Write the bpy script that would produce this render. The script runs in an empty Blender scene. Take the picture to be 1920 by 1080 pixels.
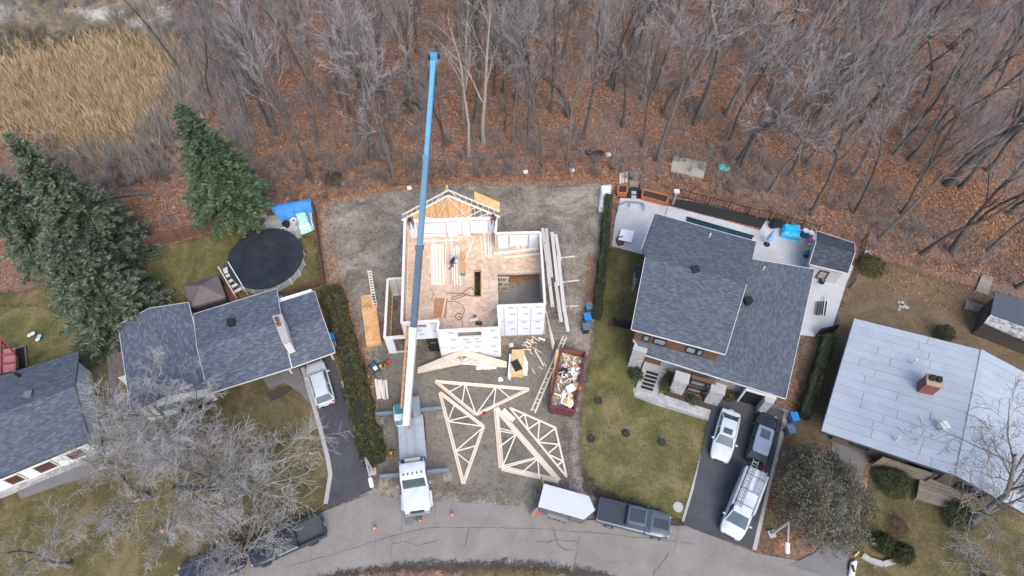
import bpy, bmesh, math, random
import numpy as np
from mathutils import Vector, Matrix, noise as mnoise
R = math.radians
scene = bpy.context.scene
COL = scene.collection
random.seed(7); rng = np.random.default_rng(7)

# ------------------------------------------------------------------ camera, sky, sun, exposure
FPX, TH, H = 1230.0, R(33.0), 55.0
CT, ST = math.cos(TH), math.sin(TH)
cam_data = bpy.data.cameras.new("camera"); cam = bpy.data.objects.new("camera", cam_data)
COL.objects.link(cam); scene.camera = cam
cam.location = (0, 0, H); cam.rotation_euler = (TH, 0, 0)
cam_data.sensor_width = 36.0; cam_data.lens = FPX / 1920 * 36.0
cam_data.clip_start = 0.5; cam_data.clip_end = 2000
world = bpy.data.worlds.new("World"); scene.world = world; world.use_nodes = True
wn = world.node_tree.nodes; wl = world.node_tree.links
SUN_EL, SUN_AZ = R(50), R(160)
sky = wn.new("ShaderNodeTexSky"); sky.sky_type = 'NISHITA'; sky.sun_disc = False
sky.sun_elevation = SUN_EL; sky.sun_rotation = SUN_AZ
sky.air_density = 1.0; sky.dust_density = 2.5; sky.ozone_density = 1.0
bg = wn["Background"]; bg.inputs[1].default_value = 0.15
wl.new(sky.outputs[0], bg.inputs[0])
sd = bpy.data.lights.new("sun", 'SUN'); sun = bpy.data.objects.new("sun", sd); COL.objects.link(sun)
sd.energy = 1.3; sd.angle = R(35); sd.color = (1.0, 0.975, 0.95)
sun.rotation_euler = Vector((math.sin(SUN_AZ) * math.cos(SUN_EL), math.cos(SUN_AZ) * math.cos(SUN_EL), math.sin(SUN_EL))).to_track_quat('Z', 'Y').to_euler()
vs = scene.view_settings
vs.view_transform = 'Standard'; vs.look = 'None'; vs.gamma = 1.0; vs.use_curve_mapping = False
vs.exposure = 0.92
try:
    scene.cycles.use_denoising = True; scene.cycles.use_adaptive_sampling = True; scene.cycles.adaptive_threshold = 0.03
    scene.cycles.max_bounces = 5; scene.cycles.transparent_max_bounces = 12
    scene.cycles.diffuse_bounces = 2; scene.cycles.glossy_bounces = 2
except Exception: pass

def P(x, y, z=0.0):
    """the point at height z that the photograph shows at pixel (x, y) of 1920x1080"""
    u = (x - 960) / FPX; v = (y - 540) / FPX
    t = (H - z) / (CT + v * ST)
    return Vector((u * t, t * (ST - CT * v), z))
def Q(p):
    """back: world point -> pixel"""
    d = Vector(p) - Vector((0, 0, H))
    zc = d.y * ST - d.z * CT
    return (960 + FPX * d.x / zc, 540 - FPX * (d.y * CT + d.z * ST) / zc)

# ------------------------------------------------------------------ objects
def link(o, parent=None):
    COL.objects.link(o)
    if parent is not None: o.parent = parent
    return o
def tag(o, label, cat, group=None, kind=None):
    if label: o["label"] = label
    if cat: o["category"] = cat
    if group: o["group"] = group
    if kind: o["kind"] = kind
    return o
def thing(name, label, cat, loc=(0, 0, 0), rz=0.0, group=None):
    o = link(bpy.data.objects.new(name, None)); o.location = loc; o.rotation_euler = (0, 0, rz)
    o.empty_display_size = 0.2
    return tag(o, label, cat, group)
def sub(name, parent, loc=(0, 0, 0)):
    """an Empty part that groups sub-parts"""
    o = link(bpy.data.objects.new(name, None), parent); o.location = loc
    return o
def wloc(o):
    v = Vector((0, 0, 0))
    while o is not None:
        v = v + Vector(o.location); o = o.parent
    return v
class MB:
    def __init__(s): s.v = []; s.f = []; s.uv = {}
    def add(s, vs_, fs):
        b = len(s.v); s.v += [Vector(q) for q in vs_]; s.f += [tuple(i + b for i in f) for f in fs]
        return s
    def quad(s, a, b, c, d): return s.add([a, b, c, d], [(0, 1, 2, 3)])
    def box(s, c, size, rz=0.0, M=None):
        x, y, z = [k / 2 for k in size]
        M = M or (Matrix.Translation(Vector(c)) @ Matrix.Rotation(rz, 4, 'Z'))
        vs_ = [M @ Vector(q) for q in ((-x, -y, -z), (x, -y, -z), (x, y, -z), (-x, y, -z), (-x, -y, z), (x, -y, z), (x, y, z), (-x, y, z))]
        return s.add(vs_, [(0, 3, 2, 1), (4, 5, 6, 7), (0, 1, 5, 4), (1, 2, 6, 5), (2, 3, 7, 6), (3, 0, 4, 7)])
    def beam(s, p, q, w, h, up=Vector((0, 0, 1))):
        p = Vector(p); q = Vector(q); d = (q - p); L = d.length
        if L < 1e-6: return s
        d /= L; r = d.cross(up)
        if r.length < 1e-4: r = d.cross(Vector((0, 1, 0)))
        r.normalize(); n = r.cross(d)
        vs_ = []
        for e in (p, q):
            for a, b in ((-1, -1), (1, -1), (1, 1), (-1, 1)): vs_.append(e + r * a * w / 2 + n * b * h / 2)
        return s.add(vs_, [(3, 2, 1, 0), (4, 5, 6, 7), (0, 1, 5, 4), (1, 2, 6, 5), (2, 3, 7, 6), (3, 0, 4, 7)])
    def prism(s, poly, z0, z1):
        n = len(poly); a = sum(poly[i][0] * poly[(i + 1) % n][1] - poly[(i + 1) % n][0] * poly[i][1] for i in range(n))
        if a < 0: poly = poly[::-1]
        vs_ = [Vector((q[0], q[1], z0)) for q in poly] + [Vector((q[0], q[1], z1)) for q in poly]
        return s.add(vs_, [tuple(range(n))[::-1], tuple(range(n, 2 * n))] + [(i, (i + 1) % n, n + (i + 1) % n, n + i) for i in range(n)])
    def slab(s, top, down):
        """polygon of 3-D points thickened by vector down"""
        n = len(top); down = Vector(down)
        vs_ = [Vector(q) for q in top] + [Vector(q) + down for q in top]
        return s.add(vs_, [tuple(range(n)), tuple(range(n, 2 * n))[::-1]] + [((i + 1) % n, i, n + i, n + (i + 1) % n) for i in range(n)])
    def tube(s, pts, rad, n=6, cap=True):
        pts = [Vector(p) for p in pts]; b = len(s.v)
        if not isinstance(rad, (list, tuple)): rad = [rad] * len(pts)
        up = Vector((0.13, 0.21, 1)).normalized()
        for i, p in enumerate(pts):
            d = (pts[min(i + 1, len(pts) - 1)] - pts[max(i - 1, 0)])
            d = d.normalized() if d.length > 1e-9 else Vector((0, 0, 1))
            r = d.cross(up)
            if r.length < 0.05: r = d.cross(Vector((1, 0, 0)))
            r.normalize(); q = r.cross(d)
            for k in range(n):
                a = 2 * math.pi * k / n
                s.v.append(p + (r * math.cos(a) + q * math.sin(a)) * rad[i])
        for i in range(len(pts) - 1):
            for k in range(n):
                s.f.append((b + i * n + k, b + i * n + (k + 1) % n, b + (i + 1) * n + (k + 1) % n, b + (i + 1) * n + k))
        if cap:
            s.f.append(tuple(b + k for k in range(n))[::-1]); s.f.append(tuple(b + (len(pts) - 1) * n + k for k in range(n)))
        return s
    def lathe(s, prof, c=(0, 0, 0), n=16, sx=1.0, sy=1.0):
        b = len(s.v); c = Vector(c)
        for r_, z in prof:
            for k in range(n):
                a = 2 * math.pi * k / n; s.v.append(c + Vector((r_ * sx * math.cos(a), r_ * sy * math.sin(a), z)))
        for i in range(len(prof) - 1):
            for k in range(n): s.f.append((b + i * n + k, b + i * n + (k + 1) % n, b + (i + 1) * n + (k + 1) % n, b + (i + 1) * n + k))
        s.f.append(tuple(b + k for k in range(n))[::-1]); s.f.append(tuple(b + (len(prof) - 1) * n + k for k in range(n)))
        return s
    def build(s, name, mat, parent=None, local=False, smooth=False, bevel=0.0, uvf=None):
        off = Vector((0, 0, 0)) if (parent is None or local) else wloc(parent)
        me = bpy.data.meshes.new(name)
        me.from_pydata([tuple(p - off) for p in s.v], [], s.f); me.update()
        if uvf:
            ul = me.uv_layers.new(name="UVMap")
            for lp in me.loops:
                ul.data[lp.index].uv = uvf(s.v[lp.vertex_index])
        if bevel or smooth:
            bm = bmesh.new(); bm.from_mesh(me)
            bmesh.ops.remove_doubles(bm, verts=bm.verts, dist=1e-4)
            if bevel: bmesh.ops.bevel(bm, geom=[e for e in bm.edges if len(e.link_faces) == 2 and e.calc_face_angle(0) > 0.5], offset=bevel, segments=2, affect='EDGES', clamp_overlap=True)
            bm.to_mesh(me); bm.free()
        if smooth:
            me.shade_smooth(); me.set_sharp_from_angle(angle=R(40))
        if mat is not None: me.materials.append(mat)
        return link(bpy.data.objects.new(name, me), parent)
_unit = {}
def bar(name, p, q, w, h, mat, parent=None, up=Vector((0, 0, 1))):
    """a board from p to q as one object sharing a unit box"""
    me = _unit.get(mat.name)
    if me is None:
        m = MB().box((0, 0, 0), (1, 1, 1)); me = bpy.data.meshes.new("board"); me.from_pydata([tuple(k) for k in m.v], [], m.f)
        me.materials.append(mat); _unit[mat.name] = me
    p = Vector(p); q = Vector(q); d = q - p; L = d.length; d.normalize()
    r = up.cross(d)
    if r.length < 1e-4: r = Vector((0, 1, 0)).cross(d)
    r.normalize(); n = d.cross(r)
    o = link(bpy.data.objects.new(name, me), parent)
    off = wloc(parent) if parent is not None else Vector((0, 0, 0))
    M = Matrix((d, r, n)).transposed().to_4x4()
    o.rotation_euler = M.to_euler(); o.location = (p + q) / 2 - off; o.scale = (L, w, h)
    return o
def mesh_np(name, verts, faces, mat, parent=None, smooth=False):
    verts = np.asarray(verts, dtype=np.float32); faces = np.asarray(faces, dtype=np.int32)
    me = bpy.data.meshes.new(name); k = faces.shape[1]
    me.vertices.add(len(verts)); me.vertices.foreach_set("co", verts.ravel())
    me.loops.add(faces.size); me.loops.foreach_set("vertex_index", faces.ravel())
    me.polygons.add(len(faces)); me.polygons.foreach_set("loop_start", np.arange(0, faces.size, k, dtype=np.int32))
    try: me.polygons.foreach_set("loop_total", np.full(len(faces), k, dtype=np.int32))
    except Exception: pass
    me.update(calc_edges=True)
    if smooth: me.shade_smooth()
    if mat is not None: me.materials.append(mat)
    return link(bpy.data.objects.new(name, me), parent)
def dup(root, loc, rz=0.0, scale=1.0, label=None):
    def cp(o, par):
        c = o.copy(); COL.objects.link(c); c.parent = par
        for ch in o.children: cp(ch, c)
        return c
    r = cp(root, None); r.location = loc; r.rotation_euler = (0, 0, rz); r.scale = (scale,) * 3 if not isinstance(scale, tuple) else scale
    if label: r["label"] = label
    return r

# ------------------------------------------------------------------ materials
def lin(c):
    return tuple((v / 12.92 if v <= 0.04045 else ((v + 0.055) / 1.055) ** 2.4) for v in c)
class NT:
    def __init__(s, name):
        s.m = bpy.data.materials.new(name); s.m.use_nodes = True
        s.t = s.m.node_tree; s.b = s.t.nodes["Principled BSDF"]
    def n(s, t, **kw):
        nd = s.t.nodes.new("ShaderNode" + t)
        for k, v in kw.items():
            if k in nd.inputs.keys(): nd.inputs[k].default_value = v
            else: setattr(nd, k, v)
        return nd
    def l(s, a, b): s.t.links.new(a, b)
    def pos(s, scale=(1, 1, 1), uv=False, rot=(0, 0, 0), obj=False):
        if uv: src = s.n("UVMap").outputs[0]
        elif obj: src = s.n("TexCoord").outputs["Object"]
        else: src = s.n("NewGeometry").outputs["Position"]
        mp = s.n("Mapping"); mp.inputs["Scale"].default_value = scale; mp.inputs["Rotation"].default_value = rot
        s.l(src, mp.inputs[0]); return mp.outputs[0]
    def noise(s, vec, scale, detail=4, rough=0.6, dist=0.0):
        nd = s.n("TexNoise", Scale=scale, Detail=detail, Roughness=rough, Distortion=dist); s.l(vec, nd.inputs["Vector"]); return nd.outputs["Fac"]
    def vor(s, vec, scale, feature='F1', out="Color"):
        nd = s.n("TexVoronoi", Scale=scale); nd.feature = feature; s.l(vec, nd.inputs["Vector"]); return nd.outputs[out]
    def ramp(s, fac, stops, interp='LINEAR'):
        nd = s.n("ValToRGB"); cr = nd.color_ramp; cr.interpolation = interp
        while len(cr.elements) < len(stops): cr.elements.new(0.5)
        for e, (p, c) in zip(cr.elements, stops): e.position = p; e.color = (*c, 1)
        s.l(fac, nd.inputs[0]); return nd.outputs[0]
    def mix(s, a, b, fac, mode='MIX'):
        nd = s.n("Mix"); nd.data_type = 'RGBA'; nd.blend_type = mode
        for sock, val in ((nd.inputs[6], a), (nd.inputs[7], b)):
            if isinstance(val, tuple): sock.default_value = (*val, 1)
            else: s.l(val, sock)
        if isinstance(fac, (int, float)): nd.inputs[0].default_value = fac
        else: s.l(fac, nd.inputs[0])
        return nd.outputs[2]
    def math(s, op, a, b=None, clamp=False):
        nd = s.n("Math"); nd.operation = op; nd.use_clamp = clamp
        for i, v in enumerate((a, b)):
            if v is None: continue
            if isinstance(v, (int, float)): nd.inputs[i].default_value = v
            else: s.l(v, nd.inputs[i])
        return nd.outputs[0]
    def bump(s, h, dist=0.02, strength=0.6):
        nd = s.n("Bump", Distance=dist, Strength=strength); s.l(h, nd.inputs["Height"]); s.l(nd.outputs[0], s.b.inputs["Normal"])
    def color(s, c):
        if isinstance(c, tuple): s.b.inputs["Base Color"].default_value = (*c, 1)
        else: s.l(c, s.b.inputs["Base Color"])
    def done(s, rough=0.8, metal=0.0, spec=None):
        s.b.inputs["Roughness"].default_value = rough; s.b.inputs["Metallic"].default_value = metal
        if spec is not None: s.b.inputs["Specular IOR Level"].default_value = spec
        return s.m
_mats = {}
def M(name, c, rough=0.75, var=0.18, scale=3.0, metal=0.0, bump=0.0, rnd=0.0, spec=None, obj=False):
    """a plain procedural material: base colour with mottling (and a random shift for each object)"""
    if name in _mats: return _mats[name]
    t = NT(name)
    v = t.pos(obj=obj); f = t.noise(v, scale, 6, 0.65)
    dark = tuple(k * (1 - var) for k in c); lite = tuple(min(1, k * (1 + var)) for k in c)
    col = t.ramp(f, [(0.3, dark), (0.7, lite)])
    if rnd:
        oi = t.n("ObjectInfo"); hs = t.n("HueSaturation")
        t.l(t.math('ADD', t.math('MULTIPLY', oi.outputs["Random"], rnd), 1 - rnd / 2), hs.inputs["Value"]); t.l(col, hs.inputs["Color"]); col = hs.outputs[0]
    t.color(col)
    if bump: t.bump(t.noise(v, scale * 6, 4), bump)
    _mats[name] = t.done(rough, metal, spec); return _mats[name]
# ------------------------------------------------------------------ ground, lawns, lot, road
def edge_alpha(t, soft):
    at = t.n("Attribute"); at.attribute_name = "edge"
    v = t.pos()
    n1 = t.noise(v, 0.9, 5, 0.7); n2 = t.noise(v, 5.0, 3, 0.7)
    a = t.math('ADD', t.math('DIVIDE', at.outputs["Fac"], soft), t.math('ADD', t.math('MULTIPLY', t.math('SUBTRACT', n1, 0.5), 3.0), t.math('MULTIPLY', t.math('SUBTRACT', n2, 0.5), 2.2)))
    t.l(t.math('ADD', a, 0.5, clamp=True), t.b.inputs["Alpha"])
def litter(name, base, soft=0.0, sat=1.0):
    t = NT(name); v = t.pos()
    cell = t.vor(v, 5.5); sep = t.n("SeparateColor"); t.l(cell, sep.inputs[0])
    leaf = t.ramp(sep.outputs[0], [(0.0, (0.06, 0.042, 0.035)), (0.3, (0.15, 0.082, 0.055)), (0.55, (0.25, 0.12, 0.07)), (0.8, (0.37, 0.18, 0.098)), (1.0, (0.5, 0.31, 0.2))])
    cell2 = t.vor(v, 11.0); sep2 = t.n("SeparateColor"); t.l(cell2, sep2.inputs[0])
    leaf = t.mix(leaf, t.ramp(sep2.outputs[1], [(0.0, (0.05, 0.032, 0.024)), (0.6, (0.2, 0.09, 0.048)), (1.0, (0.42, 0.2, 0.1))]), 0.4)
    duff = t.ramp(t.noise(v, 3.0, 6, 0.7), [(0.3, (0.08, 0.066, 0.062)), (0.7, (0.21, 0.18, 0.17))])
    big = t.math('ADD', t.noise(v, 0.11, 4, 0.6), t.math('MULTIPLY', t.math('SUBTRACT', t.noise(v, 1.2, 4, 0.7), 0.5), 0.8))
    f = t.ramp(big, [(0.36, (1, 1, 1)), (0.62, (0.0, 0.0, 0.0))])
    t.color(t.mix(leaf, duff, t.math('MULTIPLY', f, 0.85)))
    t.bump(sep.outputs[2], 0.06, 0.7)
    if soft: edge_alpha(t, soft)
    return t.done(0.9, spec=0.2)
def grass(name, stops, soft=0.5, patch=0.35, leafy=0.1):
    t = NT(name); v = t.pos()
    fine = t.noise(v, 9.0, 6, 0.75); mid = t.noise(v, patch, 5, 0.65, 0.6); spk = t.noise(v, 2.2, 5, 0.7)
    f = t.math('ADD', t.math('MULTIPLY', mid, 0.62), t.math('ADD', t.math('MULTIPLY', spk, 0.28), t.math('MULTIPLY', fine, 0.22)))
    c = t.ramp(f, stops)
    c = t.mix(c, t.ramp(fine, [(0.25, (0.35, 0.35, 0.35)), (0.75, (1.6, 1.6, 1.6))]), 0.75, 'MULTIPLY')
    cell = t.vor(v, 3.2); sep = t.n("SeparateColor"); t.l(cell, sep.inputs[0])
    dots = t.math('LESS_THAN', t.vor(v, 3.2, out="Distance"), 0.2); dots = t.math('MULTIPLY', dots, t.math('LESS_THAN', sep.outputs[0], leafy))
    c = t.mix(c, (0.36, 0.2, 0.11), t.math('MULTIPLY', dots, 0.8))
    t.color(c); t.bump(fine, 0.08, 0.9)
    if soft: edge_alpha(t, soft)
    return t.done(0.95, spec=0.15)
def dirt(name, stops, soft=0.5, ruts=True):
    t = NT(name); v = t.pos()
    a = t.noise(v, 0.3, 6, 0.7, 1.2); b = t.noise(v, 3.2, 6, 0.75, 0.5); c_ = t.noise(v, 14, 4, 0.7)
    f = t.math('ADD', t.math('MULTIPLY', a, 0.55), t.math('ADD', t.math('MULTIPLY', b, 0.33), t.math('MULTIPLY', c_, 0.2)))
    col = t.ramp(f, stops)
    cell = t.vor(v, 6.0); sep = t.n("SeparateColor"); t.l(cell, sep.inputs[0])
    peb = t.math('MULTIPLY', t.math('LESS_THAN', t.vor(v, 6.0, out="Distance"), 0.22), t.math('LESS_THAN', sep.outputs[1], 0.16))
    col = t.mix(col, (0.36, 0.32, 0.28), t.math('MULTIPLY', peb, 0.7))
    clod = t.math('MULTIPLY', t.math('GREATER_THAN', t.noise(v, 2.4, 5, 0.8, 1.0), 0.585), 0.6)
    col = t.mix(col, (0.07, 0.06, 0.05), clod)
    t.color(col); t.bump(b, 0.12, 0.9)
    if soft: edge_alpha(t, soft)
    return t.done(0.95, spec=0.15)
def inpoly_sd(px, py, poly):
    n = len(poly); inside = np.zeros(px.shape, bool); d2 = np.full(px.shape, 1e18)
    for i in range(n):
        x0, y0 = poly[i]; x1, y1 = poly[(i + 1) % n]
        cond = ((y0 > py) != (y1 > py)) & (px < (x1 - x0) * (py - y0) / ((y1 - y0) if abs(y1 - y0) > 1e-12 else 1e-12) + x0)
        inside ^= cond
        ex, ey = x1 - x0, y1 - y0; L = ex * ex + ey * ey + 1e-12
        tt = np.clip(((px - x0) * ex + (py - y0) * ey) / L, 0, 1)
        d2 = np.minimum(d2, (px - x0 - tt * ex) ** 2 + (py - y0 - tt * ey) ** 2)
    return np.where(inside, 1, -1) * np.sqrt(d2)
def wpoly(px): return [tuple(P(*q)[:2]) for q in px]
_layer = [0]
def sheet(name, px, mat, soft=0.6, step=0.5, kind="structure", label=None):
    poly = wpoly(px); _layer[0] += 1; z = 0.004 * _layer[0]
    xs = [q[0] for q in poly]; ys = [q[1] for q in poly]; m = 2.0 * soft + step
    gx = np.arange(min(xs) - m, max(xs) + m, step); gy = np.arange(min(ys) - m, max(ys) + m, step)
    X, Y = np.meshgrid(gx, gy); sdv = inpoly_sd(X, Y, poly)
    nx, ny = len(gx), len(gy); idx = np.arange(nx * ny).reshape(ny, nx)
    ok = sdv > -1.6 * soft
    fm = ok[:-1, :-1] | ok[1:, :-1] | ok[:-1, 1:] | ok[1:, 1:]
    fs = np.stack([idx[:-1, :-1], idx[:-1, 1:], idx[1:, 1:], idx[1:, :-1]], -1)[fm]
    used = np.unique(fs); remap = np.zeros(nx * ny, int); remap[used] = np.arange(len(used))
    V = np.stack([X.ravel(), Y.ravel(), np.full(X.size, z)], -1)[used]
    o = mesh_np(name, V, remap[fs], mat)
    at = o.data.attributes.new("edge", 'FLOAT', 'POINT'); at.data.foreach_set("value", sdv.ravel()[used].astype(np.float32))
    tag(o, label, None, None, kind); return o
def hard(name, px, mat, z1=0.0, z0=-0.2, kind="structure", label=None):
    """a paved area with a clean edge"""
    _layer[0] += 1
    o = MB().prism(wpoly(px), z0, z1 + 0.004 * _layer[0]).build(name, mat)
    return tag(o, label, None, None, kind)

g = MB().quad((-400, -150, 0), (400, -150, 0), (400, 500, 0), (-400, 500, 0)).build("ground", litter("leaf_litter", 0))
tag(g, "forest floor covered in fallen orange brown leaves", None, None, "structure")
YARD = [(0.3, (0.034, 0.037, 0.016)), (0.43, (0.068, 0.065, 0.028)), (0.55, (0.122, 0.102, 0.048)), (0.67, (0.2, 0.155, 0.085))]
LUSH = [(0.3, (0.03, 0.04, 0.013)), (0.43, (0.066, 0.074, 0.025)), (0.56, (0.13, 0.118, 0.046)), (0.68, (0.22, 0.175, 0.085))]
BARE = [(0.25, (0.06, 0.045, 0.03)), (0.45, (0.115, 0.086, 0.052)), (0.6, (0.17, 0.125, 0.078)), (0.78, (0.24, 0.18, 0.115))]
g_yard = grass("dry_lawn", YARD); g_lush = grass("green_lawn", LUSH, leafy=0.03); g_bare = grass("worn_lawn", BARE, leafy=0.25, soft=0.9)
sheet("lawn", [(-250, 560), (60, 545), (200, 470), (330, 470), (440, 428), (500, 395), (590, 385), (612, 540), (700, 900), (610, 960), (300, 1120), (-250, 1150)], g_yard)
sheet("lawn", [(-200, 575), (70, 572), (150, 600), (215, 640), (180, 690), (-200, 700)], g_lush, 0.5)
sheet("lawn", [(255, 475), (440, 428), (590, 445), (606, 530), (520, 560), (440, 590), (300, 590)], g_lush, 0.5)
sheet("lawn", [(1112, 470), (1205, 470), (1195, 620), (1330, 780), (1282, 985), (1180, 965), (1092, 905), (1085, 790), (1110, 620)], g_lush, 0.5)
sheet("worn_yard", [(1590, 490), (1650, 487), (1720, 510), (1780, 530), (1850, 545), (2150, 640), (2150, 800), (1530, 830), (1440, 1040), (1420, 1020), (1500, 750), (1500, 640), (1560, 620)], g_bare, 0.9)
sheet("lawn", [(1628, 870), (1720, 890), (2150, 960), (2150, 1200), (1560, 1200), (1600, 1050)], g_yard, 0.5)
d_lot = dirt("lot_dirt", [(0.37, (0.062, 0.051, 0.041)), (0.47, (0.158, 0.132, 0.105)), (0.56, (0.26, 0.224, 0.186)), (0.67, (0.4, 0.358, 0.31))])
sheet("dirt_lot", [(596, 385), (640, 365), (720, 352), (830, 340), (960, 340), (1120, 333), (1138, 370), (1128, 480), (1118, 600), (1095, 700), (1085, 800), (1090, 890), (1120, 935), (1180, 985), (1000, 1000), (690, 985), (640, 960), (712, 900), (690, 690), (655, 600), (610, 520)], d_lot, 0.9)
d_mud = dirt("packed_mud", [(0.34, (0.085, 0.072, 0.058)), (0.48, (0.16, 0.138, 0.112)), (0.6, (0.215, 0.19, 0.158)), (0.74, (0.3, 0.27, 0.232))], 1.2)
sheet("packed_yard", [(730, 650), (940, 660), (1040, 640), (1075, 700), (1060, 800), (1070, 900), (960, 935), (830, 920), (725, 900), (715, 780), (700, 700)], d_mud, 1.2)
d_dark = dirt("dark_soil", [(0.3, (0.03, 0.026, 0.023)), (0.5, (0.06, 0.05, 0.042)), (0.7, (0.1, 0.082, 0.068))], 0.5)
m_field = grass("meadow", [(0.28, (0.055, 0.05, 0.022)), (0.42, (0.115, 0.09, 0.05)), (0.55, (0.2, 0.15, 0.088)), (0.66, (0.36, 0.29, 0.21)), (0.76, (0.55, 0.49, 0.41))], 1.6, 0.16, 0.0)
sheet("meadow", [(-300, -60), (300, -60), (330, 30), (300, 90), (345, 130), (250, 290), (140, 300), (60, 250), (-300, 280)], m_field, 1.6, 0.8)

for px_ in ([(140, 18), (185, 12), (232, 22), (205, 38), (165, 40)], [(-10, 10), (35, 8), (30, 30), (0, 40)], [(240, 40), (280, 38), (275, 50), (245, 52)], [(300, 8), (318, 5), (316, 40), (304, 45)]):
    sheet("sand_patch", px_, dirt("pale_sand", [(0.3, (0.25, 0.22, 0.18)), (0.5, (0.42, 0.38, 0.32)), (0.7, (0.58, 0.54, 0.47))], 1.5), 1.5, 0.6)
def concrete(name, lo, hi, crack=True, rough=0.85):
    t = NT(name); v = t.pos()
    a = t.noise(v, 0.35, 6, 0.7, 0.6); b = t.noise(v, 6.0, 6, 0.75)
    c = t.ramp(t.math('ADD', t.math('MULTIPLY', a, 0.7), t.math('MULTIPLY', b, 0.3)), [(0.32, lo), (0.68, hi)])
    c = t.mix(c, tuple(k * 0.55 for k in lo), t.math('MULTIPLY', t.math('GREATER_THAN', t.noise(v, 1.1, 7, 0.75), 0.66), 0.45))
    t.color(c); t.bump(b, 0.01, 0.5); return t.done(rough, spec=0.3)
m_road = concrete("road_concrete", (0.17, 0.155, 0.14), (0.27, 0.25, 0.23))
m_asph = concrete("asphalt", (0.042, 0.043, 0.05), (0.085, 0.086, 0.096))
m_asph_old = concrete("worn_asphalt", (0.12, 0.118, 0.122), (0.2, 0.195, 0.195))
m_patio = concrete("patio_concrete", (0.36, 0.365, 0.375), (0.54, 0.545, 0.555))
m_kerb = concrete("kerb_stone", (0.3, 0.29, 0.275), (0.44, 0.43, 0.41))
m_slab = concrete("slab_concrete", (0.24, 0.225, 0.2), (0.36, 0.34, 0.31))
road = hard("road", [(250, 1120), (330, 1078), (460, 1035), (540, 993), (612, 957), (700, 925), (760, 938), (1010, 950), (1100, 958), (1190, 985), (1282, 985), (1420, 1038), (1500, 1052), (1600, 1095), (1640, 1180), (1200, 1180), (1130, 1085), (1000, 1062), (850, 1059), (760, 1062), (560, 1095), (420, 1180), (250, 1180)], m_road, label="curving pale concrete street along the bottom")
m_crack = M("crack_filler", (0.1, 0.094, 0.088), 0.9)
def crack(px, w=0.05, jit=0.06):
    pts = [P(*q) for q in px]; out = []
    for a, b in zip(pts[:-1], pts[1:]):
        n = max(2, int((b - a).length / 0.35))
        out += [a.lerp(b, k / n) + Vector((random.uniform(-jit, jit), random.uniform(-jit, jit), 0)) for k in range(n)]
    out.append(pts[-1]); m = MB(); z = 0.004 * (_layer[0] + 1) + 0.002
    for a, b in zip(out[:-1], out[1:]):
        d = (b - a).normalized(); s_ = Vector((-d.y, d.x, 0)) * w * random.uniform(0.15, 0.45)
        m.quad((a - s_).to_2d().to_3d() + Vector((0, 0, z)), (b - s_).to_2d().to_3d() + Vector((0, 0, z)), (b + s_).to_2d().to_3d() + Vector((0, 0, z)), (a + s_).to_2d().to_3d() + Vector((0, 0, z)))
    return m.build("crack", m_crack, road)
for px, w, j in [([(530, 1065), (640, 1035), (735, 1005), (800, 990), (880, 989), (1000, 991), (1130, 1000), (1300, 1020)], 0.07, 0.03), ([(755, 930), (752, 1005), (750, 1018)], 0.05, 0.01), ([(705, 1010), (700, 1060)], 0.05, 0.01), ([(735, 1003), (733, 1058)], 0.05, 0.01),
        ([(816, 935), (816, 988)], 0.04, 0.01), ([(738, 1020), (765, 1015), (785, 1022), (822, 1012)], 0.1, 0.1), ([(881, 991), (876, 1010), (868, 1028)], 0.1, 0.08), ([(960, 1013), (968, 992)], 0.08, 0.05), ([(1005, 1013), (1035, 1016), (1045, 1010), (1083, 1018)], 0.1, 0.1), ([(1040, 995), (1047, 1018), (1062, 1030), (1078, 1031)], 0.1, 0.1),
        ([(1087, 1005), (1075, 1070)], 0.06, 0.01), ([(1255, 1035), (1240, 1055), (1225, 1080)], 0.12, 0.1), ([(1272, 995), (1262, 1040)], 0.05, 0.01)]:
    crack(px, w, j)
sheet("gutter_soil", [(480, 1110), (600, 1080), (760, 1056), (880, 1052), (1000, 1055), (1080, 1064), (1140, 1078), (1200, 1110), (1130, 1110), (1000, 1072), (880, 1068), (700, 1074), (560, 1110)], d_dark, 0.35, 0.25)
sheet("verge", [(870, 1072), (960, 1068), (1060, 1076), (1150, 1120), (870, 1120)], g_yard, 0.3, 0.3)
sheet("gutter_soil", [(1095, 880), (1110, 905), (1160, 935), (1215, 950), (1270, 975), (1285, 990), (1225, 972), (1150, 950), (1095, 915)], d_dark, 0.4, 0.25)
# driveways and their borders
hard("driveway", [(572, 684), (622, 664), (640, 720), (668, 815), (698, 918), (655, 938), (609, 953), (622, 905), (618, 870), (600, 780)], m_asph, label="black asphalt driveway beside the long hedge")
def strip(name, px, w, h, mat, **kw):
    pts = [P(*q) for q in px]; m = MB()
    for a, b in zip(pts[:-1], pts[1:]): m.beam(a + Vector((0, 0, h / 2 - 0.05)), b + Vector((0, 0, h / 2 - 0.05)), w, h + 0.1)
    o = m.build(name, mat); return tag(o, kw.get("label"), None, None, "structure")
strip("kerb", [(568, 690), (584, 745), (600, 800), (615, 860), (620, 890), (611, 945)], 0.35, 0.12, m_kerb, label="pale kerb along the left driveway")
strip("kerb", [(641, 715), (668, 812), (690, 880)], 0.15, 0.08, m_kerb, label="thin kerb between driveway and hedge")
hard("path", [(490, 708), (560, 690), (580, 740), (585, 760), (560, 735), (535, 718), (505, 728)], m_asph_old, label="grey path curving to the carport")
hard("driveway", [(1340, 740), (1383, 752), (1436, 762), (1470, 772), (1458, 830), (1410, 1030), (1281, 985), (1300, 920), (1325, 800)], m_asph, label="dark asphalt driveway with three parked vehicles")
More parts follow.
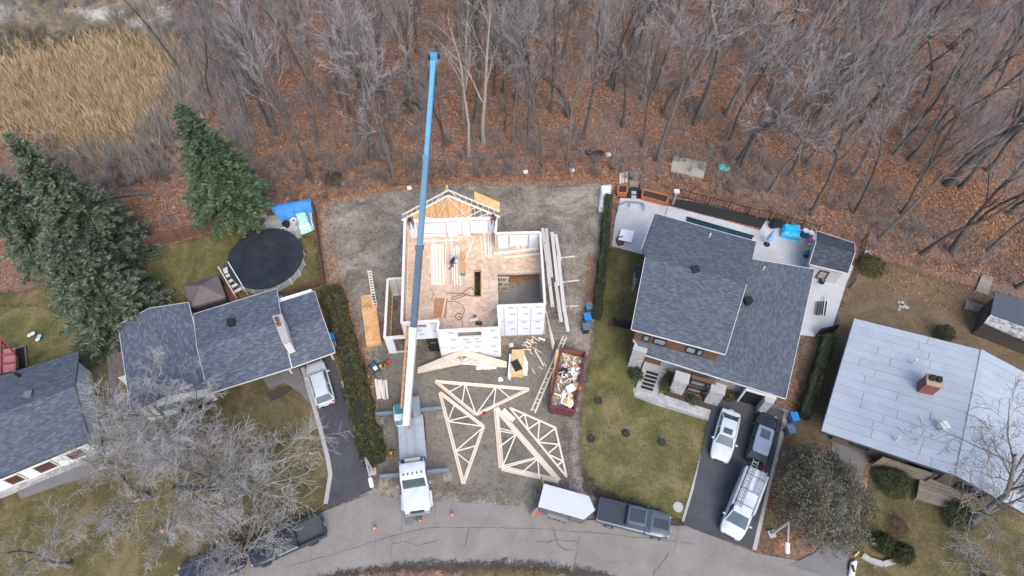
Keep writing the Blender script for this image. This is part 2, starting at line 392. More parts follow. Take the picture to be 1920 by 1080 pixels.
strip("kerb", [(1345, 750), (1337, 790), (1318, 860), (1300, 925), (1284, 980)], 0.55, 0.05, m_kerb, label="pale stone border left of the right driveway")
strip("kerb", [(1474, 768), (1462, 820), (1440, 905), (1412, 1030)], 0.5, 0.05, m_kerb, label="pale stone border right of the right driveway")
hard("driveway", [(1560, 815), (1635, 845), (1620, 930), (1598, 1010), (1585, 1060), (1600, 1100), (1480, 1060), (1530, 1035), (1555, 1000)], m_asph_old, label="worn grey driveway below the metal roof")
hard("patio", [(1163, 372), (1200, 374), (1255, 388), (1360, 415), (1424, 433), (1436, 414), (1526, 438), (1600, 500), (1587, 530), (1560, 615), (1530, 632), (1500, 628), (1440, 560), (1330, 500), (1200, 476), (1147, 462), (1153, 415)], m_patio, label="pale concrete patio wrapping the back of the house")
hard("path", [(20, 905), (170, 868), (185, 885), (40, 935)], m_asph_old, label="grey walk in front of the far left house")
hard("garage_floor", [(928, 470), (1016, 466), (1024, 628), (938, 632)], m_slab, 0.06, label="bare concrete garage slab inside the new house")
hard("path", [(200, 650), (214, 655), (222, 730), (226, 780), (212, 775), (204, 700)], m_asph_old, label="narrow walk between the two left houses")
for px, lb in (([(1262, 293), (1325, 307), (1318, 336), (1257, 322)], "square of bare sandy ground at the edge of the wood"),):
    hard("sand_pit", px, concrete("sand", (0.3, 0.27, 0.22), (0.42, 0.385, 0.33)), 0.06, label=lb)
# ------------------------------------------------------------------ trees, hedges, reeds, leaves
def leaf_mat(name, stops, rough=0.7, trans=0.15):
    t = NT(name); v = t.pos()
    oi = t.n("NewGeometry"); rp = oi.outputs["Random Per Island"]
    big = t.noise(v, 0.7, 3, 0.7)
    t.color(t.ramp(t.math('ADD', t.math('MULTIPLY', rp, 0.55), t.math('MULTIPLY', big, 0.5)), stops))
    return t.done(rough, spec=0.25)
def bark(name, lo, hi, scale=6.0):
    t = NT(name); v = t.pos((1, 1, 0.25), obj=True); oi = t.n("ObjectInfo")
    f = t.noise(v, scale, 4, 0.7); c = t.ramp(f, [(0.3, lo), (0.7, hi)])
    hs = t.n("HueSaturation"); t.l(t.math('ADD', t.math('MULTIPLY', oi.outputs["Random"], 0.5), 0.75), hs.inputs["Value"]); t.l(c, hs.inputs["Color"])
    t.color(hs.outputs[0]); t.bump(f, 0.03, 0.8); return t.done(0.9, spec=0.15)
b_dark = bark("dark_bark", (0.05, 0.044, 0.04), (0.15, 0.132, 0.118))
b_pale = bark("pale_bark", (0.2, 0.17, 0.145), (0.37, 0.325, 0.28))
b_mid = bark("grey_bark", (0.085, 0.078, 0.07), (0.19, 0.176, 0.162))
tw_grey = bark("forest_twig", (0.165, 0.15, 0.15), (0.335, 0.31, 0.31), 1.0)
tw_pale = bark("pale_twig", (0.19, 0.18, 0.175), (0.39, 0.375, 0.365), 1.0)
tw_brown = bark("brown_twig", (0.1, 0.085, 0.075), (0.2, 0.175, 0.16), 1.0)

def rot_about(d, ang, az):
    d = d.normalized(); a = d.cross(Vector((0, 0, 1)))
    if a.length < 0.1: a = d.cross(Vector((1, 0, 0)))
    a.normalize(); return (Matrix.Rotation(az, 3, d) @ (Matrix.Rotation(ang, 3, a) @ d)).normalized()
def grow(r, height, trunk_r, fork, spread, levels=4, kids=(7, 6, 5, 5), thin=0.012, wander=0.12, lens=(0.5, 0.5, 0.55, 0.55), up=0.25, droop=0.0):
    """lists of polylines: wood (trunk and limbs) and fine twigs"""
    wood, fine = [], []
    def branch(p, d, L, rad, lev):
        nseg = 7 if lev == 0 else (5 if lev == 1 else (4 if lev == 2 else 2))
        pts = [p.copy()]; rads = [rad]; q = p.copy(); dd = d.copy()
        for i in range(nseg):
            dd = (dd + Vector((r.gauss(0, wander), r.gauss(0, wander), r.gauss(0, wander) + (up * 0.25 if lev else 0.1) - droop * lev * 0.1))).normalized()
            q = q + dd * (L / nseg); pts.append(q.copy())
            f = (i + 1) / nseg; rads.append(max(thin * 0.7, rad * (1 - (0.62 if lev == 0 else 0.75) * f)))
        (wood if lev <= 1 else fine).append((pts, rads))
        if lev >= levels: return
        n = kids[lev]
        for k in range(n):
            lo = fork if lev == 0 else 0.2
            f = lo + (1 - lo) * (k + r.random() * 0.9) / n; f = min(f, 1.0)
            x = f * nseg; i = min(int(x), nseg - 1); b = pts[i].lerp(pts[i + 1], x - i)
            rr = rads[i] * (0.55 if lev == 0 else 0.6); az = r.random() * 6.283
            nd = rot_about((pts[i + 1] - pts[i]), spread * r.uniform(0.7, 1.25), az)
            branch(b, nd, L * lens[lev] * r.uniform(0.65, 1.15) * (1.15 - 0.45 * f), max(thin, rr * r.uniform(0.6, 0.95)), lev + 1)
    branch(Vector((0, 0, -0.2)), Vector((r.gauss(0, 0.03), r.gauss(0, 0.03), 1)), height, trunk_r, 0)
    return wood, fine
def poly_mesh(name, lines, mat, parent, n):
    m = MB()
    for pts, rads in lines: m.tube(pts, rads, n, cap=False)
    return m.build(name, mat, parent, local=True, smooth=(n > 4))
def bare_tree(name, label, seed, height, tr, bmat, tmat, fork=0.45, spread=0.75, kids=(9, 6, 5, 4), group=None, cat="tree", **kw):
    r = random.Random(seed); t = thing(name, label, cat, group=group)
    wood, fine = grow(r, height, tr, fork, spread, kids=kids, **kw)
    # root flare
    wood[0][1][0] *= 1.45
    poly_mesh("trunk", wood[:1], bmat, t, 9); poly_mesh("limbs", wood[1:], bmat, t, 5)
    if fine: poly_mesh("twigs", fine, tmat, t, 3)
    return t
# --- the wood behind: (base pixel, trunk thickness px, kind)  kind d dark, p pale, g grey
FOREST = [(697, 297, 15, 'd'), (737, 333, 9, 'g'), (580, 333, 9, 'd'), (595, 267, 8, 'd'), (838, 272, 8, 'd'), (907, 267, 11, 'p'), (878, 293, 9, 'p'), (868, 222, 8, 'p'), (892, 230, 14, 'd'), (947, 247, 4, 'd'), (927, 178, 4, 'd'), (942, 174, 4, 'd'),
 (990, 263, 9, 'd'), (1018, 313, 6, 'g'), (1063, 303, 6, 'g'), (1067, 218, 13, 'd'), (1092, 260, 8, 'd'), (1153, 170, 9, 'd'), (1233, 302, 9, 'g'), (1242, 212, 5, 'd'), (1313, 217, 17, 'g'), (1363, 217, 12, 'g'), (1390, 310, 13, 'g'), (1427, 143, 10, 'd'), (1385, 300, 5, 'd'),
 (1457, 227, 12, 'g'), (1443, 177, 6, 'd'), (1547, 177, 14, 'd'), (1493, 287, 5, 'd'), (1563, 290, 7, 'd'), (1653, 167, 9, 'g'), (1733, 183, 9, 'd'), (1673, 290, 8, 'd'), (1703, 300, 9, 'd'), (1735, 262, 7, 'd'), (1777, 347, 19, 'g'), (1800, 353, 10, 'd'), (1827, 220, 8, 'd'), (1850, 320, 9, 'd'),
 (1726, 476, 9, 'd'), (1781, 471, 11, 'd'), (1852, 471, 8, 'g'), (1520, 402, 10, 'd'), (1647, 449, 7, 'g'), (1905, 540, 9, 'd'), (1600, 330, 6, 'd'), (1440, 360, 6, 'g'), (1890, 400, 9, 'd'), (467, 232, 9, 'd'), (520, 130, 8, 'd'), (432, 120, 7, 'd'), (640, 120, 9, 'd'), (780, 95, 9, 'd'), (560, 60, 8, 'd'),
 (1010, 60, 8, 'd'), (1120, 60, 9, 'd'), (1250, 70, 9, 'd'), (1480, 60, 9, 'd'), (1620, 60, 10, 'd'), (1780, 90, 10, 'd'), (1870, 60, 9, 'd'), (720, 180, 6, 'd'), (655, 215, 6, 'd'), (540, 230, 7, 'd'), (1190, 110, 6, 'd'), (1320, 90, 7, 'd'), (960, 130, 6, 'd'), (1040, 130, 5, 'd'), (760, 60, 6, 'd'), (870, 90, 7, 'd'),
 (1690, 120, 7, 'd'), (1560, 110, 7, 'd'), (1850, 150, 8, 'd'), (1900, 250, 8, 'd'), (1615, 230, 6, 'd'), (1760, 250, 6, 'd'), (1480, 330, 5, 'd'), (1600, 400, 6, 'd'), (1690, 400, 6, 'd'), (1830, 420, 6, 'd'), (390, 60, 7, 'd'), (480, 60, 8, 'd'), (350, 150, 6, 'd'), (400, 190, 6, 'd'), (620, 30, 7, 'd'), (690, 20, 8, 'd'), (1380, 30, 8, 'd'), (1070, 20, 7, 'd'), (940, 20, 8, 'd'), (1550, 20, 8, 'd'), (1720, 20, 8, 'd')]
_rt = random.Random(77)
while len(FOREST) < 150:
    x_, y_ = _rt.uniform(360, 1915), _rt.uniform(-20, 420)
    lim = 300 if x_ < 1150 else 300 + (x_ - 1150) * 0.2
    if y_ > lim - 20 or (x_ < 480 and y_ > 150 + (x_ - 360) * 0.5): continue
    if min(abs(x_ - q[0]) + abs(y_ - q[1]) for q in FOREST) < 22: continue
    FOREST.append((x_, y_, _rt.choice((4, 4, 5, 5, 6)), 'd' if _rt.random() < 0.75 else 'g'))
GRP = "bare trees of the wood"
LAB = {'d': "dark barked leafless tree standing in the wood behind the lots", 'g': "grey barked leafless tree standing in the wood behind the lots", 'p': "pale dead tree with bleached bark behind the new house"}
proto = {}
for k, (bm_, tm_) in {'d': (b_dark, tw_grey), 'g': (b_mid, tw_grey), 'p': (b_pale, tw_pale)}.items():
    proto[k] = []
    for s_ in range(4 if k == 'd' else (3 if k == 'g' else 2)):
        proto[k].append(bare_tree("bare_tree", LAB[k], 11 + s_ * 7 + ord(k), 17.0, 0.3, bm_, tm_, fork=(0.35, 0.5, 0.42, 0.55)[s_], spread=(0.6, 0.5, 0.7, 0.55)[s_], kids=((8, 6, 5, 3) if k != 'p' else (6, 4, 2, 0)), levels=(4 if k != 'p' else 3), thin=0.018, wander=0.13, group=GRP if k != 'p' else "pale dead trees"))
first = {k: list(v) for k, v in proto.items()}
for i, (x, y, w, k) in enumerate(FOREST):
    b = P(x, y); pm = FPX / ((H) / (CT + (y - 540) / FPX * ST)); dia = w / pm
    src = proto[k][i % len(proto[k])]
    sxy = min(1.9, max(0.5, dia / 0.82)); sz = min(1.25, 0.72 + 0.28 * sxy) * random.uniform(0.9, 1.1)
    rz = random.random() * 6.28
    row = "front" if y > 240 else ("middle" if y > 115 else "back")
    nth = 1 + sum(1 for q in FOREST if ("front" if q[1] > 240 else ("middle" if q[1] > 115 else "back")) == row and (q[0], q[1]) < (x, y))
    ones = "first second third fourth fifth sixth seventh eighth ninth tenth eleventh twelfth thirteenth fourteenth fifteenth sixteenth seventeenth eighteenth nineteenth".split()
    tens = {50: 'fiftieth', 60: 'sixtieth', 70: 'seventieth', 20: "twentieth", 30: "thirtieth", 40: "fortieth"}; tw_ = {2: "twenty", 3: "thirty", 4: "forty", 5: "fifty", 6: "sixty", 7: "seventy"}
    nth = ones[nth - 1] if nth < 20 else (tens[nth] if nth % 10 == 0 else tw_[nth // 10] + "-" + ones[nth % 10 - 1])
    lab_ = "%s %s bare tree, %s from left in the %s row of the wood" % ("slender" if w < 7 else ("stout" if w > 11 else "tall"), {'d': "dark", 'g': "grey", 'p': "pale dead"}[k], nth, row)
    if first[k]:
        t = first[k].pop(0); t.location = b; t.rotation_euler = (0, 0, rz); t.scale = (sxy, sxy, sz)
    else: t = dup(src, b, rz, (sxy, sxy, sz))
    t['label'] = lab_
# --- brush: thin saplings and twigs under the trees
def in_any(px, polys):
    return any(inpoly_sd(np.array([px[0]]), np.array([px[1]]), q)[0] > 0 for q in polys)
wood_poly = wpoly([(-200, -40), (2120, -40), (2120, 560), (1900, 540), (1600, 470), (1330, 380), (1150, 335), (830, 335), (596, 378), (500, 390), (240, 460), (60, 470), (-200, 520)])
meadow_poly = wpoly([(-300, -60), (300, -60), (330, 30), (300, 90), (345, 130), (250, 290), (140, 300), (60, 250), (-300, 280)])
def sample(poly, n, avoid=()):
    xs = [q[0] for q in poly]; ys = [q[1] for q in poly]; out = []
    while sum(len(o) for o in out) < n:
        X = rng.uniform(min(xs), max(xs), n); Y = rng.uniform(min(ys), max(ys), n); ok = inpoly_sd(X, Y, poly) > 0
        for a in avoid: ok &= inpoly_sd(X, Y, a) < 0
        out.append(np.stack([X[ok], Y[ok]], -1))
    return np.concatenate(out)[:n]
def twig_field(name, centres, per, hgt, sprd, width, mat, label, lean=0.0):
    n = len(centres) * per; c = np.repeat(centres, per, 0); k = np.repeat(rng.uniform(0.5, 1.2, len(centres)), per)
    h = hgt * k * rng.uniform(0.35, 1.0, n); a = rng.uniform(0, 2 * np.pi, n); s = sprd * k * rng.uniform(0.1, 1.0, n)
    b = np.concatenate([c + rng.normal(0, 0.12, (n, 2)) * k[:, None], np.zeros((n, 1))], 1)
    z0 = h * rng.uniform(0.0, 0.45, n) ; off = np.stack([np.cos(a), np.sin(a)], -1)
    p0 = b.copy(); p0[:, :2] += off * (s * 0.3)[:, None] * (z0 / (h + 1e-6))[:, None]; p0[:, 2] = z0
    p1 = b.copy(); p1[:, :2] += off * s[:, None] + lean; p1[:, 2] = h
    w = width * rng.uniform(0.6, 1.3, n); pa = rng.uniform(0, 2 * np.pi, n); sd_ = np.stack([np.cos(pa), np.sin(pa), np.zeros(n)], -1) * w[:, None]
    mid = (p0 + p1) / 2 + rng.normal(0, 0.06, (n, 3)) * h[:, None]
    V = np.stack([p0 - sd_, p0 + sd_, mid + sd_ * 0.8, mid - sd_ * 0.8, p1], 1).reshape(-1, 3)
    i = np.arange(n)[:, None] * 5
    F = np.concatenate([i + np.array([[0, 1, 2]]), i + np.array([[0, 2, 3]]), i + np.array([[3, 2, 4]])])
    o = mesh_np(name, V, F, mat); return tag(o, label, None, None, "stuff")
cen = sample(wood_poly, 4200, [meadow_poly]); keep = np.array([mnoise.noise(Vector((c[0] * 0.09, c[1] * 0.09, 3.1))) > -0.12 for c in cen])
twig_field("brush", cen[keep], 26, 3.0, 1.5, 0.013, tw_grey, "thin grey brush and saplings under the trees")
edge_c = sample(wpoly([(500, 300), (800, 290), (1150, 300), (1150, 333), (830, 338), (596, 376), (500, 385)]), 160)
twig_field("brush", edge_c, 30, 1.6, 1.0, 0.014, tw_brown, "low tangled brush along the back of the lot")
lefts = sample(wpoly([(240, 60), (480, 40), (480, 330), (330, 330), (130, 380), (110, 300), (250, 290), (340, 130)]), 420)
twig_field("brush", lefts, 30, 3.6, 1.6, 0.014, tw_grey, "dense grey thicket beside the reed bed")
# --- reeds
m_reed = leaf_mat("reed_straw", [(0.1, (0.15, 0.1, 0.05)), (0.35, (0.34, 0.24, 0.135)), (0.6, (0.52, 0.39, 0.24)), (0.9, (0.74, 0.62, 0.46))])
rc = np.concatenate([sample(wpoly([(-120, 135), (60, 120), (180, 95), (300, 95), (345, 140), (330, 180), (270, 250), (200, 275), (120, 262), (60, 240), (-120, 250)]), 3900), sample(wpoly([(-120, 100), (60, 90), (180, 70), (330, 70), (380, 150), (340, 230), (280, 300), (190, 320), (100, 290), (-120, 280)]), 2000), sample(wpoly([(200, 60), (400, 60), (400, 260), (300, 340), (180, 350)]), 500)])
twig_field("reeds", rc, 9, 2.2, 0.9, 0.03, m_reed, "tall straw coloured reed bed in the top left corner", lean=rng.normal(0, 0.22, (len(rc) * 9, 2)) + np.array([0.12, -0.03]))
rc2 = sample(wpoly([(-120, 40), (120, 60), (250, 60), (290, 95), (160, 100), (-120, 130)]), 900)
twig_field("scrub", rc2, 10, 0.9, 0.5, 0.04, leaf_mat("scrub_green", [(0.2, (0.07, 0.065, 0.025)), (0.6, (0.16, 0.13, 0.055)), (0.9, (0.3, 0.22, 0.12))]), "low olive scrub above the reed bed")
twig_field("brush", sample(wpoly([(-150, -40), (330, -40), (330, 60), (60, 110), (-150, 120)]), 500), 24, 2.2, 1.3, 0.013, tw_grey, "grey scrub at the top left corner")
twig_field("brush", sample(wpoly([(60, 255), (200, 280), (330, 230), (330, 340), (200, 360), (120, 330)]), 260), 26, 1.6, 1.1, 0.014, tw_brown, "brown tangle between reed bed and spruces")
# --- fallen leaves
def leaves(name, pts, size, mat, label):
    n = len(pts); a = rng.uniform(0, 2 * np.pi, n); s = size * rng.uniform(0.6, 1.3, n)
    u = np.stack([np.cos(a), np.sin(a), rng.normal(0, 0.35, n)], -1) * s[:, None]; w = np.stack([-np.sin(a), np.cos(a), rng.normal(0, 0.35, n)], -1) * (s * 0.6)[:, None]
    c = np.concatenate([pts, np.full((n, 1), 0.07)], 1); c[:, 2] += rng.uniform(0, 0.05, n)
    V = np.stack([c - u, c + w * 0.9, c + u, c - w * 0.9], 1).reshape(-1, 3); F = np.arange(4 * n).reshape(n, 4)
    return tag(mesh_np(name, V, F, mat), label, None, None, "stuff")
m_leaf = leaf_mat("fallen_leaf", [(0.1, (0.085, 0.05, 0.034)), (0.4, (0.21, 0.105, 0.06)), (0.65, (0.35, 0.175, 0.09)), (0.95, (0.52, 0.33, 0.2))])
leaves("fallen_leaves", sample(wood_poly, 90000, [meadow_poly]), 0.13, m_leaf, "loose fallen leaves over the forest floor")
leaves("fallen_leaves", np.concatenate([sample(wpoly([(590, 385), (612, 380), (640, 520), (700, 690), (716, 860), (700, 870), (650, 620), (610, 530)]), 1500), sample(wpoly([(600, 360), (720, 340), (840, 328), (1140, 322), (1140, 345), (960, 350), (830, 350), (720, 362), (600, 392)]), 5000), sample(wpoly([(1590, 480), (1860, 545), (1920, 560), (1920, 640), (1700, 560), (1590, 510)]), 900),
       sample(wpoly([(1100, 480), (1120, 480), (1112, 600), (1096, 600)]), 500), sample(wpoly([(1625, 860), (1634, 860), (1604, 1010), (1590, 1010)]), 500)]), 0.1, m_leaf, "drifts of fallen leaves along fences and lot edges")
# --- conifers
def spruce(name, label, seed, height, rad, mat, clear=0.06, group=None):
    r = random.Random(seed); t = thing(name, label, "tree", group=group)
    m = MB(); m.tube([(0, 0, -0.2), (0.03, 0, height * 0.5), (0, 0, height * 0.97)], [height * 0.02, height * 0.013, 0.02], 8); m.build("trunk", b_dark, t, local=True, smooth=True)
    V = []; F = []; bb = MB()
    z = height * clear
    while z < height * 0.985:
        f = (z - height * clear) / (height * (1 - clear)); L0 = rad * (1 - f) ** 0.82 + 0.12
        nb = max(4, int(6 + 5 * (1 - f)))
        for k in range(nb):
            az = r.random() * 6.283; L = L0 * r.uniform(0.72, 1.12); tilt = 0.5 * f - 0.12 + r.gauss(0, 0.08)
            d = Vector((math.cos(az), math.sin(az), tilt)).normalized(); p = Vector((0, 0, z))
            sidev = Vector((-math.sin(az), math.cos(az), 0))
            bb.tube([p, p + d * L * 0.9 + Vector((0, 0, -0.05 * L))], [0.03, 0.008], 3, cap=False)
            ns = int(10 + L * 16)
            for j in range(ns):
                g_ = 0.16 + 0.86 * (j + r.random()) / ns; q = p + d * (L * g_) + Vector((0, 0, -0.16 * L * g_ * g_))
                sg = r.choice((-1, 1)); wl_ = (0.2 + 0.32 * L * (1.02 - g_) ** 0.7) * r.uniform(0.5, 1.1)
                e = (d * r.uniform(0.35, 0.9) + sidev * sg * r.uniform(0.3, 1.0) + Vector((0, 0, r.uniform(-0.25, 0.35)))).normalized()
                s2 = e.cross(Vector((r.gauss(0, 0.5), r.gauss(0, 0.5), 1))).normalized() * r.uniform(0.05, 0.11)
                b = len(V); tip = q + e * wl_
                V += [q - s2 * 0.6, q + s2 * 0.6, q.lerp(tip, 0.55) + s2 + Vector((0, 0, 0.03)), tip, q.lerp(tip, 0.55) - s2 + Vector((0, 0, 0.03))]
                F.append((b, b + 1, b + 2, b + 4)); F.append((b + 4, b + 2, b + 3, b + 3))
        z += 0.27 + 0.12 * r.random()
    bb.build("boughs", b_dark, t, local=True)
    me = bpy.data.meshes.new("needles"); me.from_pydata([tuple(v) for v in V], [], [f if f[2] != f[3] else f[:3] for f in F]); me.materials.append(mat)
    link(bpy.data.objects.new("needles", me), t)
    return t
m_spr = leaf_mat("spruce_needles", [(0.1, (0.024, 0.036, 0.022)), (0.45, (0.066, 0.088, 0.056)), (0.75, (0.135, 0.16, 0.106)), (1.0, (0.24, 0.26, 0.18))])
m_spr2 = leaf_mat("spruce_green", [(0.1, (0.02, 0.036, 0.019)), (0.45, (0.052, 0.084, 0.044)), (0.75, (0.105, 0.145, 0.08)), (1.0, (0.19, 0.225, 0.135))])
for (x, y, h, r_, sd_, mt, lb, cl) in [(457, 416, 16.6, 4.3, 3, m_spr2, "bright green spruce leaning over the corner of the brown fence", 0.2), (215, 482, 17.3, 5.0, 4, m_spr, "tallest grey green spruce at the left edge, behind the lower one", 0.04), (232, 600, 13.4, 5.2, 5, m_spr, "wide grey green spruce beside the shingled house", 0.03), (105, 470, 13.0, 4.6, 6, m_spr, "grey green spruce cut by the left picture edge", 0.04)]:
    t = spruce("spruce_tree", lb, sd_, h, r_, mt, cl, "tall spruces"); t.location = P(x, y)
# --- leafy masses
def cloud(name, pts, nrm, size, mat, parent, jit=0.7):
    n = len(pts); d = nrm + rng.normal(0, jit, (n, 3)); d /= np.linalg.norm(d, axis=1)[:, None] + 1e-9
    a = np.cross(d, rng.normal(0, 1, (n, 3))); a /= np.linalg.norm(a, axis=1)[:, None] + 1e-9; b = np.cross(d, a)
    s = (size * rng.uniform(0.6, 1.35, n))[:, None]
    V = np.stack([pts - a * s, pts + b * s * 0.55, pts + a * s, pts - b * s * 0.55], 1).reshape(-1, 3); F = np.arange(4 * n).reshape(n, 4)
    off = np.array(wloc(parent)); return mesh_np(name, V - off, F, mat, parent)
def hedge(name, label, spine, width, height, n, mat, seed=1, size=0.07):
    pts = [P(*q) for q in spine]; t = thing(name, label, "hedge", pts[0])
    core = MB(); L = [0]
    for a, b in zip(pts[:-1], pts[1:]): L.append(L[-1] + (b - a).length); core.beam(a + Vector((0, 0, height * 0.42)), b + Vector((0, 0, height * 0.42)), width * 0.72, height * 0.84)
    core.build("core", M("hedge_core", (0.02, 0.024, 0.012), 0.95), t)
    s = rng.uniform(0, L[-1], n); idx = np.clip(np.searchsorted(L, s) - 1, 0, len(pts) - 2)
    A = np.array(pts); base = A[idx] + (A[idx + 1] - A[idx]) * ((s - np.array(L)[idx]) / (np.array(L)[idx + 1] - np.array(L)[idx]))[:, None]
    D = (A[idx + 1] - A[idx]); D /= np.linalg.norm(D, axis=1)[:, None]; S = np.stack([-D[:, 1], D[:, 0], np.zeros(n)], -1)
    th = rng.uniform(-0.15, np.pi + 0.15, n)
    bump_ = np.array([mnoise.noise(Vector((float(q[0]) * 0.9, float(q[1]) * 0.9, float(k) * 1.5))) for q, k in zip(base, th)])
    rr = (1 + 0.42 * bump_) * rng.uniform(0.82, 1.04, n)
    cs = np.sign(np.cos(th)) * np.abs(np.cos(th)) ** 0.6; sn = np.sign(np.sin(th)) * np.abs(np.sin(th)) ** 0.55
    pt = base + S * (cs * rr * width / 2)[:, None]; pt[:, 2] = np.maximum(0.05, sn * rr * height)
    nr = S * cs[:, None]; nr[:, 2] = np.maximum(sn, 0)
    cloud("foliage", pt, nr, size, mat, t); return t
m_hedge = leaf_mat("cedar_hedge", [(0.1, (0.016, 0.019, 0.008)), (0.4, (0.06, 0.058, 0.024)), (0.7, (0.112, 0.104, 0.042)), (0.93, (0.19, 0.165, 0.07)), (1.0, (0.34, 0.2, 0.08))])
m_hedge2 = leaf_mat("green_hedge", [(0.1, (0.013, 0.02, 0.01)), (0.5, (0.045, 0.062, 0.028)), (0.9, (0.105, 0.125, 0.06))])
hedge("hedge", "broad clipped olive hedge between the left driveway and the building lot", [(622, 548), (640, 610), (658, 680), (678, 760), (694, 830), (703, 872)], 2.1, 1.35, 26000, m_hedge)
hedge("hedge", "narrow dark hedge along the left side of the two storey house", [(1140, 378), (1134, 440), (1128, 510), (1121, 570), (1116, 600)], 0.9, 1.5, 9000, m_hedge2)
hedge("hedge", "dark low hedge between the two storey house and the metal roof", [(1548, 640), (1533, 690), (1516, 745), (1502, 785)], 1.1, 1.4, 7000, m_hedge2)
def bush(name, label, x, y, rx, rz, n, mat, size=0.07, z0=0.0, stems=True, cat="bush", ry=None, clump=0.35, zc=0.0):
    c = P(x, y); ry = ry or rx; t = thing(name, label, cat, c)
    d = rng.normal(0, 1, (n, 3)); d /= np.linalg.norm(d, axis=1)[:, None]; d[:, 2] = np.where(d[:, 2] < -0.35, -d[:, 2], d[:, 2])
    nz = np.array([mnoise.noise(Vector((float(q[0]), float(q[1]), float(q[2]))) * 2.6 + Vector((x, y, 0))) + 0.5 * mnoise.noise(Vector((float(q[0]), float(q[1]), float(q[2]))) * 6.0 + Vector((y, x, 0))) for q in d])
    rr = (1 + clump * nz) * rng.uniform(0.45, 1.0, n) ** 0.45
    pt = d * rr[:, None] * np.array([rx, ry, rz * 0.62]) + np.array([c.x, c.y, z0 + rz * 0.42 + zc])
    pt[:, 2] = np.maximum(pt[:, 2], 0.06)
    cloud("foliage", pt, d, size, mat, t, 0.8)
    m = MB(); r = random.Random(int(x + y))
    for k in range(7):
        a = r.random() * 6.28; m.tube([c, c + Vector((math.cos(a) * rx * 0.25, math.sin(a) * ry * 0.25, rz * 0.35)), c + Vector((math.cos(a) * rx * 0.6, math.sin(a) * ry * 0.6, rz * 0.7))], [0.06, 0.04, 0.015], 5)
    m.build("stems", b_dark, t); return t
m_olive = leaf_mat("olive_leaves", [(0.1, (0.035, 0.033, 0.023)), (0.4, (0.085, 0.08, 0.056)), (0.7, (0.15, 0.14, 0.1)), (1.0, (0.25, 0.235, 0.175))])
m_yew = leaf_mat("yew_leaves", [(0.1, (0.009, 0.014, 0.006)), (0.5, (0.028, 0.036, 0.014)), (0.9, (0.07, 0.078, 0.03))])
m_red = leaf_mat("red_twigs", [(0.2, (0.06, 0.03, 0.03)), (0.6, (0.13, 0.06, 0.06)), (0.9, (0.2, 0.11, 0.1))])
bush("small_tree", "large olive brown leafy tree beside the white van", 1518, 950, 3.5, 5.0, 30000, m_olive, 0.075, 0.4, cat="tree", ry=4.3)
for a in (("bush", "left of the two clipped round bushes by the white kerb", 1647, 1022, 0.85, 1.5, 4500, m_yew, 0.05), ("bush", "right of the two clipped round bushes by the white kerb", 1683, 1042, 0.9, 1.5, 4500, m_yew, 0.05), ("bush", "dark green bush in front of the plank screen", 1668, 905, 1.5, 1.3, 6000, m_hedge2, 0.06), ("bush", "reddish leafless shrub behind the round bushes", 1680, 990, 0.9, 0.8, 1500, m_red, 0.035),
          ("bush", "dark bush peeping out behind the metal roof", 1764, 632, 0.9, 1.5, 2500, m_hedge2, 0.06), ("bush", "dark bush at the lower side of the grey deck", 1790, 972, 1.3, 1.3, 3500, m_hedge2, 0.06), ("bush", "green bush at the corner of the shed wall", 1632, 503, 1.4, 0.9, 3500, m_hedge, 0.06), ("bush", "clipped shrub left of the front steps", 1192, 706, 0.7, 0.9, 1800, m_hedge2, 0.05), ("bush", "shrub right of the front steps", 1250, 725, 0.8, 0.9, 1800, m_hedge2, 0.05),
          ("bush", "small shrub in the bed under the front window", 1298, 752, 0.55, 0.6, 900, m_hedge2, 0.05), ("bush", "yellow green shrub beside the garage door", 1366, 746, 0.5, 0.5, 800, m_hedge, 0.05), ("bush", "evergreen shrub under the bare tree by the left house", 372, 762, 1.6, 1.4, 4000, m_hedge2, 0.06), ("bush", "small reddish shrub at the narrow hedge end", 1150, 610, 0.6, 0.6, 700, m_red, 0.04), ("bush", "evergreen tuft at the wood edge left of the lot", 626, 340, 1.1, 1.0, 1600, m_yew, 0.05),
          ("bush", "evergreen shrub in the wood right of the crane boom", 770, 205, 1.2, 1.0, 1600, m_yew, 0.05)):
    bush(*a)
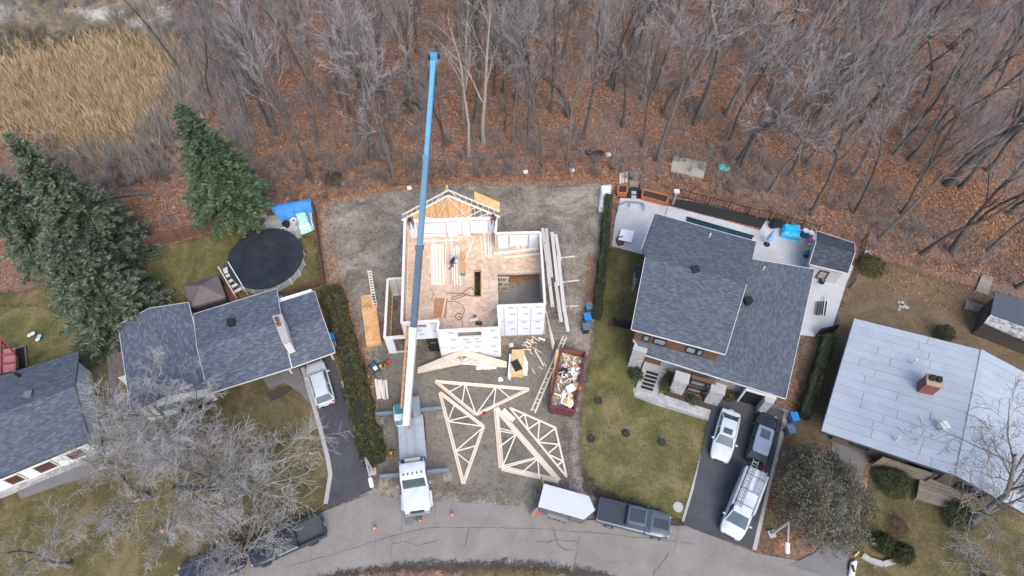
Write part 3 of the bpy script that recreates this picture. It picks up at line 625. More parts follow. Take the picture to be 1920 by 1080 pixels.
# --- bare trees in the front gardens
GT = dict(thin=0.014, wander=0.13, up=0.12)
for (lb, sd_, h_, tr, tm_, x, y, fork, spr, kids, lens) in (
    ("great spreading pale twigged tree in front of the shingled left house", 5, 10.0, 0.3, tw_pale, 455, 925, 0.1, 0.9, (14, 9, 7, 6), (0.78, 0.55, 0.55, 0.6)),
    ("pale twigged tree leaning over the left wing of the shingled house", 8, 8.6, 0.24, tw_pale, 345, 855, 0.12, 0.9, (12, 8, 7, 6), (0.74, 0.55, 0.55, 0.6)),
    ("pale bare tree over the parked dark vehicles", 15, 7.0, 0.2, tw_pale, 470, 1040, 0.15, 0.95, (12, 7, 6, 4), (0.75, 0.55, 0.55, 0.6)),
    ("pale bare tree between the two left house fronts", 19, 7.0, 0.2, tw_pale, 280, 930, 0.15, 0.95, (10, 7, 5, 4), (0.75, 0.55, 0.55, 0.6)),
    ("sparse bare tree in the bottom left corner", 23, 9.0, 0.2, tw_pale, 130, 1060, 0.2, 0.85, (9, 6, 4, 3), (0.62, 0.5, 0.5, 0.6)),
    ("dark limbed bare tree in front of the metal roofed house", 31, 10.5, 0.3, tw_brown, 1815, 985, 0.15, 0.8, (11, 7, 5, 4), (0.72, 0.55, 0.55, 0.6)),
    ("pale bare tree in the bottom right corner", 37, 7.0, 0.2, tw_pale, 1850, 1085, 0.15, 0.95, (10, 7, 5, 4), (0.8, 0.55, 0.55, 0.6))):
    t = bare_tree("bare_tree", lb, sd_, h_, tr, b_mid, tm_, fork=fork, spread=spr, kids=kids, lens=lens, **GT); t.location = P(x, y)
for i, (x, y, lb) in enumerate(((1121, 751, "tiny leafless sapling in a round dark bed nearest the dumpster"), (1108, 822, "thin leafless sapling at the lawn edge below the dumpster"), (1173, 812, "tiny sapling in the middle bed of the right lawn"), (1240, 829, "tiny sapling in the bed nearest the right driveway"))):
    t = bare_tree("sapling", lb, 50 + i, 1.5, 0.03, b_mid, tw_pale, fork=0.3, spread=0.6, kids=(6, 3, 0, 0), levels=2, thin=0.008, cat="sapling"); t.location = P(x, y)
    m = MB(); m.lathe([(0.42, -0.05), (0.4, 0.05), (0.0, 0.09)], (0, 0, 0), 18); m.build("soil_bed", M("bed_soil", (0.035, 0.028, 0.023), 0.95, 0.4, 8), t, local=True)
# --- logs and a stump
def log(label, a, b, r_, mat=b_mid):
    a = P(*a); b = P(*b); t = MB().tube([a + Vector((0, 0, r_)), a.lerp(b, 0.5) + Vector((0, 0, r_ * 1.1)), b + Vector((0, 0, r_ * 0.8))], [r_, r_ * 0.9, r_ * 0.6], 8).build("fallen_log", mat, smooth=True)
    return tag(t, label, "log", "fallen logs")
LOGL = ["thick fallen log left of the green spruce", "thin fallen pole crossing the thick log left of the spruce", "thin grey pole above the thick fallen log", "short log at the right end of the dead branches below the reeds", "long grey branch below the reed bed", "short branch crossing the long one below the reeds", "fallen trunk right of the pale dead trees", "fallen trunk high in the middle of the wood", "fallen trunk at the top right of the wood", "thin fallen branch beside the blue boom tip"]
for i, (a, b, r_) in enumerate([((198, 373), (290, 362), 0.22), ((215, 352), (300, 372), 0.12), ((175, 330), (255, 358), 0.09), ((130, 248), (175, 235), 0.12), ((40, 245), (110, 262), 0.1), ((60, 255), (95, 240), 0.08), ((880, 188), (950, 196), 0.13), ((1145, 105), (1215, 107), 0.12), ((1490, 90), (1590, 88), 0.12), ((770, 155), (840, 168), 0.08)]):
    log(LOGL[i], a, b, r_)
st = thing("tree_stump", "ragged grey tree stump in the leaves behind the patio", "stump", P(1333, 278))
m = MB(); m.lathe([(0.75, -0.05), (0.5, 0.12), (0.36, 0.35), (0.32, 0.5), (0.28, 0.5)], (0, 0, 0), 11); m.build("stump_wood", b_mid, st, local=True)
m = MB()
for k in range(9): a = k * 0.7; m.tube([(math.cos(a) * 0.3, math.sin(a) * 0.3, 0.3), (math.cos(a) * 0.8, math.sin(a) * 0.8, 0.03)], [0.1, 0.03], 5)
m.build("roots", b_mid, st, local=True)
# ------------------------------------------------------------------ houses
def shingles(name, dark, mid, lite, bw=0.36, bh=0.15):
    t = NT(name); uv = t.pos(uv=True)
    br = t.n("TexBrick"); br.offset = 0.5; br.inputs["Scale"].default_value = 1.0; br.inputs["Mortar Size"].default_value = 0.012; br.inputs["Brick Width"].default_value = bw; br.inputs["Row Height"].default_value = bh; br.inputs["Bias"].default_value = 0.0
    br.inputs["Color1"].default_value = (0, 0, 0, 1); br.inputs["Color2"].default_value = (1, 1, 1, 1); br.inputs["Mortar"].default_value = (0.1, 0.1, 0.1, 1)
    t.l(uv, br.inputs["Vector"])
    big = t.noise(uv, 0.5, 4, 0.6)
    c = t.ramp(t.math('ADD', t.math('MULTIPLY', br.outputs["Color"], 0.6), t.math('MULTIPLY', big, 0.4)), [(0.1, dark), (0.55, mid), (1.0, lite)])
    c = t.mix(c, t.ramp(t.noise(uv, 14, 3, 0.7), [(0.3, (0.7, 0.7, 0.7)), (0.7, (1.3, 1.3, 1.3))]), 0.7, 'MULTIPLY')
    t.color(c); t.bump(br.outputs["Fac"], 0.015, 0.7); return t.done(0.9, spec=0.25)
sh_left = shingles("blue_grey_shingle", (0.068, 0.078, 0.1), (0.108, 0.122, 0.153), (0.2, 0.222, 0.265))
sh_far = shingles("slate_shingle", (0.056, 0.064, 0.083), (0.088, 0.1, 0.126), (0.15, 0.168, 0.205))
sh_right = shingles("charcoal_shingle", (0.056, 0.065, 0.083), (0.096, 0.109, 0.135), (0.145, 0.163, 0.198), 0.36, 0.15)
sh_shed = shingles("dark_shingle", (0.03, 0.034, 0.045), (0.055, 0.062, 0.08), (0.1, 0.112, 0.14))
sh_brown = shingles("brown_shingle", (0.09, 0.07, 0.06), (0.14, 0.11, 0.095), (0.2, 0.165, 0.145))
m_white = M("white_siding", (0.68, 0.69, 0.7), 0.6, 0.07, 1.5)
m_trim = M("white_trim", (0.58, 0.58, 0.57), 0.5, 0.05)
m_dkm = M("black_metal", (0.018, 0.018, 0.02), 0.4, 0.2)
m_glass = M("window_glass", (0.16, 0.22, 0.26), 0.08, 0.25, 1.2, spec=0.8)
m_dglass = M("dark_glass", (0.016, 0.02, 0.024), 0.06, 0.3, 1.0, spec=0.8)
m_brownw = M("brown_cladding", (0.12, 0.06, 0.035), 0.6, 0.25, 6)
def stone_mat(name, lo, hi, sc=5.0):
    t = NT(name); v = t.pos((1, 1, 2.2)); cell = t.vor(v, sc); sep = t.n("SeparateColor"); t.l(cell, sep.inputs[0])
    c = t.ramp(sep.outputs[0], [(0.0, lo), (1.0, hi)]); e = t.vor(v, sc, 'DISTANCE_TO_EDGE', "Distance")
    t.color(t.mix(tuple(k * 0.35 for k in lo), c, t.ramp(e, [(0.0, (0, 0, 0)), (0.06, (1, 1, 1))]))); t.bump(e, 0.03, 0.6); return t.done(0.85)
m_stone = stone_mat("pale_stone", (0.24, 0.24, 0.25), (0.5, 0.5, 0.51))
m_found = concrete("foundation", (0.3, 0.29, 0.28), (0.42, 0.41, 0.39))

def slope_uv(a, b, c):
    """uv for a roof plane: u along a->b, v up the slope"""
    u = (b - a).normalized(); n = u.cross(c - a).normalized(); w = n.cross(u)
    return lambda p: ((p - a).dot(u), (p - a).dot(w))
def roof_plane(root, pts, mat, thick=0.16, name="roof_slope", trim=(), tmat=None, tw=0.12):
    pts = [Vector(p) for p in pts]
    o = MB().slab(pts, (0, 0, -thick)).build(name, mat, root, uvf=slope_uv(pts[0], pts[1], pts[2]))
    for i in trim:
        a, b = pts[i], pts[(i + 1) % len(pts)]; c = sum(pts, Vector()) / len(pts); mid = (a + b) / 2
        outd = (mid - c); outd.z = 0; d = (b - a).normalized(); outd = (outd - d * outd.dot(d)).normalized()
        bar("fascia", a + outd * 0.03 + Vector((0, 0, -0.06)), b + outd * 0.03 + Vector((0, 0, -0.06)), 0.04, tw + 0.02, tmat or m_trim, o)
    return o
def gable(root, px, ze, rise, axis, mat, wallmat, ov=0.45, trim=True, z0=0.0, tmat=None, off=0.5, wall=True):
    """px: back-left, back-right, front-right, front-left eave corners; ridge runs EW or NS"""
    A, B, C, D = [P(x, y, ze) for x, y in px]; up = Vector((0, 0, rise))
    if axis == 'EW': r1, r2 = A.lerp(D, off) + up, B.lerp(C, off) + up; S = ((A, B, r2, r1), (C, D, r1, r2))
    else: r1, r2 = A.lerp(B, off) + up, D.lerp(C, off) + up; S = ((D, A, r1, r2), (B, C, r2, r1))
    for q in S: roof_plane(root, q, mat, trim=(0, 1, 3) if trim else (), tmat=tmat)
    if wall:
        cen = (A + B + C + D) / 4
        w = [(p + (cen - p).normalized() * ov * 1.4) for p in (A, B, C, D)]
        MB().prism([q.to_2d() for q in w], z0, ze - 0.1).build("wall", wallmat, root)
        e = (w[0], w[3], r1, w[1], w[2], r2) if axis == 'EW' else (w[0], w[1], r1, w[3], w[2], r2)
        for p, q, r_ in (e[:3], e[3:]):
            top = Vector((p.x + q.x, p.y + q.y, 0)) / 2; top.z = ze - 0.25 + rise * 0.93
            inn = (cen - top); inn.z = 0; inn.normalize()
            MB().slab([Vector((p.x, p.y, ze - 0.11)), Vector((q.x, q.y, ze - 0.11)), top], inn * 0.12).build("gable_wall", wallmat, root)
        return A, B, C, D, r1, r2, w
    return A, B, C, D, r1, r2, None
def on_wall(a, b, f0, f1, z0, z1, mat, root, name="window", proud=0.05, frame=m_trim, out=None):
    """a window on the wall foot line a->b between fractions f0..f1"""
    a = Vector(a); b = Vector(b); d = (b - a); n = Vector((d.y, -d.x, 0)).normalized()
    if out is not None and n.dot(out) < 0: n = -n
    p = a + d * f0 + n * proud; q = a + d * f1 + n * proud
    p.z = q.z = 0; m = MB(); m.slab([p + Vector((0, 0, z0)), q + Vector((0, 0, z0)), q + Vector((0, 0, z1)), p + Vector((0, 0, z1))], -n * 0.08); o = m.build(name, mat, root)
    if frame:
        t = 0.09
        for u, v in ((p + Vector((0, 0, z0)), q + Vector((0, 0, z0))), (p + Vector((0, 0, z1)), q + Vector((0, 0, z1))), (p + Vector((0, 0, z0)), p + Vector((0, 0, z1))), (q + Vector((0, 0, z0)), q + Vector((0, 0, z1)))): bar("frame", u + n * 0.02, v + n * 0.02, t, 0.1, frame, o, up=n)
    return o
def roof_vent(root, x, y, z, s=0.5, h=0.3, mat=None, name="roof_vent"):
    p = P(x, y, z); o = MB().box(p + Vector((0, 0, h / 2 - 0.15)), (s, s, h + 0.3), 0.25).build(name, mat or m_dkm, root)
    MB().box(p + Vector((0, 0, h + 0.03)), (s * 1.25, s * 1.25, 0.06), 0.25).build("cap", mat or m_dkm, o); return o

# ---- far left house
hA = thing("bungalow", "slate roofed house with white gable wall cut by the left picture edge", "house", P(150, 760))
A, B, C, D, r1, r2, w = gable(hA, [(-260, 790), (148, 658), (169, 827), (-230, 990)], 3.3, 1.5, 'EW', sh_far, m_white, 0.5, tmat=M("dark_fascia", (0.05, 0.045, 0.045), 0.5))
for f0, f1 in ((0.08, 0.24), (0.38, 0.56), (0.7, 0.84)): on_wall(w[2], w[3], f0 * 0.55, f1 * 0.55, 1.0, 2.4, M("red_brown_glass", (0.09, 0.035, 0.03), 0.3, 0.4, 3), hA, out=Vector((0, -1, 0)))
roof_vent(hA, 57, 742, 4.3, 0.5, 0.35, M("grey_vent", (0.12, 0.125, 0.13), 0.5)); roof_vent(hA, 33, 703, 3.9, 0.18, 0.3)
bar("stone_skirt", Vector((w[2].x, w[2].y - 0.15, 0.35)), Vector((w[3].x, w[3].y - 0.15, 0.35)), 0.2, 0.7, m_stone, hA)
# ---- shingled left house
hB = thing("bungalow", "blue grey shingled house with carport and long white chimney", "house", P(430, 640))
A, B, C, D, r1, r2, wB = gable(hB, [(222, 609), (353, 567), (392, 728), (246, 775)], 3.1, 0.9, 'NS', sh_left, m_white, 0.4)
on_wall(wB[3], wB[2], 0.25, 0.75, 0.9, 2.2, m_glass, hB, out=Vector((0, -1, 0)))
E = [P(363, 589, 2.9), P(517, 541, 2.9), P(546, 690, 2.9), P(385, 730, 2.9)]
A2, B2, C2, D2, q1, q2, wB2 = gable(hB, [(363, 589), (519, 541), (547, 689), (391, 738)], 2.9, 0.8, 'EW', sh_left, m_white, 0.35, wall=False)
MB().prism([P(x, y, 2.7).to_2d() for x, y in ((372, 594), (512, 551), (524, 608), (386, 655))], 0, 2.75).build("wall", m_white, hB)
A3, B3, C3, D3, q3, q4, _w = gable(hB, [(521, 568), (589, 546), (628, 660), (547.5, 689)], 2.9, 0.62, 'EW', sh_left, m_white, 0.35, wall=False)
MB().prism([P(x, y).to_2d() for x, y in ((532, 590), (597, 570), (600, 582), (536, 603))], 0, 2.75).build("wall", m_white, hB)
for x, y in ((548, 700), (626, 674)):
    p = P(x, y); bar("carport_post", p, p + Vector((0, 0, 2.75)), 0.16, 0.16, m_trim, hB, up=Vector((0, 1, 0)))
roof_vent(hB, 435, 607, 3.55, 0.55, 0.35)
ch = [P(x, y, 5.0) for x, y in ((512, 595), (529, 591), (543, 640), (531, 645))]
co = MB().prism([q.to_2d() for q in ch], 2.6, 5.0).build("chimney", M("whitewashed_brick", (0.6, 0.6, 0.6), 0.8, 0.12, 5), hB)
cc = sum(ch, Vector()) / 4
MB().prism([(q + (q - cc) * 0.08).to_2d() for q in ch], 5.0, 5.1).build("chimney_cap", m_found, co)
for x, y in ((520, 600), (523, 609)): MB().lathe([(0.2, 0), (0.2, 0.3), (0.12, 0.3), (0.12, 0.05)], P(x, y, 5.1), 12).build("flue", M("clay_flue", (0.2, 0.1, 0.07), 0.8), co)
lean = thing("lean_to", "small brown shingled lean-to with white side on the left house", "shed", P(225, 715))
q = [P(205, 667, 2.5), P(230, 657, 2.9), P(238, 700, 2.9), P(214, 709, 2.5)]; roof_plane(lean, [q[0], q[3], q[2], q[1]], sh_brown, 0.12)
MB().prism([P(x, y, 2.4).to_2d() for x, y in ((208, 668), (229, 660), (236, 697), (216, 704))], 0, 2.4).build("wall", m_white, lean)
# ---- two storey house on the right
hC = thing("two_storey_house", "large charcoal shingled two storey house with stone piers and brown cladding", "house", P(1330, 650))
ZU, ZL = 5.9, 3.0
A, B, C, D = P(1228, 400, ZU), P(1418, 453, ZU), P(1360, 664, ZU), P(1184, 617, ZU)
A2, N1 = P(1201, 475, ZU), P(1231, 483, ZU)
RL, RR = (A.lerp(D, 0.47) + Vector((0, 0, 1.1))), (B.lerp(C, 0.47) + Vector((0, 0, 1.1)))
fL = (N1 - D); tl = (RL - D).length
RN = RL + (RR - RL).normalized() * 0.5
RW = RL + (RL - RR).normalized() * 0.1
NB = A2.lerp(N1, 0.02)
roof_plane(hC, [B, A, A2 + Vector((0, 0, 0.72)), RW, RR], sh_right, trim=(0, 1), name="roof_slope")
roof_plane(hC, [D, C, RR, RW], sh_right, trim=(0, 1, 3))
cen = (A + B + C + D) / 4
up4 = [p + (cen - p).normalized() * 0.75 for p in (A, B, C, D)]; fd_ = (D - A).normalized() * 0.4; up4[2] = up4[2] + fd_; up4[3] = up4[3] + fd_
MB().prism([p.to_2d() for p in up4], 0, ZU - 0.1).build("wall", m_brownw, hC)
for f0, f1 in ((0.03, 0.1), (0.16, 0.3), (0.55, 0.66), (0.68, 0.74)): on_wall(up4[3], up4[2], 0.08 + f0, 0.08 + f1, 4.3, 5.2, m_glass, hC, out=Vector((0, -1, 0)), frame=m_dkm)
# lower roof: right wing and front apron
L1, L2, L3 = P(1410, 472, ZL + 0.6), P(1527, 505, ZL), P(1473, 747, ZL)
rr1, rr2 = P(1405, 470, ZL + 1.5), P(1345, 705, ZL + 1.5)
ZJ = 3.9; J1, J2, J3 = [Vector((q.x, q.y, ZJ)) for q in (up4[1], up4[2], up4[3])]
roof_plane(hC, [L3, L2, J1, J2], sh_right, trim=(0, 1), name="roof_slope")
ap = [P(1206, 664, ZL), P(1265, 690, ZL), P(1345, 714, ZL), P(1385, 727, ZL), L3 + Vector((-0.02, 0, 0)), P(1352, 668.5, ZL + 1.6), P(1195, 628, ZL + 1.5)]
roof_plane(hC, [ap[0], L3, J2, J3], sh_right, trim=(0, 3), name="roof_slope")
lw = [P(1215, 655, ZL), P(1420, 500, ZL), P(1518, 520, ZL), P(1462, 735, ZL)]
MB().prism([q.to_2d() for q in (P(1212, 652, ZL), P(1345, 690, ZL), P(1462, 728, ZL), P(1515, 515, ZL), P(1400, 490, ZL))], 0, ZL - 0.12).build("wall", m_stone, hC)
for x, y in ((1303, 508), (1402, 565)): roof_vent(hC, x, y, ZU + 1.0 if x < 1350 else ZL + 1.0, 0.55, 0.3)
for x, y, z in ((1331, 442, 6.4), (1432, 504, 4.2)): MB().lathe([(0.07, -0.2), (0.07, 0.35)], P(x, y, z), 8).build("vent_pipe", m_trim, hC)
def pier(x0, y0, x1, y1, z, name="stone_pier", cap=True, dep=1.1):
    a, b = P(x0, y0, z), P(x1, y1, z); d = (b - a).normalized(); n = Vector((d.y, -d.x, 0))
    if n.y > 0: n = -n
    q = [a, b, b - n * dep, a - n * dep]; o = MB().prism([k.to_2d() for k in q], 0, z).build(name, m_stone, hC)
    if cap: MB().prism([(k + (k - (a + b - n * dep) / 2) * 0.06).to_2d() for k in q], z, z + 0.1).build("cap", m_kerb, o)
    return o
pier(1187, 655, 1211, 663, 3.4, dep=1.0); pier(1264, 712, 1290, 720, 2.5, dep=0.9); pier(1332, 733, 1358, 741, 2.5, dep=0.9); pier(1434, 753, 1450, 757, 2.6, dep=0.7)
fa, fb = P(1290, 722, 1.2), P(1334, 734, 1.2)
MB().slab([Vector((fa.x, fa.y, 0)), Vector((fb.x, fb.y, 0)), Vector((fb.x, fb.y, 2.7)), Vector((fa.x, fa.y, 2.7))], (0.05, 0.3, 0)).build("bay_wall", m_brownw, hC)
for f0, f1, z0, z1 in ((0.03, 0.62, 1.75, 2.45), (0.68, 0.98, 1.75, 2.45), (0.03, 0.62, 0.35, 1.05), (0.68, 0.98, 0.35, 1.05)): on_wall(fa, fb, f0, f1, z0, z1, m_glass, hC, out=Vector((0, -1, 0)), frame=m_dkm)
ga, gb = P(1383, 750, 0.2), P(1437, 766, 0.2)
gd = sub("garage_door", hC, (ga + gb) / 2 - wloc(hC))
for k in range(4):
    z = 0.1 + k * 0.6; MB().slab([Vector((ga.x, ga.y, z)), Vector((gb.x, gb.y, z)), Vector((gb.x, gb.y, z + 0.57)), Vector((ga.x, ga.y, z + 0.57))], (0.05, 0.12, 0)).build("panel", m_dkm, gd)
for a_, b_ in ((ga, ga), (gb, gb)): bar("door_trim", Vector((a_.x, a_.y - 0.04, 0)), Vector((a_.x, a_.y - 0.04, 2.6)), 0.16, 0.16, m_trim, hC, up=Vector((0, 1, 0)))
bar("door_trim", Vector((ga.x, ga.y - 0.06, 2.62)), Vector((gb.x, gb.y - 0.06, 2.62)), 0.16, 0.2, m_trim, hC)
# porch with dark steps
MB().prism([P(x, y, 0.5).to_2d() for x, y in ((1213, 664), (1257, 676), (1250, 700), (1205, 688))], 0, 0.5).build("porch_floor", m_found, hC)
st = sub("front_steps", hC, P(1222, 705) - wloc(hC))
MB().prism([P(x, y, 0.2).to_2d() for x, y in ((1205, 688), (1246, 699), (1233, 738), (1192, 727))], 0, 0.2).build("landing", m_kerb, st)
for k in range(5):
    y = 697 + k * 7.0; x = 1212 - k * 2.4; a, b = P(x, y, 0.24), P(x + 22, y + 6.2, 0.24)
    bar("tread", a, b, 0.24, 0.08, m_dkm, st)
for xa, ya, xb, yb in ((1203, 690, 1191, 728), (1247, 700, 1234, 740)):
    a, b = P(xa, ya), P(xb, yb); bar("handrail", a + Vector((0, 0, 1.1)), b + Vector((0, 0, 0.9)), 0.05, 0.05, m_dkm, st)
    for p in (a, b): bar("rail_post", p, p + Vector((0, 0, 1.05)), 0.05, 0.05, m_dkm, st, up=Vector((0, 1, 0)))
bench = thing("porch_bench", "small brown bench on the front porch", "bench", P(1228, 672, 0.5) )
bar("seat", P(1219, 672, 0.95), P(1241, 678, 0.95), 0.4, 0.08, m_brownw, bench)
for x, y in ((1221, 673), (1239, 678)): bar("leg", P(x, y, 0.5), P(x, y, 0.5) + Vector((0, 0, 0.42)), 0.08, 0.3, m_brownw, bench, up=Vector((0, 1, 0)))
# side entry with small dark roof on the left
so = thing("side_canopy", "small dark shingled canopy on the left wall of the two storey house", "canopy", P(1205, 510))
roof_plane(so, [P(1192, 498, 3.0), P(1191, 520, 3.0), P(1222, 524, 3.3), P(1226, 500, 3.3)], sh_shed)
for x, y in ((1195, 500), (1194, 517)): bar("post", P(x, y, 2.85), Vector((*P(x, y, 2.85).to_2d(), 0)), 0.15, 0.15, m_stone, so, up=Vector((0, 1, 0)))
# walkway of pavers
def pavers(name, px, mat, sx, sy, ang, label, z=0.06, gap=0.02):
    poly = wpoly(px); root = MB().prism(poly, -0.1, 0.035).build(name, M("paver_bed", (0.26, 0.255, 0.25), 0.95)); tag(root, label, None, None, "structure")
    xs = [q[0] for q in poly]; ys = [q[1] for q in poly]; ca, sa = math.cos(ang), math.sin(ang); n = 0
    cx, cy = sum(xs) / len(xs), sum(ys) / len(ys)
    for i in range(-60, 61):
        for j in range(-60, 61):
            lx, ly = i * sx + (sx / 2 if j % 2 else 0), j * sy; x, y = cx + lx * ca - ly * sa, cy + lx * sa + ly * ca
            if inpoly_sd(np.array([x]), np.array([y]), poly)[0] > 0.14:
                c = Vector((x, y, z / 2 + random.uniform(-0.006, 0.006))); d = Vector((ca, sa, 0)) * (sx - gap) / 2
                bar("paver", c - d, c + d, sy - gap, z, mat, root); n += 1
    return root
m_pav = M("grey_paver", (0.36, 0.355, 0.35), 0.85, 0.15, 5, rnd=0.35)
_a, _b = P(1189, 744), P(1336, 792); WANG = math.atan2(_b.y - _a.y, _b.x - _a.x)
pavers("walkway", [(1187, 728), (1195, 722), (1240, 737), (1345, 768), (1336, 792), (1230, 760), (1189, 744)], m_pav, 0.44, 0.3, WANG, "pale paved walk from the front steps to the driveway")
pavers("paving", [(500, 402), (556, 392), (566, 445), (540, 455), (505, 440), (495, 418)], m_pav, 0.6, 0.6, 0.2, "small square of pavers behind the round pool")
# ---- metal roofed house
hD = thing("metal_roof_house", "low house under a broad pale blue metal roof", "house", P(1700, 760))
ZD = 3.0
TL, BL = P(1602, 597, ZD), P(1540, 808, ZD); K1, K2 = P(1843, 657, ZD + 1.0), P(1795, 893, ZD + 1.0)
ndir = (K1 - TL); E1, E2 = P(2010, 745, ZD), P(1960, 985, ZD)
m_met = M("pale_metal_sheet", (0.36, 0.395, 0.435), 0.5, 0.1, 0.6, metal=0.1, rnd=0.07)
for Q4, nm in (((TL, K1, K2, BL), 0), ((K1, E1, E2, K2), 1)):
    a, b, c, d = Q4; nrow = 15; nrm = (b - a).cross(d - a).normalized()
    if nrm.z < 0: nrm = -nrm
    under = MB().slab([p - nrm * 0.06 for p in Q4], (0, 0, -0.16)).build("roof_deck", M("roof_underlay", (0.06, 0.065, 0.08), 0.8), hD)
    for i in range(nrow):
        l0, l1 = a.lerp(d, i / nrow), a.lerp(d, (i + 1) / nrow - 0.0018); r0, r1_ = b.lerp(c, i / nrow), b.lerp(c, (i + 1) / nrow - 0.0018)
        cuts = [0] + sorted(random.uniform(0.12, 0.88) for _ in range(random.choice((1, 1, 2)))) + [1]
        for u, v in zip(cuts[:-1], cuts[1:]):
            if v - u < 0.04: continue
            lift = nrm * random.uniform(0.0, 0.02); v2 = v - 0.003
            MB().slab([l0.lerp(r0, u) + lift, l0.lerp(r0, v2) + lift, l1.lerp(r1_, v2) + lift, l1.lerp(r1_, u) + lift], -nrm * 0.05).build("roof_panel", m_met, hD)
bar("ridge_cap", K1 + Vector((0, 0, 0.04)), K2 + Vector((0, 0, 0.04)), 0.35, 0.04, m_met, hD)
for a, b in ((TL, BL), (TL, K1), (BL, K2)): bar("gutter", a + Vector((0, 0, -0.12)), b + Vector((0, 0, -0.12)), 0.12, 0.16, M("dark_gutter", (0.06, 0.065, 0.085), 0.5), hD)
cen = (TL + BL + E1 + E2) / 4
wD = [p + (cen - p).normalized() * 2.0 for p in (TL, E1, E2, BL)]
MB().prism([q.to_2d() for q in wD], 0, ZD - 0.25).build("wall", M("brown_wall", (0.13, 0.1, 0.08), 0.8), hD)
for f0, f1 in ((0.1, 0.2), (0.42, 0.6), (0.7, 0.85)): on_wall(wD[3], wD[2], f0, f1, 0.9, 2.3, m_dglass, hD, out=Vector((0, -1, 0)), frame=m_dkm)
cp = P(1742, 722, 4.4); m_brick = stone_mat("red_brick", (0.16, 0.05, 0.04), (0.3, 0.11, 0.08), 7)
cb = MB().box(cp + Vector((0, 0, 0.0)), (1.15, 0.95, 1.6), -0.3).build("chimney", m_brick, hD)
MB().box(cp + Vector((0, 0, 0.86)), (1.3, 1.1, 0.12), -0.3).build("chimney_cap", M("cap_mortar", (0.36, 0.28, 0.2), 0.8), cb)
for dx in (-0.25, 0.25): MB().box(cp + Vector((dx, 0.08 - dx * 0.3, 1.1)), (0.36, 0.42, 0.4), -0.3).build("flue", m_dkm, cb)
roof_vent(hD, 1768, 800, 4.3, 0.5, 0.3, m_trim)
for x, y in ((1715, 678), (1683, 823)): MB().lathe([(0.09, -0.3), (0.09, 0.4)], P(x, y, 4.0), 8).build("vent_pipe", m_trim, hD)
# plank screen, deck and step in front of it
def planks(name, label, px0, px1, h, n, mat, cat="fence", gap=0.015, t=0.03, z0=0.0, rails=True, group=None):
    a, b = P(*px0), P(*px1); root = thing(name, label, cat, a, group=group); d = (b - a); L = d.length; d.normalize(); w = L / n; nn = Vector((d.y, -d.x, 0))
    for i in range(n):
        c = a + d * (w * (i + 0.5)); hh = h * random.uniform(0.985, 1.0); bar("plank", c + Vector((0, 0, z0)), c + Vector((0, 0, z0 + hh)), t, w - gap, mat, root, up=nn.cross(Vector((0, 0, 1))))
    if rails:
        for z in (0.25, 0.8): bar("rail", a + nn * 0.05 + Vector((0, 0, h * z)), b + nn * 0.05 + Vector((0, 0, h * z)), 0.05, 0.08, mat, root)
        k = max(2, int(L / 2.4) + 1)
        for i in range(k): p = a.lerp(b, i / (k - 1)) + nn * 0.1; bar("post", p, p + Vector((0, 0, h * 1.03)), 0.1, 0.1, mat, root, up=Vector((0, 1, 0)))
    return root
m_oldw = M("weathered_wood", (0.22, 0.19, 0.155), 0.9, 0.3, 6, rnd=0.4, obj=False)
m_fence = M("brown_fence", (0.15, 0.078, 0.058), 0.85, 0.25, 6, rnd=0.4)
planks("plank_screen", "weathered plank screen below the metal roof eave", (1632, 872), (1728, 904), 2.2, 26, m_oldw)
def deck(name, label, px, z, n, mat, cat="deck", along=0):
    q = [P(x, y, z) for x, y in px]; root = thing(name, label, cat, Vector((q[3].x, q[3].y, 0)))
    for i in range(n):
        u, v = (i + 0.5) / n, 0
        a, b = (q[0].lerp(q[3], u), q[1].lerp(q[2], u)) if not along else (q[0].lerp(q[1], u), q[3].lerp(q[2], u))
        w = ((q[0] - q[3]).length if not along else (q[0] - q[1]).length) / n; bar("board", a, b, w * 0.93, 0.05, mat, root)
    for p in q: bar("post", Vector((p.x, p.y, 0)), Vector((p.x, p.y, z - 0.03)), 0.12, 0.12, mat, root, up=Vector((0, 1, 0)))
    MB().prism([(p + (sum(q, Vector()) / 4 - p) * 0.02).to_2d() for p in q], max(0.02, z - 0.25), z - 0.04).build("joist_frame", mat, root); return root
deck("deck", "grey weathered plank deck under the bare tree", [(1728, 880), (1800, 905), (1792, 958), (1718, 935)], 0.55, 16, m_oldw)
MB_ = thing("step_board", "pale plank ramp leading off the grey deck", "ramp", P(1793, 940)); bar("board", P(1795, 922, 0.55), P(1790, 953, 0.1), 0.55, 0.06, m_oldw, MB_); bar("cleat", P(1792, 940, 0.36), P(1796, 941, 0.36), 0.08, 0.06, m_oldw, MB_)
# ---- back garden shed of the two storey house
sh = thing("garden_shed", "pale walled garden shed with dark shingled roof on the patio", "shed", P(1560, 480))
S = gable(sh, [(1531, 433), (1602, 456), (1590, 512), (1518, 495)], 2.6, 0.8, 'EW', sh_shed, M("shed_siding", (0.42, 0.4, 0.4), 0.7, 0.1), 0.3)
on_wall(S[6][3], S[6][2], 0.35, 0.62, 0.5, 1.7, M("shed_door", (0.3, 0.26, 0.2), 0.7), sh, "door", out=Vector((0, -1, 0)), frame=m_dkm)
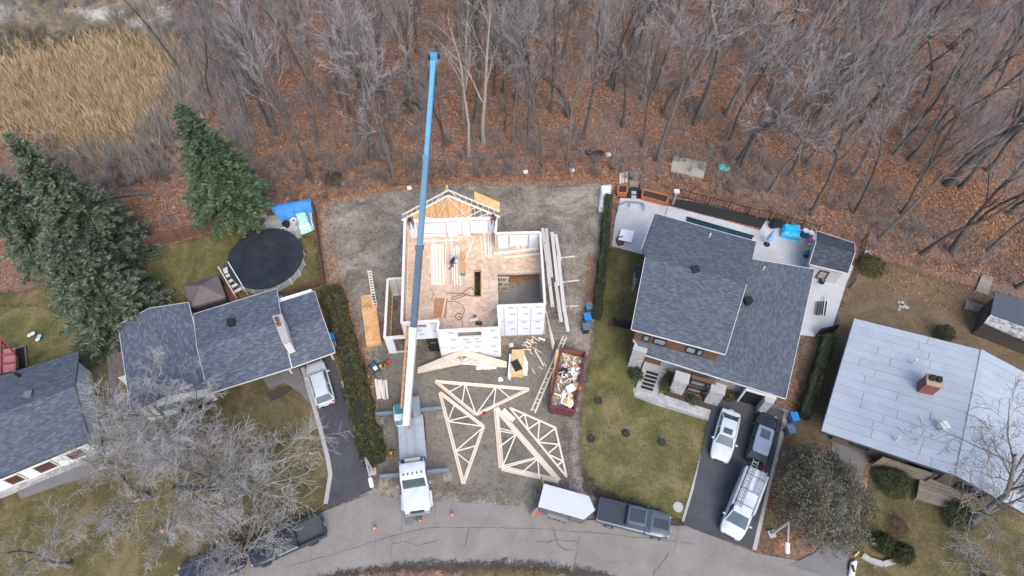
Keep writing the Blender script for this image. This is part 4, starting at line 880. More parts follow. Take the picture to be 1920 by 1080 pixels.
# ---- shed at the right edge
sr = thing("garden_shed", "long dark shed with streaked metal lean-to at the right picture edge", "shed", P(1880, 600))
roof_plane(sr, [P(1866, 548, 2.6), P(1858, 588, 3.0), P(1960, 625, 3.0), P(1965, 580, 2.6)], M("blue_felt", (0.07, 0.085, 0.105), 0.85, 0.15))
t = NT("streaked_tin"); v = t.pos((1, 1, 1)); t.color(t.ramp(t.noise(v, 3.0, 5, 0.75), [(0.35, (0.05, 0.048, 0.05)), (0.6, (0.34, 0.34, 0.35))])); m_tin = t.done(0.6, 0.2)
roof_plane(sr, [P(1845, 605, 2.2), P(1857, 590, 2.85), P(1960, 627, 2.85), P(1960, 655, 2.2)], m_tin)
MB().prism([P(x, y, 2.4).to_2d() for x, y in ((1864, 556), (1962, 588), (1958, 645), (1850, 603))], 0, 2.15).build("wall", M("dark_plank", (0.06, 0.05, 0.045), 0.8), sr)
deck("pallet", "grey slatted pallet lying at the wood edge", [(1842, 513), (1863, 521), (1852, 553), (1829, 545)], 0.18, 9, m_oldw, "pallet", 0)
deck("boardwalk", "short slatted ramp at the dark shed door", [(1812, 563), (1850, 574), (1846, 590), (1809, 578)], 0.25, 13, m_oldw, "ramp", 1)
deck("boardwalk", "narrow grey slatted walk into the leaves behind the patio", [(1181, 322), (1197, 322), (1196, 350), (1180, 350)], 0.12, 9, m_oldw, "walk", 0)
# red framed structure at the left edge
rf = thing("pergola", "red roofed frame at the left picture edge", "pergola", P(15, 690)); m_redf = M("dark_red_wood", (0.2, 0.05, 0.055), 0.7)
MB().slab([P(-30, 660, 1.6), P(28, 652, 1.6), P(30, 695, 1.6), P(-30, 705, 1.6)], (0, 0, -0.06)).build("roof_sheet", M("faded_red_sheet", (0.36, 0.13, 0.14), 0.7), rf)
for a, b in (((-30, 640), (2, 632)), ((2, 632), (30, 668)), ((2, 632), (2, 700)), ((30, 668), (30, 695)), ((-20, 668), (28, 664)), ((-20, 685), (28, 680))): bar("beam", P(*a, 1.75), P(*b, 1.75), 0.1, 0.14, m_redf, rf)
for x, y in ((0, 640), (29, 690)): bar("post", Vector((*P(x, y, 1.7).to_2d(), 0)), P(x, y, 1.7), 0.12, 0.12, m_redf, rf, up=Vector((0, 1, 0)))
pb = thing("planting_bed", "timber edged dark bed beside the red frame", "bed", P(40, 672)); 
for a, b in (((28, 655), (48, 648)), ((48, 648), (51, 688)), ((33, 668), (35, 690))): bar("edging", P(*a, 0.12), P(*b, 0.12), 0.12, 0.24, m_oldw, pb)
MB().prism([P(x, y).to_2d() for x, y in ((29, 656), (47, 650), (50, 690), (33, 690))], 0, 0.1).build("soil", M("bed_soil", (0.035, 0.028, 0.023), 0.95, 0.4, 8), pb)
# ------------------------------------------------------------------ house under construction and the building lot
def lumber(name, lo, hi, rnd=0.25):
    t = NT(name); v = t.pos((0.6, 9, 9), obj=True); oi = t.n("ObjectInfo")
    c = t.ramp(t.noise(v, 1.5, 4, 0.6), [(0.3, lo), (0.7, hi)]); hs = t.n("HueSaturation")
    t.l(t.math('ADD', t.math('MULTIPLY', oi.outputs["Random"], rnd), 1 - rnd / 2), hs.inputs["Value"]); t.l(c, hs.inputs["Color"]); t.color(hs.outputs[0]); return t.done(0.75, spec=0.3)
m_lum = lumber("fresh_lumber", (0.6, 0.485, 0.37), (0.74, 0.635, 0.52))
m_lumw = lumber("pale_lumber", (0.64, 0.57, 0.48), (0.78, 0.72, 0.64), 0.18)
m_lvl = lumber("orange_beam", (0.4, 0.2, 0.07), (0.52, 0.28, 0.11))
m_greyb = lumber("grey_plank", (0.42, 0.39, 0.36), (0.6, 0.57, 0.53))
def flake(name, lo, mid, hi, sc=9.0, patch=0.5):
    t = NT(name); v = t.pos(); cell = t.vor(v, sc); sep = t.n("SeparateColor"); t.l(cell, sep.inputs[0])
    f = t.math('ADD', t.math('MULTIPLY', sep.outputs[0], 0.4), t.math('MULTIPLY', t.noise(v, patch, 5, 0.65), 0.7)); oi = t.n("ObjectInfo")
    c = t.ramp(f, [(0.25, lo), (0.5, mid), (0.85, hi)]); hs = t.n("HueSaturation"); t.l(t.math('ADD', t.math('MULTIPLY', oi.outputs["Random"], 0.22), 0.89), hs.inputs["Value"]); t.l(c, hs.inputs["Color"])
    t.color(hs.outputs[0]); return t.done(0.8, spec=0.25)
m_osb = flake("strand_board", (0.4, 0.2, 0.08), (0.56, 0.3, 0.13), (0.7, 0.43, 0.22))
m_ply = flake("deck_plywood", (0.46, 0.31, 0.22), (0.56, 0.4, 0.295), (0.66, 0.52, 0.41), 4.0, 0.6)
m_wrap = M("house_wrap", (0.66, 0.69, 0.74), 0.5, 0.06, 1.0)
m_foam = M("white_foam_board", (0.76, 0.76, 0.76), 0.6, 0.04)
m_ink = M("printed_ink", (0.2, 0.225, 0.26), 0.7)
m_tape = M("seam_tape", (0.38, 0.31, 0.33), 0.6)
m_blk = M("black_membrane", (0.016, 0.017, 0.02), 0.6, 0.3)
m_plast = M("white_plastic", (0.74, 0.77, 0.78), 0.35, 0.08, 2.5)
m_steel = M("galvanised_steel", (0.3, 0.31, 0.33), 0.45, 0.15, 4, metal=0.6)
def zz(x0, y0, s): return lambda x, y: (x0 + x / s, y0 + y / s)
k1, k2, k3, k4, k5, k6 = zz(680, 340, 5.143), zz(880, 340, 5.143), zz(660, 500, 5.143), zz(880, 500, 5.143), zz(660, 680, 5.143), zz(800, 680, 4.5)
ZT, ZF = 5.5, 2.9
hN = thing("house_frame", "two storey house under construction with open plywood deck and wrapped walls", "house", P(850, 560))
_mk = None
def mark(parent, c, d, n, s=1.0):
    """printed emblem: an arc over two dashes"""
    global _mk
    if _mk is None:
        m = MB()
        for k in range(6):
            a0, a1 = math.pi * (0.1 + 0.8 * k / 6), math.pi * (0.1 + 0.8 * (k + 1) / 6)
            m.quad((0.24 * math.cos(a0), 0.1 * math.sin(a0), 0), (0.24 * math.cos(a1), 0.1 * math.sin(a1), 0), (0.24 * math.cos(a1), 0.1 * math.sin(a1) + 0.06, 0), (0.24 * math.cos(a0), 0.1 * math.sin(a0) + 0.06, 0))
        m.quad((-0.3, -0.03, 0), (0.3, -0.03, 0), (0.3, 0.03, 0), (-0.3, 0.03, 0)); m.quad((-0.2, -0.14, 0), (0.22, -0.14, 0), (0.22, -0.1, 0), (-0.2, -0.1, 0))
        _mk = bpy.data.meshes.new("printed_mark"); _mk.from_pydata([tuple(q) for q in m.v], [], m.f); _mk.materials.append(m_ink)
    o = link(bpy.data.objects.new("printed_mark", _mk), parent)
    u = d.normalized(); w = n.normalized(); v = w.cross(u)
    if v.z < 0: u = -u; v = -v
    o.rotation_euler = Matrix((u, v, w)).transposed().to_euler(); o.location = c + w * 0.006 - wloc(parent); o.scale = (s, s, s)
def fwall(a, b, z0, z1, side, sheath=m_wrap, openings=(), studs=True, marks=True, plate=m_lumw, inner=None, tapes=False, step=1.22, rows=None):
    """one framed wall; side = horizontal vector to its outside"""
    a = Vector((a.x, a.y, 0)); b = Vector((b.x, b.y, 0)); d = b - a; L = d.length; d.normalize(); n = Vector((-d.y, d.x, 0))
    if n.dot(side) < 0: n = -n
    W = sub("wall", hN, a - wloc(hN)); Zv = lambda z: Vector((0, 0, z)); T = 0.14
    bar("top_plate", a + Zv(z1 - 0.04), b + Zv(z1 - 0.04), T + 0.09, 0.09, plate, W)
    bar("bottom_plate", a + Zv(z0 + 0.03), b + Zv(z0 + 0.03), T, 0.05, m_lum, W)
    if studs:
        k = max(2, int(L / 0.55) + 1)
        for i in range(k):
            f = i / (k - 1); x = f * L; p = a + d * x
            op = [o for o in openings if o[0] < f < o[1]]
            segs = [(z0 + 0.05, z1 - 0.08)] if not op else [(z0 + 0.05, op[0][2]), (op[0][3], z1 - 0.08)]
            for s0, s1 in segs:
                if s1 - s0 > 0.15: bar("stud", p + Zv(s0), p + Zv(s1), 0.045, T - 0.02, m_lum, W, up=d)
        for o in openings:
            for z in (o[2], o[3]): bar("header", a + d * L * o[0] + Zv(z), a + d * L * o[1] + Zv(z), T, 0.1, m_lum, W)
    if sheath is not None:
        br = sorted(set([0.0, L] + [x for x in np.arange(step, L - 0.2, step)] + [L * o[i] for o in openings for i in (0, 1)])); off = n * (T / 2 + 0.012)
        hz = rows or [z0, z1]
        for u, v in zip(br[:-1], br[1:]):
            f = (u + v) / 2 / L; op = [o for o in openings if o[0] < f < o[1]]
            for h0, h1 in zip(hz[:-1], hz[1:]):
                segs = [(h0, h1)] if not op else [(h0, min(h1, op[0][2])), (max(h0, op[0][3]), h1)]
                for s0, s1 in segs:
                    if s1 - s0 < 0.08: continue
                    p, q = a + d * (u + 0.001) + off, a + d * (v - 0.001) + off
                    MB().slab([p + Zv(s0 + 0.001), q + Zv(s0 + 0.001), q + Zv(s1 - 0.001), p + Zv(s1 - 0.001)], n * 0.02).build("sheathing_panel", sheath, W)
                    if marks and v - u > 0.7 and s1 - s0 > 0.7:
                        mark(W, (p + q) / 2 + n * 0.022 + Zv(s1 - 0.3), d, n, 0.9)
                        if s1 - s0 > 1.5: mark(W, p.lerp(q, 0.35) + n * 0.022 + Zv(s0 + (s1 - s0) * 0.45), d, n, 0.9)
            if tapes and u > 0.1: bar("tape", a + d * u + off + n * 0.024 + Zv(z0), a + d * u + off + n * 0.024 + Zv(z1 - 0.05), 0.06, 0.006, m_tape, W, up=n)
        for h in hz[1:-1]: bar("tape", a + off + n * 0.024 + Zv(h), b + off + n * 0.024 + Zv(h), 0.05, 0.006, m_tape, W, up=n)
    if inner is not None:
        for o in inner:
            p, q = a + d * L * o[0] - n * (T / 2 + 0.02), a + d * L * o[1] - n * (T / 2 + 0.02)
            MB().slab([p + Zv(o[2]), q + Zv(o[2]), q + Zv(o[3]), p + Zv(o[3])], -n * 0.03).build(o[5] if len(o) > 5 else "lining_panel", o[4], W)
    return W
pl = {k: P(*v, ZT) for k, v in dict(BL=(759, 415), BR=(931, 409), R1=(929, 437), WB=(1013, 435), WF=(1022, 570), GF=(934, 573), FR=(937, 614), FM=(820, 620), FJ=(822, 601), FL=(753, 605)).items()}
S_, N_, E_, W_ = Vector((0, -1, 0)), Vector((0, 1, 0)), Vector((1, 0, 0)), Vector((-1, 0, 0))
# upper floor walls
fwall(pl['BL'], pl['BR'], ZF, ZT, N_, m_foam, marks=False, inner=[(0.03, 0.09, ZF + 0.1, ZT - 0.2, m_wrap), (0.13, 0.43, ZF + 0.75, ZT - 0.35, m_foam), (0.45, 0.56, ZF + 0.1, ZT - 0.2, m_wrap), (0.13, 0.43, ZF + 0.1, ZF + 0.65, m_wrap), (0.62, 0.7, ZF + 0.1, ZT - 0.2, m_wrap), (0.71, 0.9, ZF + 0.5, ZT - 0.2, m_foam), (0.91, 0.98, ZF + 0.4, ZT - 0.2, m_wrap)])
fwall(pl['FL'], pl['BL'], ZF, ZT, W_, m_osb, marks=False)
fwall(pl['BR'], pl['R1'], ZF, ZT, E_, m_osb, marks=False)
fwall(pl['R1'], pl['WB'], ZF, ZT, N_, m_foam, marks=False, inner=[(0.05, 0.28, ZF + 0.2, ZT - 0.2, m_wrap), (0.32, 0.72, ZF + 0.7, ZT - 0.3, m_foam), (0.75, 0.97, ZF + 0.2, ZT - 0.2, m_wrap)])
fwall(pl['WB'], pl['WF'], 0.1, ZT, E_, m_wrap)
fwall(pl['WF'], pl['GF'], 0.1, ZT, S_, m_wrap, tapes=True, rows=[0.1, 2.9, ZT])
fwall(pl['GF'], pl['FR'], ZF, ZT, E_, m_wrap)
fwall(pl['FR'], pl['FM'], 0.1, ZT, S_, m_wrap, openings=[(0.3, 0.68, 4.15, 5.15)], rows=[0.1, 2.6, ZT])
fwall(pl['FM'], pl['FJ'], 0.1, ZT, W_, m_wrap, marks=False)
fwall(pl['FJ'], pl['FL'], 2.55, ZT, S_, m_wrap, openings=[(0.35, 0.8, 4.4, 5.1)])
# lower walls, floor edge and entrance recess
LW = M("lower_wall_board", (0.3, 0.24, 0.17), 0.8, 0.2)
for a, b in (('FL', 'BL'), ('BL', 'BR'), ('BR', 'R1'), ('R1', 'WB')):
    p, q = pl[a], pl[b]; MB().beam(Vector((p.x, p.y, 1.3)), Vector((q.x, q.y, 1.3)), 0.2, 2.6).build("lower_wall", LW, hN)
p, q = P(932, 499, ZF), P(931, 572, ZT); MB().beam(Vector((pl['R1'].x + 0.1, pl['R1'].y - 3.2, 1.3)), Vector((pl['GF'].x, pl['GF'].y, 1.3)), 0.16, 2.6).build("lower_wall", LW, hN)
a, b = P(806, 658), P(827, 657); en = MB().beam(a + Vector((0, 0, 1.3)), b + Vector((0, 0, 1.3)), 0.14, 2.6).build("lower_wall", m_blk, hN)
mark(en, (a + b) / 2 + Vector((0, -0.085, 1.7)), b - a, Vector((0, -1, 0)), 0.9)
a2 = Vector((pl['FL'].x, pl['FL'].y + 2.2, 0)); b2 = Vector((pl['FM'].x, pl['FM'].y + 2.6, 0)); MB().beam(a2 + Vector((0, 0, 1.3)), b2 + Vector((0, 0, 1.3)), 0.14, 2.6).build("lower_wall", LW, hN)
# plywood deck cut into sheets, with the stair opening left out
bm = bmesh.new()
pg = [pl['BL'], pl['BR'], pl['R1'], Vector((pl['WB'].x, pl['WB'].y, 0)), Vector((pl['WB'].x + 0.15, pl['WB'].y - 2.9, 0)), Vector((pl['R1'].x + 0.2, pl['R1'].y - 2.9, 0)), pl['GF'], pl['FR'], pl['FM'], pl['FJ'], pl['FL']]
f0 = bm.faces.new([bm.verts.new((p.x, p.y, ZF)) for p in pg]); o0 = pl['FL']; ang = math.atan2(pl['FR'].y - pl['FM'].y, pl['FR'].x - pl['FM'].x); dx, dy = Vector((math.cos(ang), math.sin(ang), 0)), Vector((-math.sin(ang), math.cos(ang), 0))
for i in range(0, 14): bmesh.ops.bisect_plane(bm, geom=bm.verts[:] + bm.edges[:] + bm.faces[:], plane_co=o0 + dx * (i * 1.22 + 0.4), plane_no=dx)
for i in range(-2, 9): bmesh.ops.bisect_plane(bm, geom=bm.verts[:] + bm.edges[:] + bm.faces[:], plane_co=o0 + dy * (i * 2.44 + 0.9), plane_no=dy)
ho = [P(*k3(*q), ZF) for q in ((1180, 35), (1243, 35), (1243, 288), (1180, 288))]; hc = sum(ho, Vector()) / 4
for a, b in zip(ho, ho[1:] + ho[:1]):
    e = (b - a).normalized(); nn = Vector((-e.y, e.x, 0))
    near = [f for f in bm.faces if (f.calc_center_median() - hc).length < 3.2]
    bmesh.ops.bisect_plane(bm, geom=list({v for f in near for v in f.verts}) + list({v for f in near for v in f.edges}) + near, plane_co=a, plane_no=nn)
hpoly = [(p.x, p.y) for p in ho]
dk = sub("deck", hN, Vector((0, 0, 0)))
for f in bm.faces:
    c = f.calc_center_median()
    if inpoly_sd(np.array([c.x]), np.array([c.y]), hpoly)[0] > 0: continue
    cs = [v.co.copy() for v in f.verts]; 
    if f.normal.z < 0: cs = cs[::-1]
    MB().slab([c + (q - c) * 0.996 for q in cs], (0, 0, -0.28)).build("plywood_sheet", m_ply, dk)
bm.free()
for a, b in zip(ho, ho[1:] + ho[:1]): bar("stair_trim", a + Vector((0, 0, 0.03)), b + Vector((0, 0, 0.03)), 0.07, 0.1, m_lvl, dk)
# one storey projection on the left
q4 = {k: P(*v, 3.0) for k, v in dict(a=(727, 523), b=(755, 521), c=(762, 630), d=(721, 633)).items()}
fwall(q4['d'], q4['a'], 0.05, 3.0, W_, m_osb, marks=False); fwall(q4['a'], q4['b'], 0.05, 3.0, N_, m_wrap, marks=False)
fwall(q4['d'], q4['c'], 0.05, 3.0, S_, m_wrap, openings=[(0.35, 0.98, 0.1, 2.7)], marks=False)
# stud rack beside the garage opening and beams
fr = thing("stud_rack", "open rack of new studs at the garage edge of the deck", "stud frame", P(942, 540, 0))
for i in range(5): p = P(934 + i * 4.5, 549, 0.1); bar("stud", p, p + Vector((0, 0.0, 2.9)), 0.09, 0.05, m_lum, fr, up=Vector((1, 0, 0)))
for z in (0.4, 1.2, 2.0, 2.8): bar("rail", P(933, 549, 0.1) + Vector((0, -0.06, z)), P(954, 549, 0.1) + Vector((0, -0.06, z)), 0.05, 0.09, m_lum, fr)
bar("brace", P(933, 549, 0.1) + Vector((0, -0.12, 0.3)), P(954, 549, 0.1) + Vector((0, -0.12, 2.9)), 0.04, 0.1, m_lumw, fr)
def board(label, a, b, w, h, z, mat=m_lum, group=None, z2=None, name="lumber_board", cat="board"):
    pa, pb = P(*a, z), P(*b, z2 if z2 is not None else z); o = bar(name, pa + Vector((0, 0, h / 2)), pb + Vector((0, 0, h / 2)), w, h, mat); return tag(o, label, cat, group)
board("thick orange beam lying across the garage slab", (955, 528), (994, 521), 0.3, 0.3, 0.12, m_lvl); board("orange beam crossing the garage slab diagonally", (955, 503), (973, 536), 0.12, 0.25, 0.1, m_lvl)
board("long pale beam crossing the back of the garage wing", k2(235, 705), k2(672, 658), 0.2, 0.25, ZF + 0.02, m_lumw); board("shorter pale beam at the edge of the garage opening", k2(325, 742), k2(680, 706), 0.14, 0.2, ZF + 0.02, m_lumw)
# gable truss with its sheathing, hanging from the crane
gt = thing("gable_truss", "sheathed gable end truss standing on the back wall below the crane hook", "truss", Vector((pl['BL'].x, pl['BL'].y, ZT)))
ta, tb = Vector((pl['BL'].x - 0.3, pl['BL'].y + 0.1, ZT + 0.06)), Vector((pl['BR'].x + 0.3, pl['BR'].y + 0.1, ZT + 0.06)); ap_ = (ta + tb) / 2 + Vector((0, 0, 3.35))
bar("bottom_chord", ta, tb, 0.09, 0.14, m_lumw, gt)
for e in (ta, tb):
    bar("top_chord", e, ap_, 0.09, 0.16, m_lumw, gt); bar("outer_rafter", e + Vector((0, 0.65, 0)), ap_ + Vector((0, 0.65, 0)), 0.06, 0.16, m_lumw, gt)
    for k in range(1, 9): p = e.lerp(ap_, k / 9); bar("lookout", p, p + Vector((0, 0.65, 0)), 0.05, 0.1, m_lumw, gt)
for k in range(1, 16):
    f = k / 16; p = ta.lerp(tb, f); h = 3.35 * (1 - abs(2 * f - 1)); bar("stud", p, p + Vector((0, 0, h - 0.1)), 0.05, 0.08, m_lum, gt, up=Vector((0, 1, 0)))
for f0, f1, h1 in ((0.5, 0.36, 0), (0.5, 0.68, 0), (0.36, 0.2, 0.4), (0.5, 0.76, 1.0), (0.64, 0.82, 1.0), (0.74, 0.9, 1.0)):
    p = ta.lerp(tb, f0) + Vector((0, -0.06, 3.2 if f0 == 0.5 and h1 == 0 else 0)); q = ta.lerp(tb, f1); q = q + Vector((0, -0.06, (3.35 * (1 - abs(2 * f1 - 1))) * h1)); bar("web", p, q, 0.05, 0.09, m_lumw, gt, up=Vector((0, 1, 0)))
nseg = 6
for i in range(nseg):
    f0, f1 = i / nseg * 0.72, (i + 1) / nseg * 0.72 - 0.004; hh = lambda f: 3.35 * (1 - abs(2 * f - 1)); o_ = Vector((0, 0.08, 0)); ps = [ta.lerp(tb, f0) + o_, ta.lerp(tb, f1) + o_]
    top = [ta.lerp(tb, f1) + o_ + Vector((0, 0, hh(f1)))]
    if f0 < 0.5 < f1: top.append(ta.lerp(tb, 0.5) + o_ + Vector((0, 0, 3.35)))
    if f0 > 0: top.append(ta.lerp(tb, f0) + o_ + Vector((0, 0, hh(f0))))
    MB().slab(ps + top, (0, 0.02, 0)).build("sheathing_panel", m_osb, gt)
e1, e2 = ap_.lerp(tb, 0.5) + Vector((0, 0.72, 0.05)), tb + Vector((0, 0.72, 0.05)); MB().slab([e1, e2, e2 + Vector((0, 0.35, 0.85)), e1 + Vector((0, 0.35, 0.85))], (0, 0.03, 0)).build("overhang_panel", m_osb, gt)
# trusses on the ground
def flat_truss(label, tri, webs, z, f=k6, n=1, w=0.13, h=0.09, gap=0.16):
    P0 = P(*f(*tri[0]), z); t = thing("roof_truss", label, "truss", Vector((P0.x, P0.y, 0)), group="roof trusses laid on the lot")
    for a, b in tri_edges(tri):
        for k in range(n):
            o = Vector((0, 0, 0)); pa, pb = P(*f(*a), z), P(*f(*b), z); d = (pb - pa).normalized(); s_ = Vector((-d.y, d.x, 0)); o = s_ * (k - (n - 1) / 2) * gap
            bar("chord", pa + o + Vector((0, 0, h / 2 + 0.01 * k)), pb + o + Vector((0, 0, h / 2 + 0.01 * k)), w, h, m_lum, t)
    for a, b in webs: bar("web", P(*f(*a), z) + Vector((0, 0, h / 2 + 0.02)), P(*f(*b), z) + Vector((0, 0, h / 2 + 0.02)), w * 0.75, h * 0.8, m_lumw, t)
    return t
def tri_edges(t): return [(t[i], t[(i + 1) % len(t)]) for i in range(len(t))]
flat_truss("roof truss lying nearest the house with its point toward the street", [(75, 160), (862, 226), (415, 440)], [((320, 180), (190, 250)), ((325, 180), (300, 345)), ((325, 180), (415, 435)), ((585, 205), (420, 435)), ((585, 205), (565, 368)), ((590, 205), (700, 297))], 0.03, n=2)
flat_truss("roof truss lying beside the crane truck", [(112, 255), (480, 540), (310, 1022)], [((237, 350), (180, 495)), ((180, 495), (365, 450)), ((180, 498), (480, 540)), ((480, 545), (240, 752)), ((240, 752), (420, 702)), ((245, 757), (368, 855))], 0.03, n=2)
flat_truss("thick stack of roof trusses with a fan of webs in the middle of the lot", [(585, 385), (1115, 1000), (630, 890)], [((600, 552), (760, 592)), ((603, 575), (755, 605)), ((755, 605), (615, 712)), ((755, 605), (637, 885)), ((930, 800), (635, 875)), ((930, 812), (640, 890)), ((935, 815), (795, 937)), ((937, 815), (950, 972)), ((600, 400), (600, 555))], 0.03, n=3)
flat_truss("roof truss with bent chord nearest the dumpster", [(700, 380), (1085, 550), (1182, 968)], [((825, 437), (780, 470)), ((825, 440), (857, 562)), ((950, 500), (858, 562)), ((952, 500), (937, 668)), ((1085, 555), (938, 668)), ((937, 672), (1112, 692)), ((1112, 695), (1020, 772)), ((1025, 775), (1147, 832)), ((1147, 835), (1105, 867))], 0.03, n=1, w=0.16)
# bundle of scissor trusses in front of the house
sb = thing("truss_bundle", "bundle of scissor trusses lying against the front of the new house", "truss", P(866, 680))
for k in range(4):
    o = Vector((0, -0.13 * k, 0.02 + 0.05 * (3 - k))); L_, A_, R_, M_ = P(784, 692, 0.1), P(867, 658, 1.7), P(950, 681, 0.1), P(866, 675, 0.75)
    for a, b in ((L_, A_), (A_, R_), (L_, M_), (M_, R_)): bar("chord", a + o, b + o, 0.09, 0.14, m_lum, sb)
    for fa, fb in ((0.35, 0.55), (0.7, 0.55), (0.7, 0.95)):
        bar("web", L_.lerp(A_, fa) + o, L_.lerp(M_, fb) + o, 0.07, 0.1, m_lumw, sb); bar("web", R_.lerp(A_, fa) + o, R_.lerp(M_, fb) + o, 0.07, 0.1, m_lumw, sb)
    bar("king_post", A_ + o, M_ + o, 0.08, 0.12, m_lum, sb)
# long ladder shaped truss by the dumpster
lt = thing("floor_truss", "long ladder shaped truss lying beside the dumpster", "truss", P(997, 770))
c0, c1 = (P(996, 770, 0.06), P(1056, 631, 0.06)), (P(1003, 774, 0.06), P(1062, 633, 0.06))
for a, b in (c0, c1): bar("chord", a, b, 0.14, 0.09, m_lum, lt)
for k in range(15): f = (k + 0.4) / 15; bar("web", c0[0].lerp(c0[1], f), c1[0].lerp(c1[1], f + (0.03 if k % 2 else 0)), 0.06, 0.08, m_lumw, lt)
for i in range(5): board(("first second third fourth fifth".split()[i]) + " long thin board from the left in the fan by the garage corner", k4(735 + i * 5, 410 + i * 22), k4(805 + i * 4, 800 - i * 14), 0.07, 0.06, 0.03 + 0.06 * i, m_lumw, "fan of long boards by the garage")
# lumber lying on the deck
for i in range(8): board(("leftmost second third fourth fifth sixth seventh rightmost".split()[i]) + " pale board of the tight white bundle on the deck", k1(667 + 15 * i, 618 - (i % 3) * 6), k1(672 + 15 * i, 1003), 0.25, 0.09, ZF + 0.01 + (0.1 if i % 2 else 0.0), m_lumw, "bundled deck lumber")
for a, b, lb in (((680, 560), (640, 890), "thin board just left of the white bundle"), ((805, 575), (790, 1000), "thin board just right of the white bundle"), ((855, 585), (870, 950), "leftmost of the four thin boards under the walking worker"), ((880, 630), (888, 1010), "second of the four thin boards under the walking worker"), ((905, 620), (912, 1000), "third of the four thin boards under the walking worker"), ((927, 640), (945, 1010), "rightmost of the four thin boards under the walking worker"), ((1062, 575), (990, 780), "slanting board right of the thin boards"),
                 ((1137, 530), (1160, 740), "leftmost board of the pile at the right back of the deck"), ((1168, 505), (1185, 720), "second board of the pile at the right back of the deck"), ((1190, 515), (1192, 722), "third board of the pile at the right back of the deck"), ((1212, 510), (1216, 742), "fourth board of the pile at the right back of the deck"), ((1232, 512), (1238, 742), "rightmost board of the pile at the right back of the deck"), ((570, 577), (920, 570), "board laid crosswise behind the white bundle"), ((1025, 522), (1085, 560), "short offcut near the back wall of the deck"), ((1078, 640), (1105, 660), "tiny offcut in the middle of the deck")):
    board(lb, k1(*a), k1(*b), 0.13, 0.05, ZF + 0.01, m_lumw)
for a, b, lb in (((840, 527), (1075, 600), "long board along the front wall of the deck"), ((1150, 520), (1398, 380), "long board slanting to the right front corner of the deck"), ((1310, 585), (1400, 470), "first board leaning in the right front corner"), ((1325, 585), (1405, 490), "second board leaning in the right front corner"), ((1340, 585), (1408, 510), "third board leaning in the right front corner"), ((905, 297), (870, 490), "board lying on the loose plywood sheet")):
    board(lb, k3(*a), k3(*b), 0.12, 0.05, ZF + 0.06, m_lum)
def sheet_stack(name, label, px, z, h, mat, n=1, cat="sheet stack", cap=None):
    q = [P(x, y, z) for x, y in px]; t = thing(name, label, cat, Vector((q[0].x, q[0].y, z)))
    for k in range(n): j = Vector((random.uniform(-0.02, 0.02), random.uniform(-0.02, 0.02), 0)); MB().slab([p + j + Vector((0, 0, h * (k + 1) / n)) for p in q], (0, 0, -h / n * 0.85)).build("sheet", mat, t)
    return t
sheet_stack("plywood_stack", "loose reddish plywood sheet near the front of the deck", [k3(*q) for q in ((800, 305), (922, 305), (908, 488), (782, 490))], ZF + 0.02, 0.05, M("red_plywood", (0.38, 0.19, 0.1), 0.8, 0.25, 2), 1, "plywood")
ts = sheet_stack("beam_stack", "stack of orange beams with teal painted ends on the deck", [k1(*q) for q in ((942, 716), (986, 716), (990, 908), (944, 908))], ZF + 0.02, 0.4, m_osb, 4)
pa, pb = P(*k1(942, 909), ZF + 0.02), P(*k1(992, 909), ZF + 0.02); MB().slab([pa, pb, pb + Vector((0, 0, 0.4)), pa + Vector((0, 0, 0.4))], (0, -0.03, 0)).build("painted_end", M("teal_paint", (0.06, 0.24, 0.27), 0.6), ts)
sheet_stack("plywood_stack", "orange sheet leaning at the back wall of the deck", [k1(*q) for q in ((1045, 440), (1155, 440), (1155, 515), (1045, 515))], ZF + 0.15, 0.12, m_osb, 2, "plywood")
sheet_stack("plywood_stack", "long orange strip of sheeting beside the leaning sheet", [k1(*q) for q in ((905, 490), (1115, 488), (1112, 526), (905, 524))], ZF + 0.02, 0.12, m_osb, 2, "plywood")
sheet_stack("plywood_stack", "orange sheets in the back corner of the garage wing", [k2(*q) for q in ((345, 595), (452, 588), (456, 648), (330, 655))], ZF + 0.02, 0.15, m_osb, 2, "plywood")
def hose(label, px, z, r_, mat, name="cable", cat="cable"):
    pts = [P(*q, z) + Vector((0, 0, r_)) for q in px]; out = []
    for i in range(len(pts) - 1):
        p0, p1, p2, p3 = pts[max(i - 1, 0)], pts[i], pts[i + 1], pts[min(i + 2, len(pts) - 1)]
        for k in range(6): t_ = k / 6; out.append(0.5 * ((2 * p1) + (p2 - p0) * t_ + (2 * p0 - 5 * p1 + 4 * p2 - p3) * t_ ** 2 + (3 * p1 - p0 - 3 * p2 + p3) * t_ ** 3))
    out.append(pts[-1]); return tag(MB().tube(out, r_, 5).build(name, mat, smooth=True), label, cat)
m_cab = M("dark_cable", (0.05, 0.04, 0.035), 0.6); m_hose = M("brown_hose", (0.17, 0.11, 0.08), 0.6)
hose("looped dark hose between the plywood sheet and the stair opening", [k3(*q) for q in ((920, 255), (1010, 258), (1090, 265), (1170, 285), (1180, 240), (1150, 205), (1110, 225), (1040, 275), (965, 300), (970, 318), (1040, 300), (1110, 270))], ZF + 0.02, 0.035, m_hose, "air_hose", "hose")
hose("thin cable running round the loose plywood sheet", [k3(*q) for q in ((760, 215), (790, 260), (770, 320), (850, 340), (980, 335), (1060, 370), (1085, 420), (1060, 500), (1070, 580))], ZF + 0.02, 0.018, m_cab)
hose("short black cable coil near the front of the deck", [k3(*q) for q in ((1060, 460), (1010, 455), (1000, 490), (1035, 515), (1055, 495), (1030, 485))], ZF + 0.02, 0.03, m_cab)
hose("cable trailing from the generators over the mud", [k3(*q) for q in ((330, 1000), (380, 1030), (450, 1030), (520, 1020))], 0.02, 0.02, m_cab)
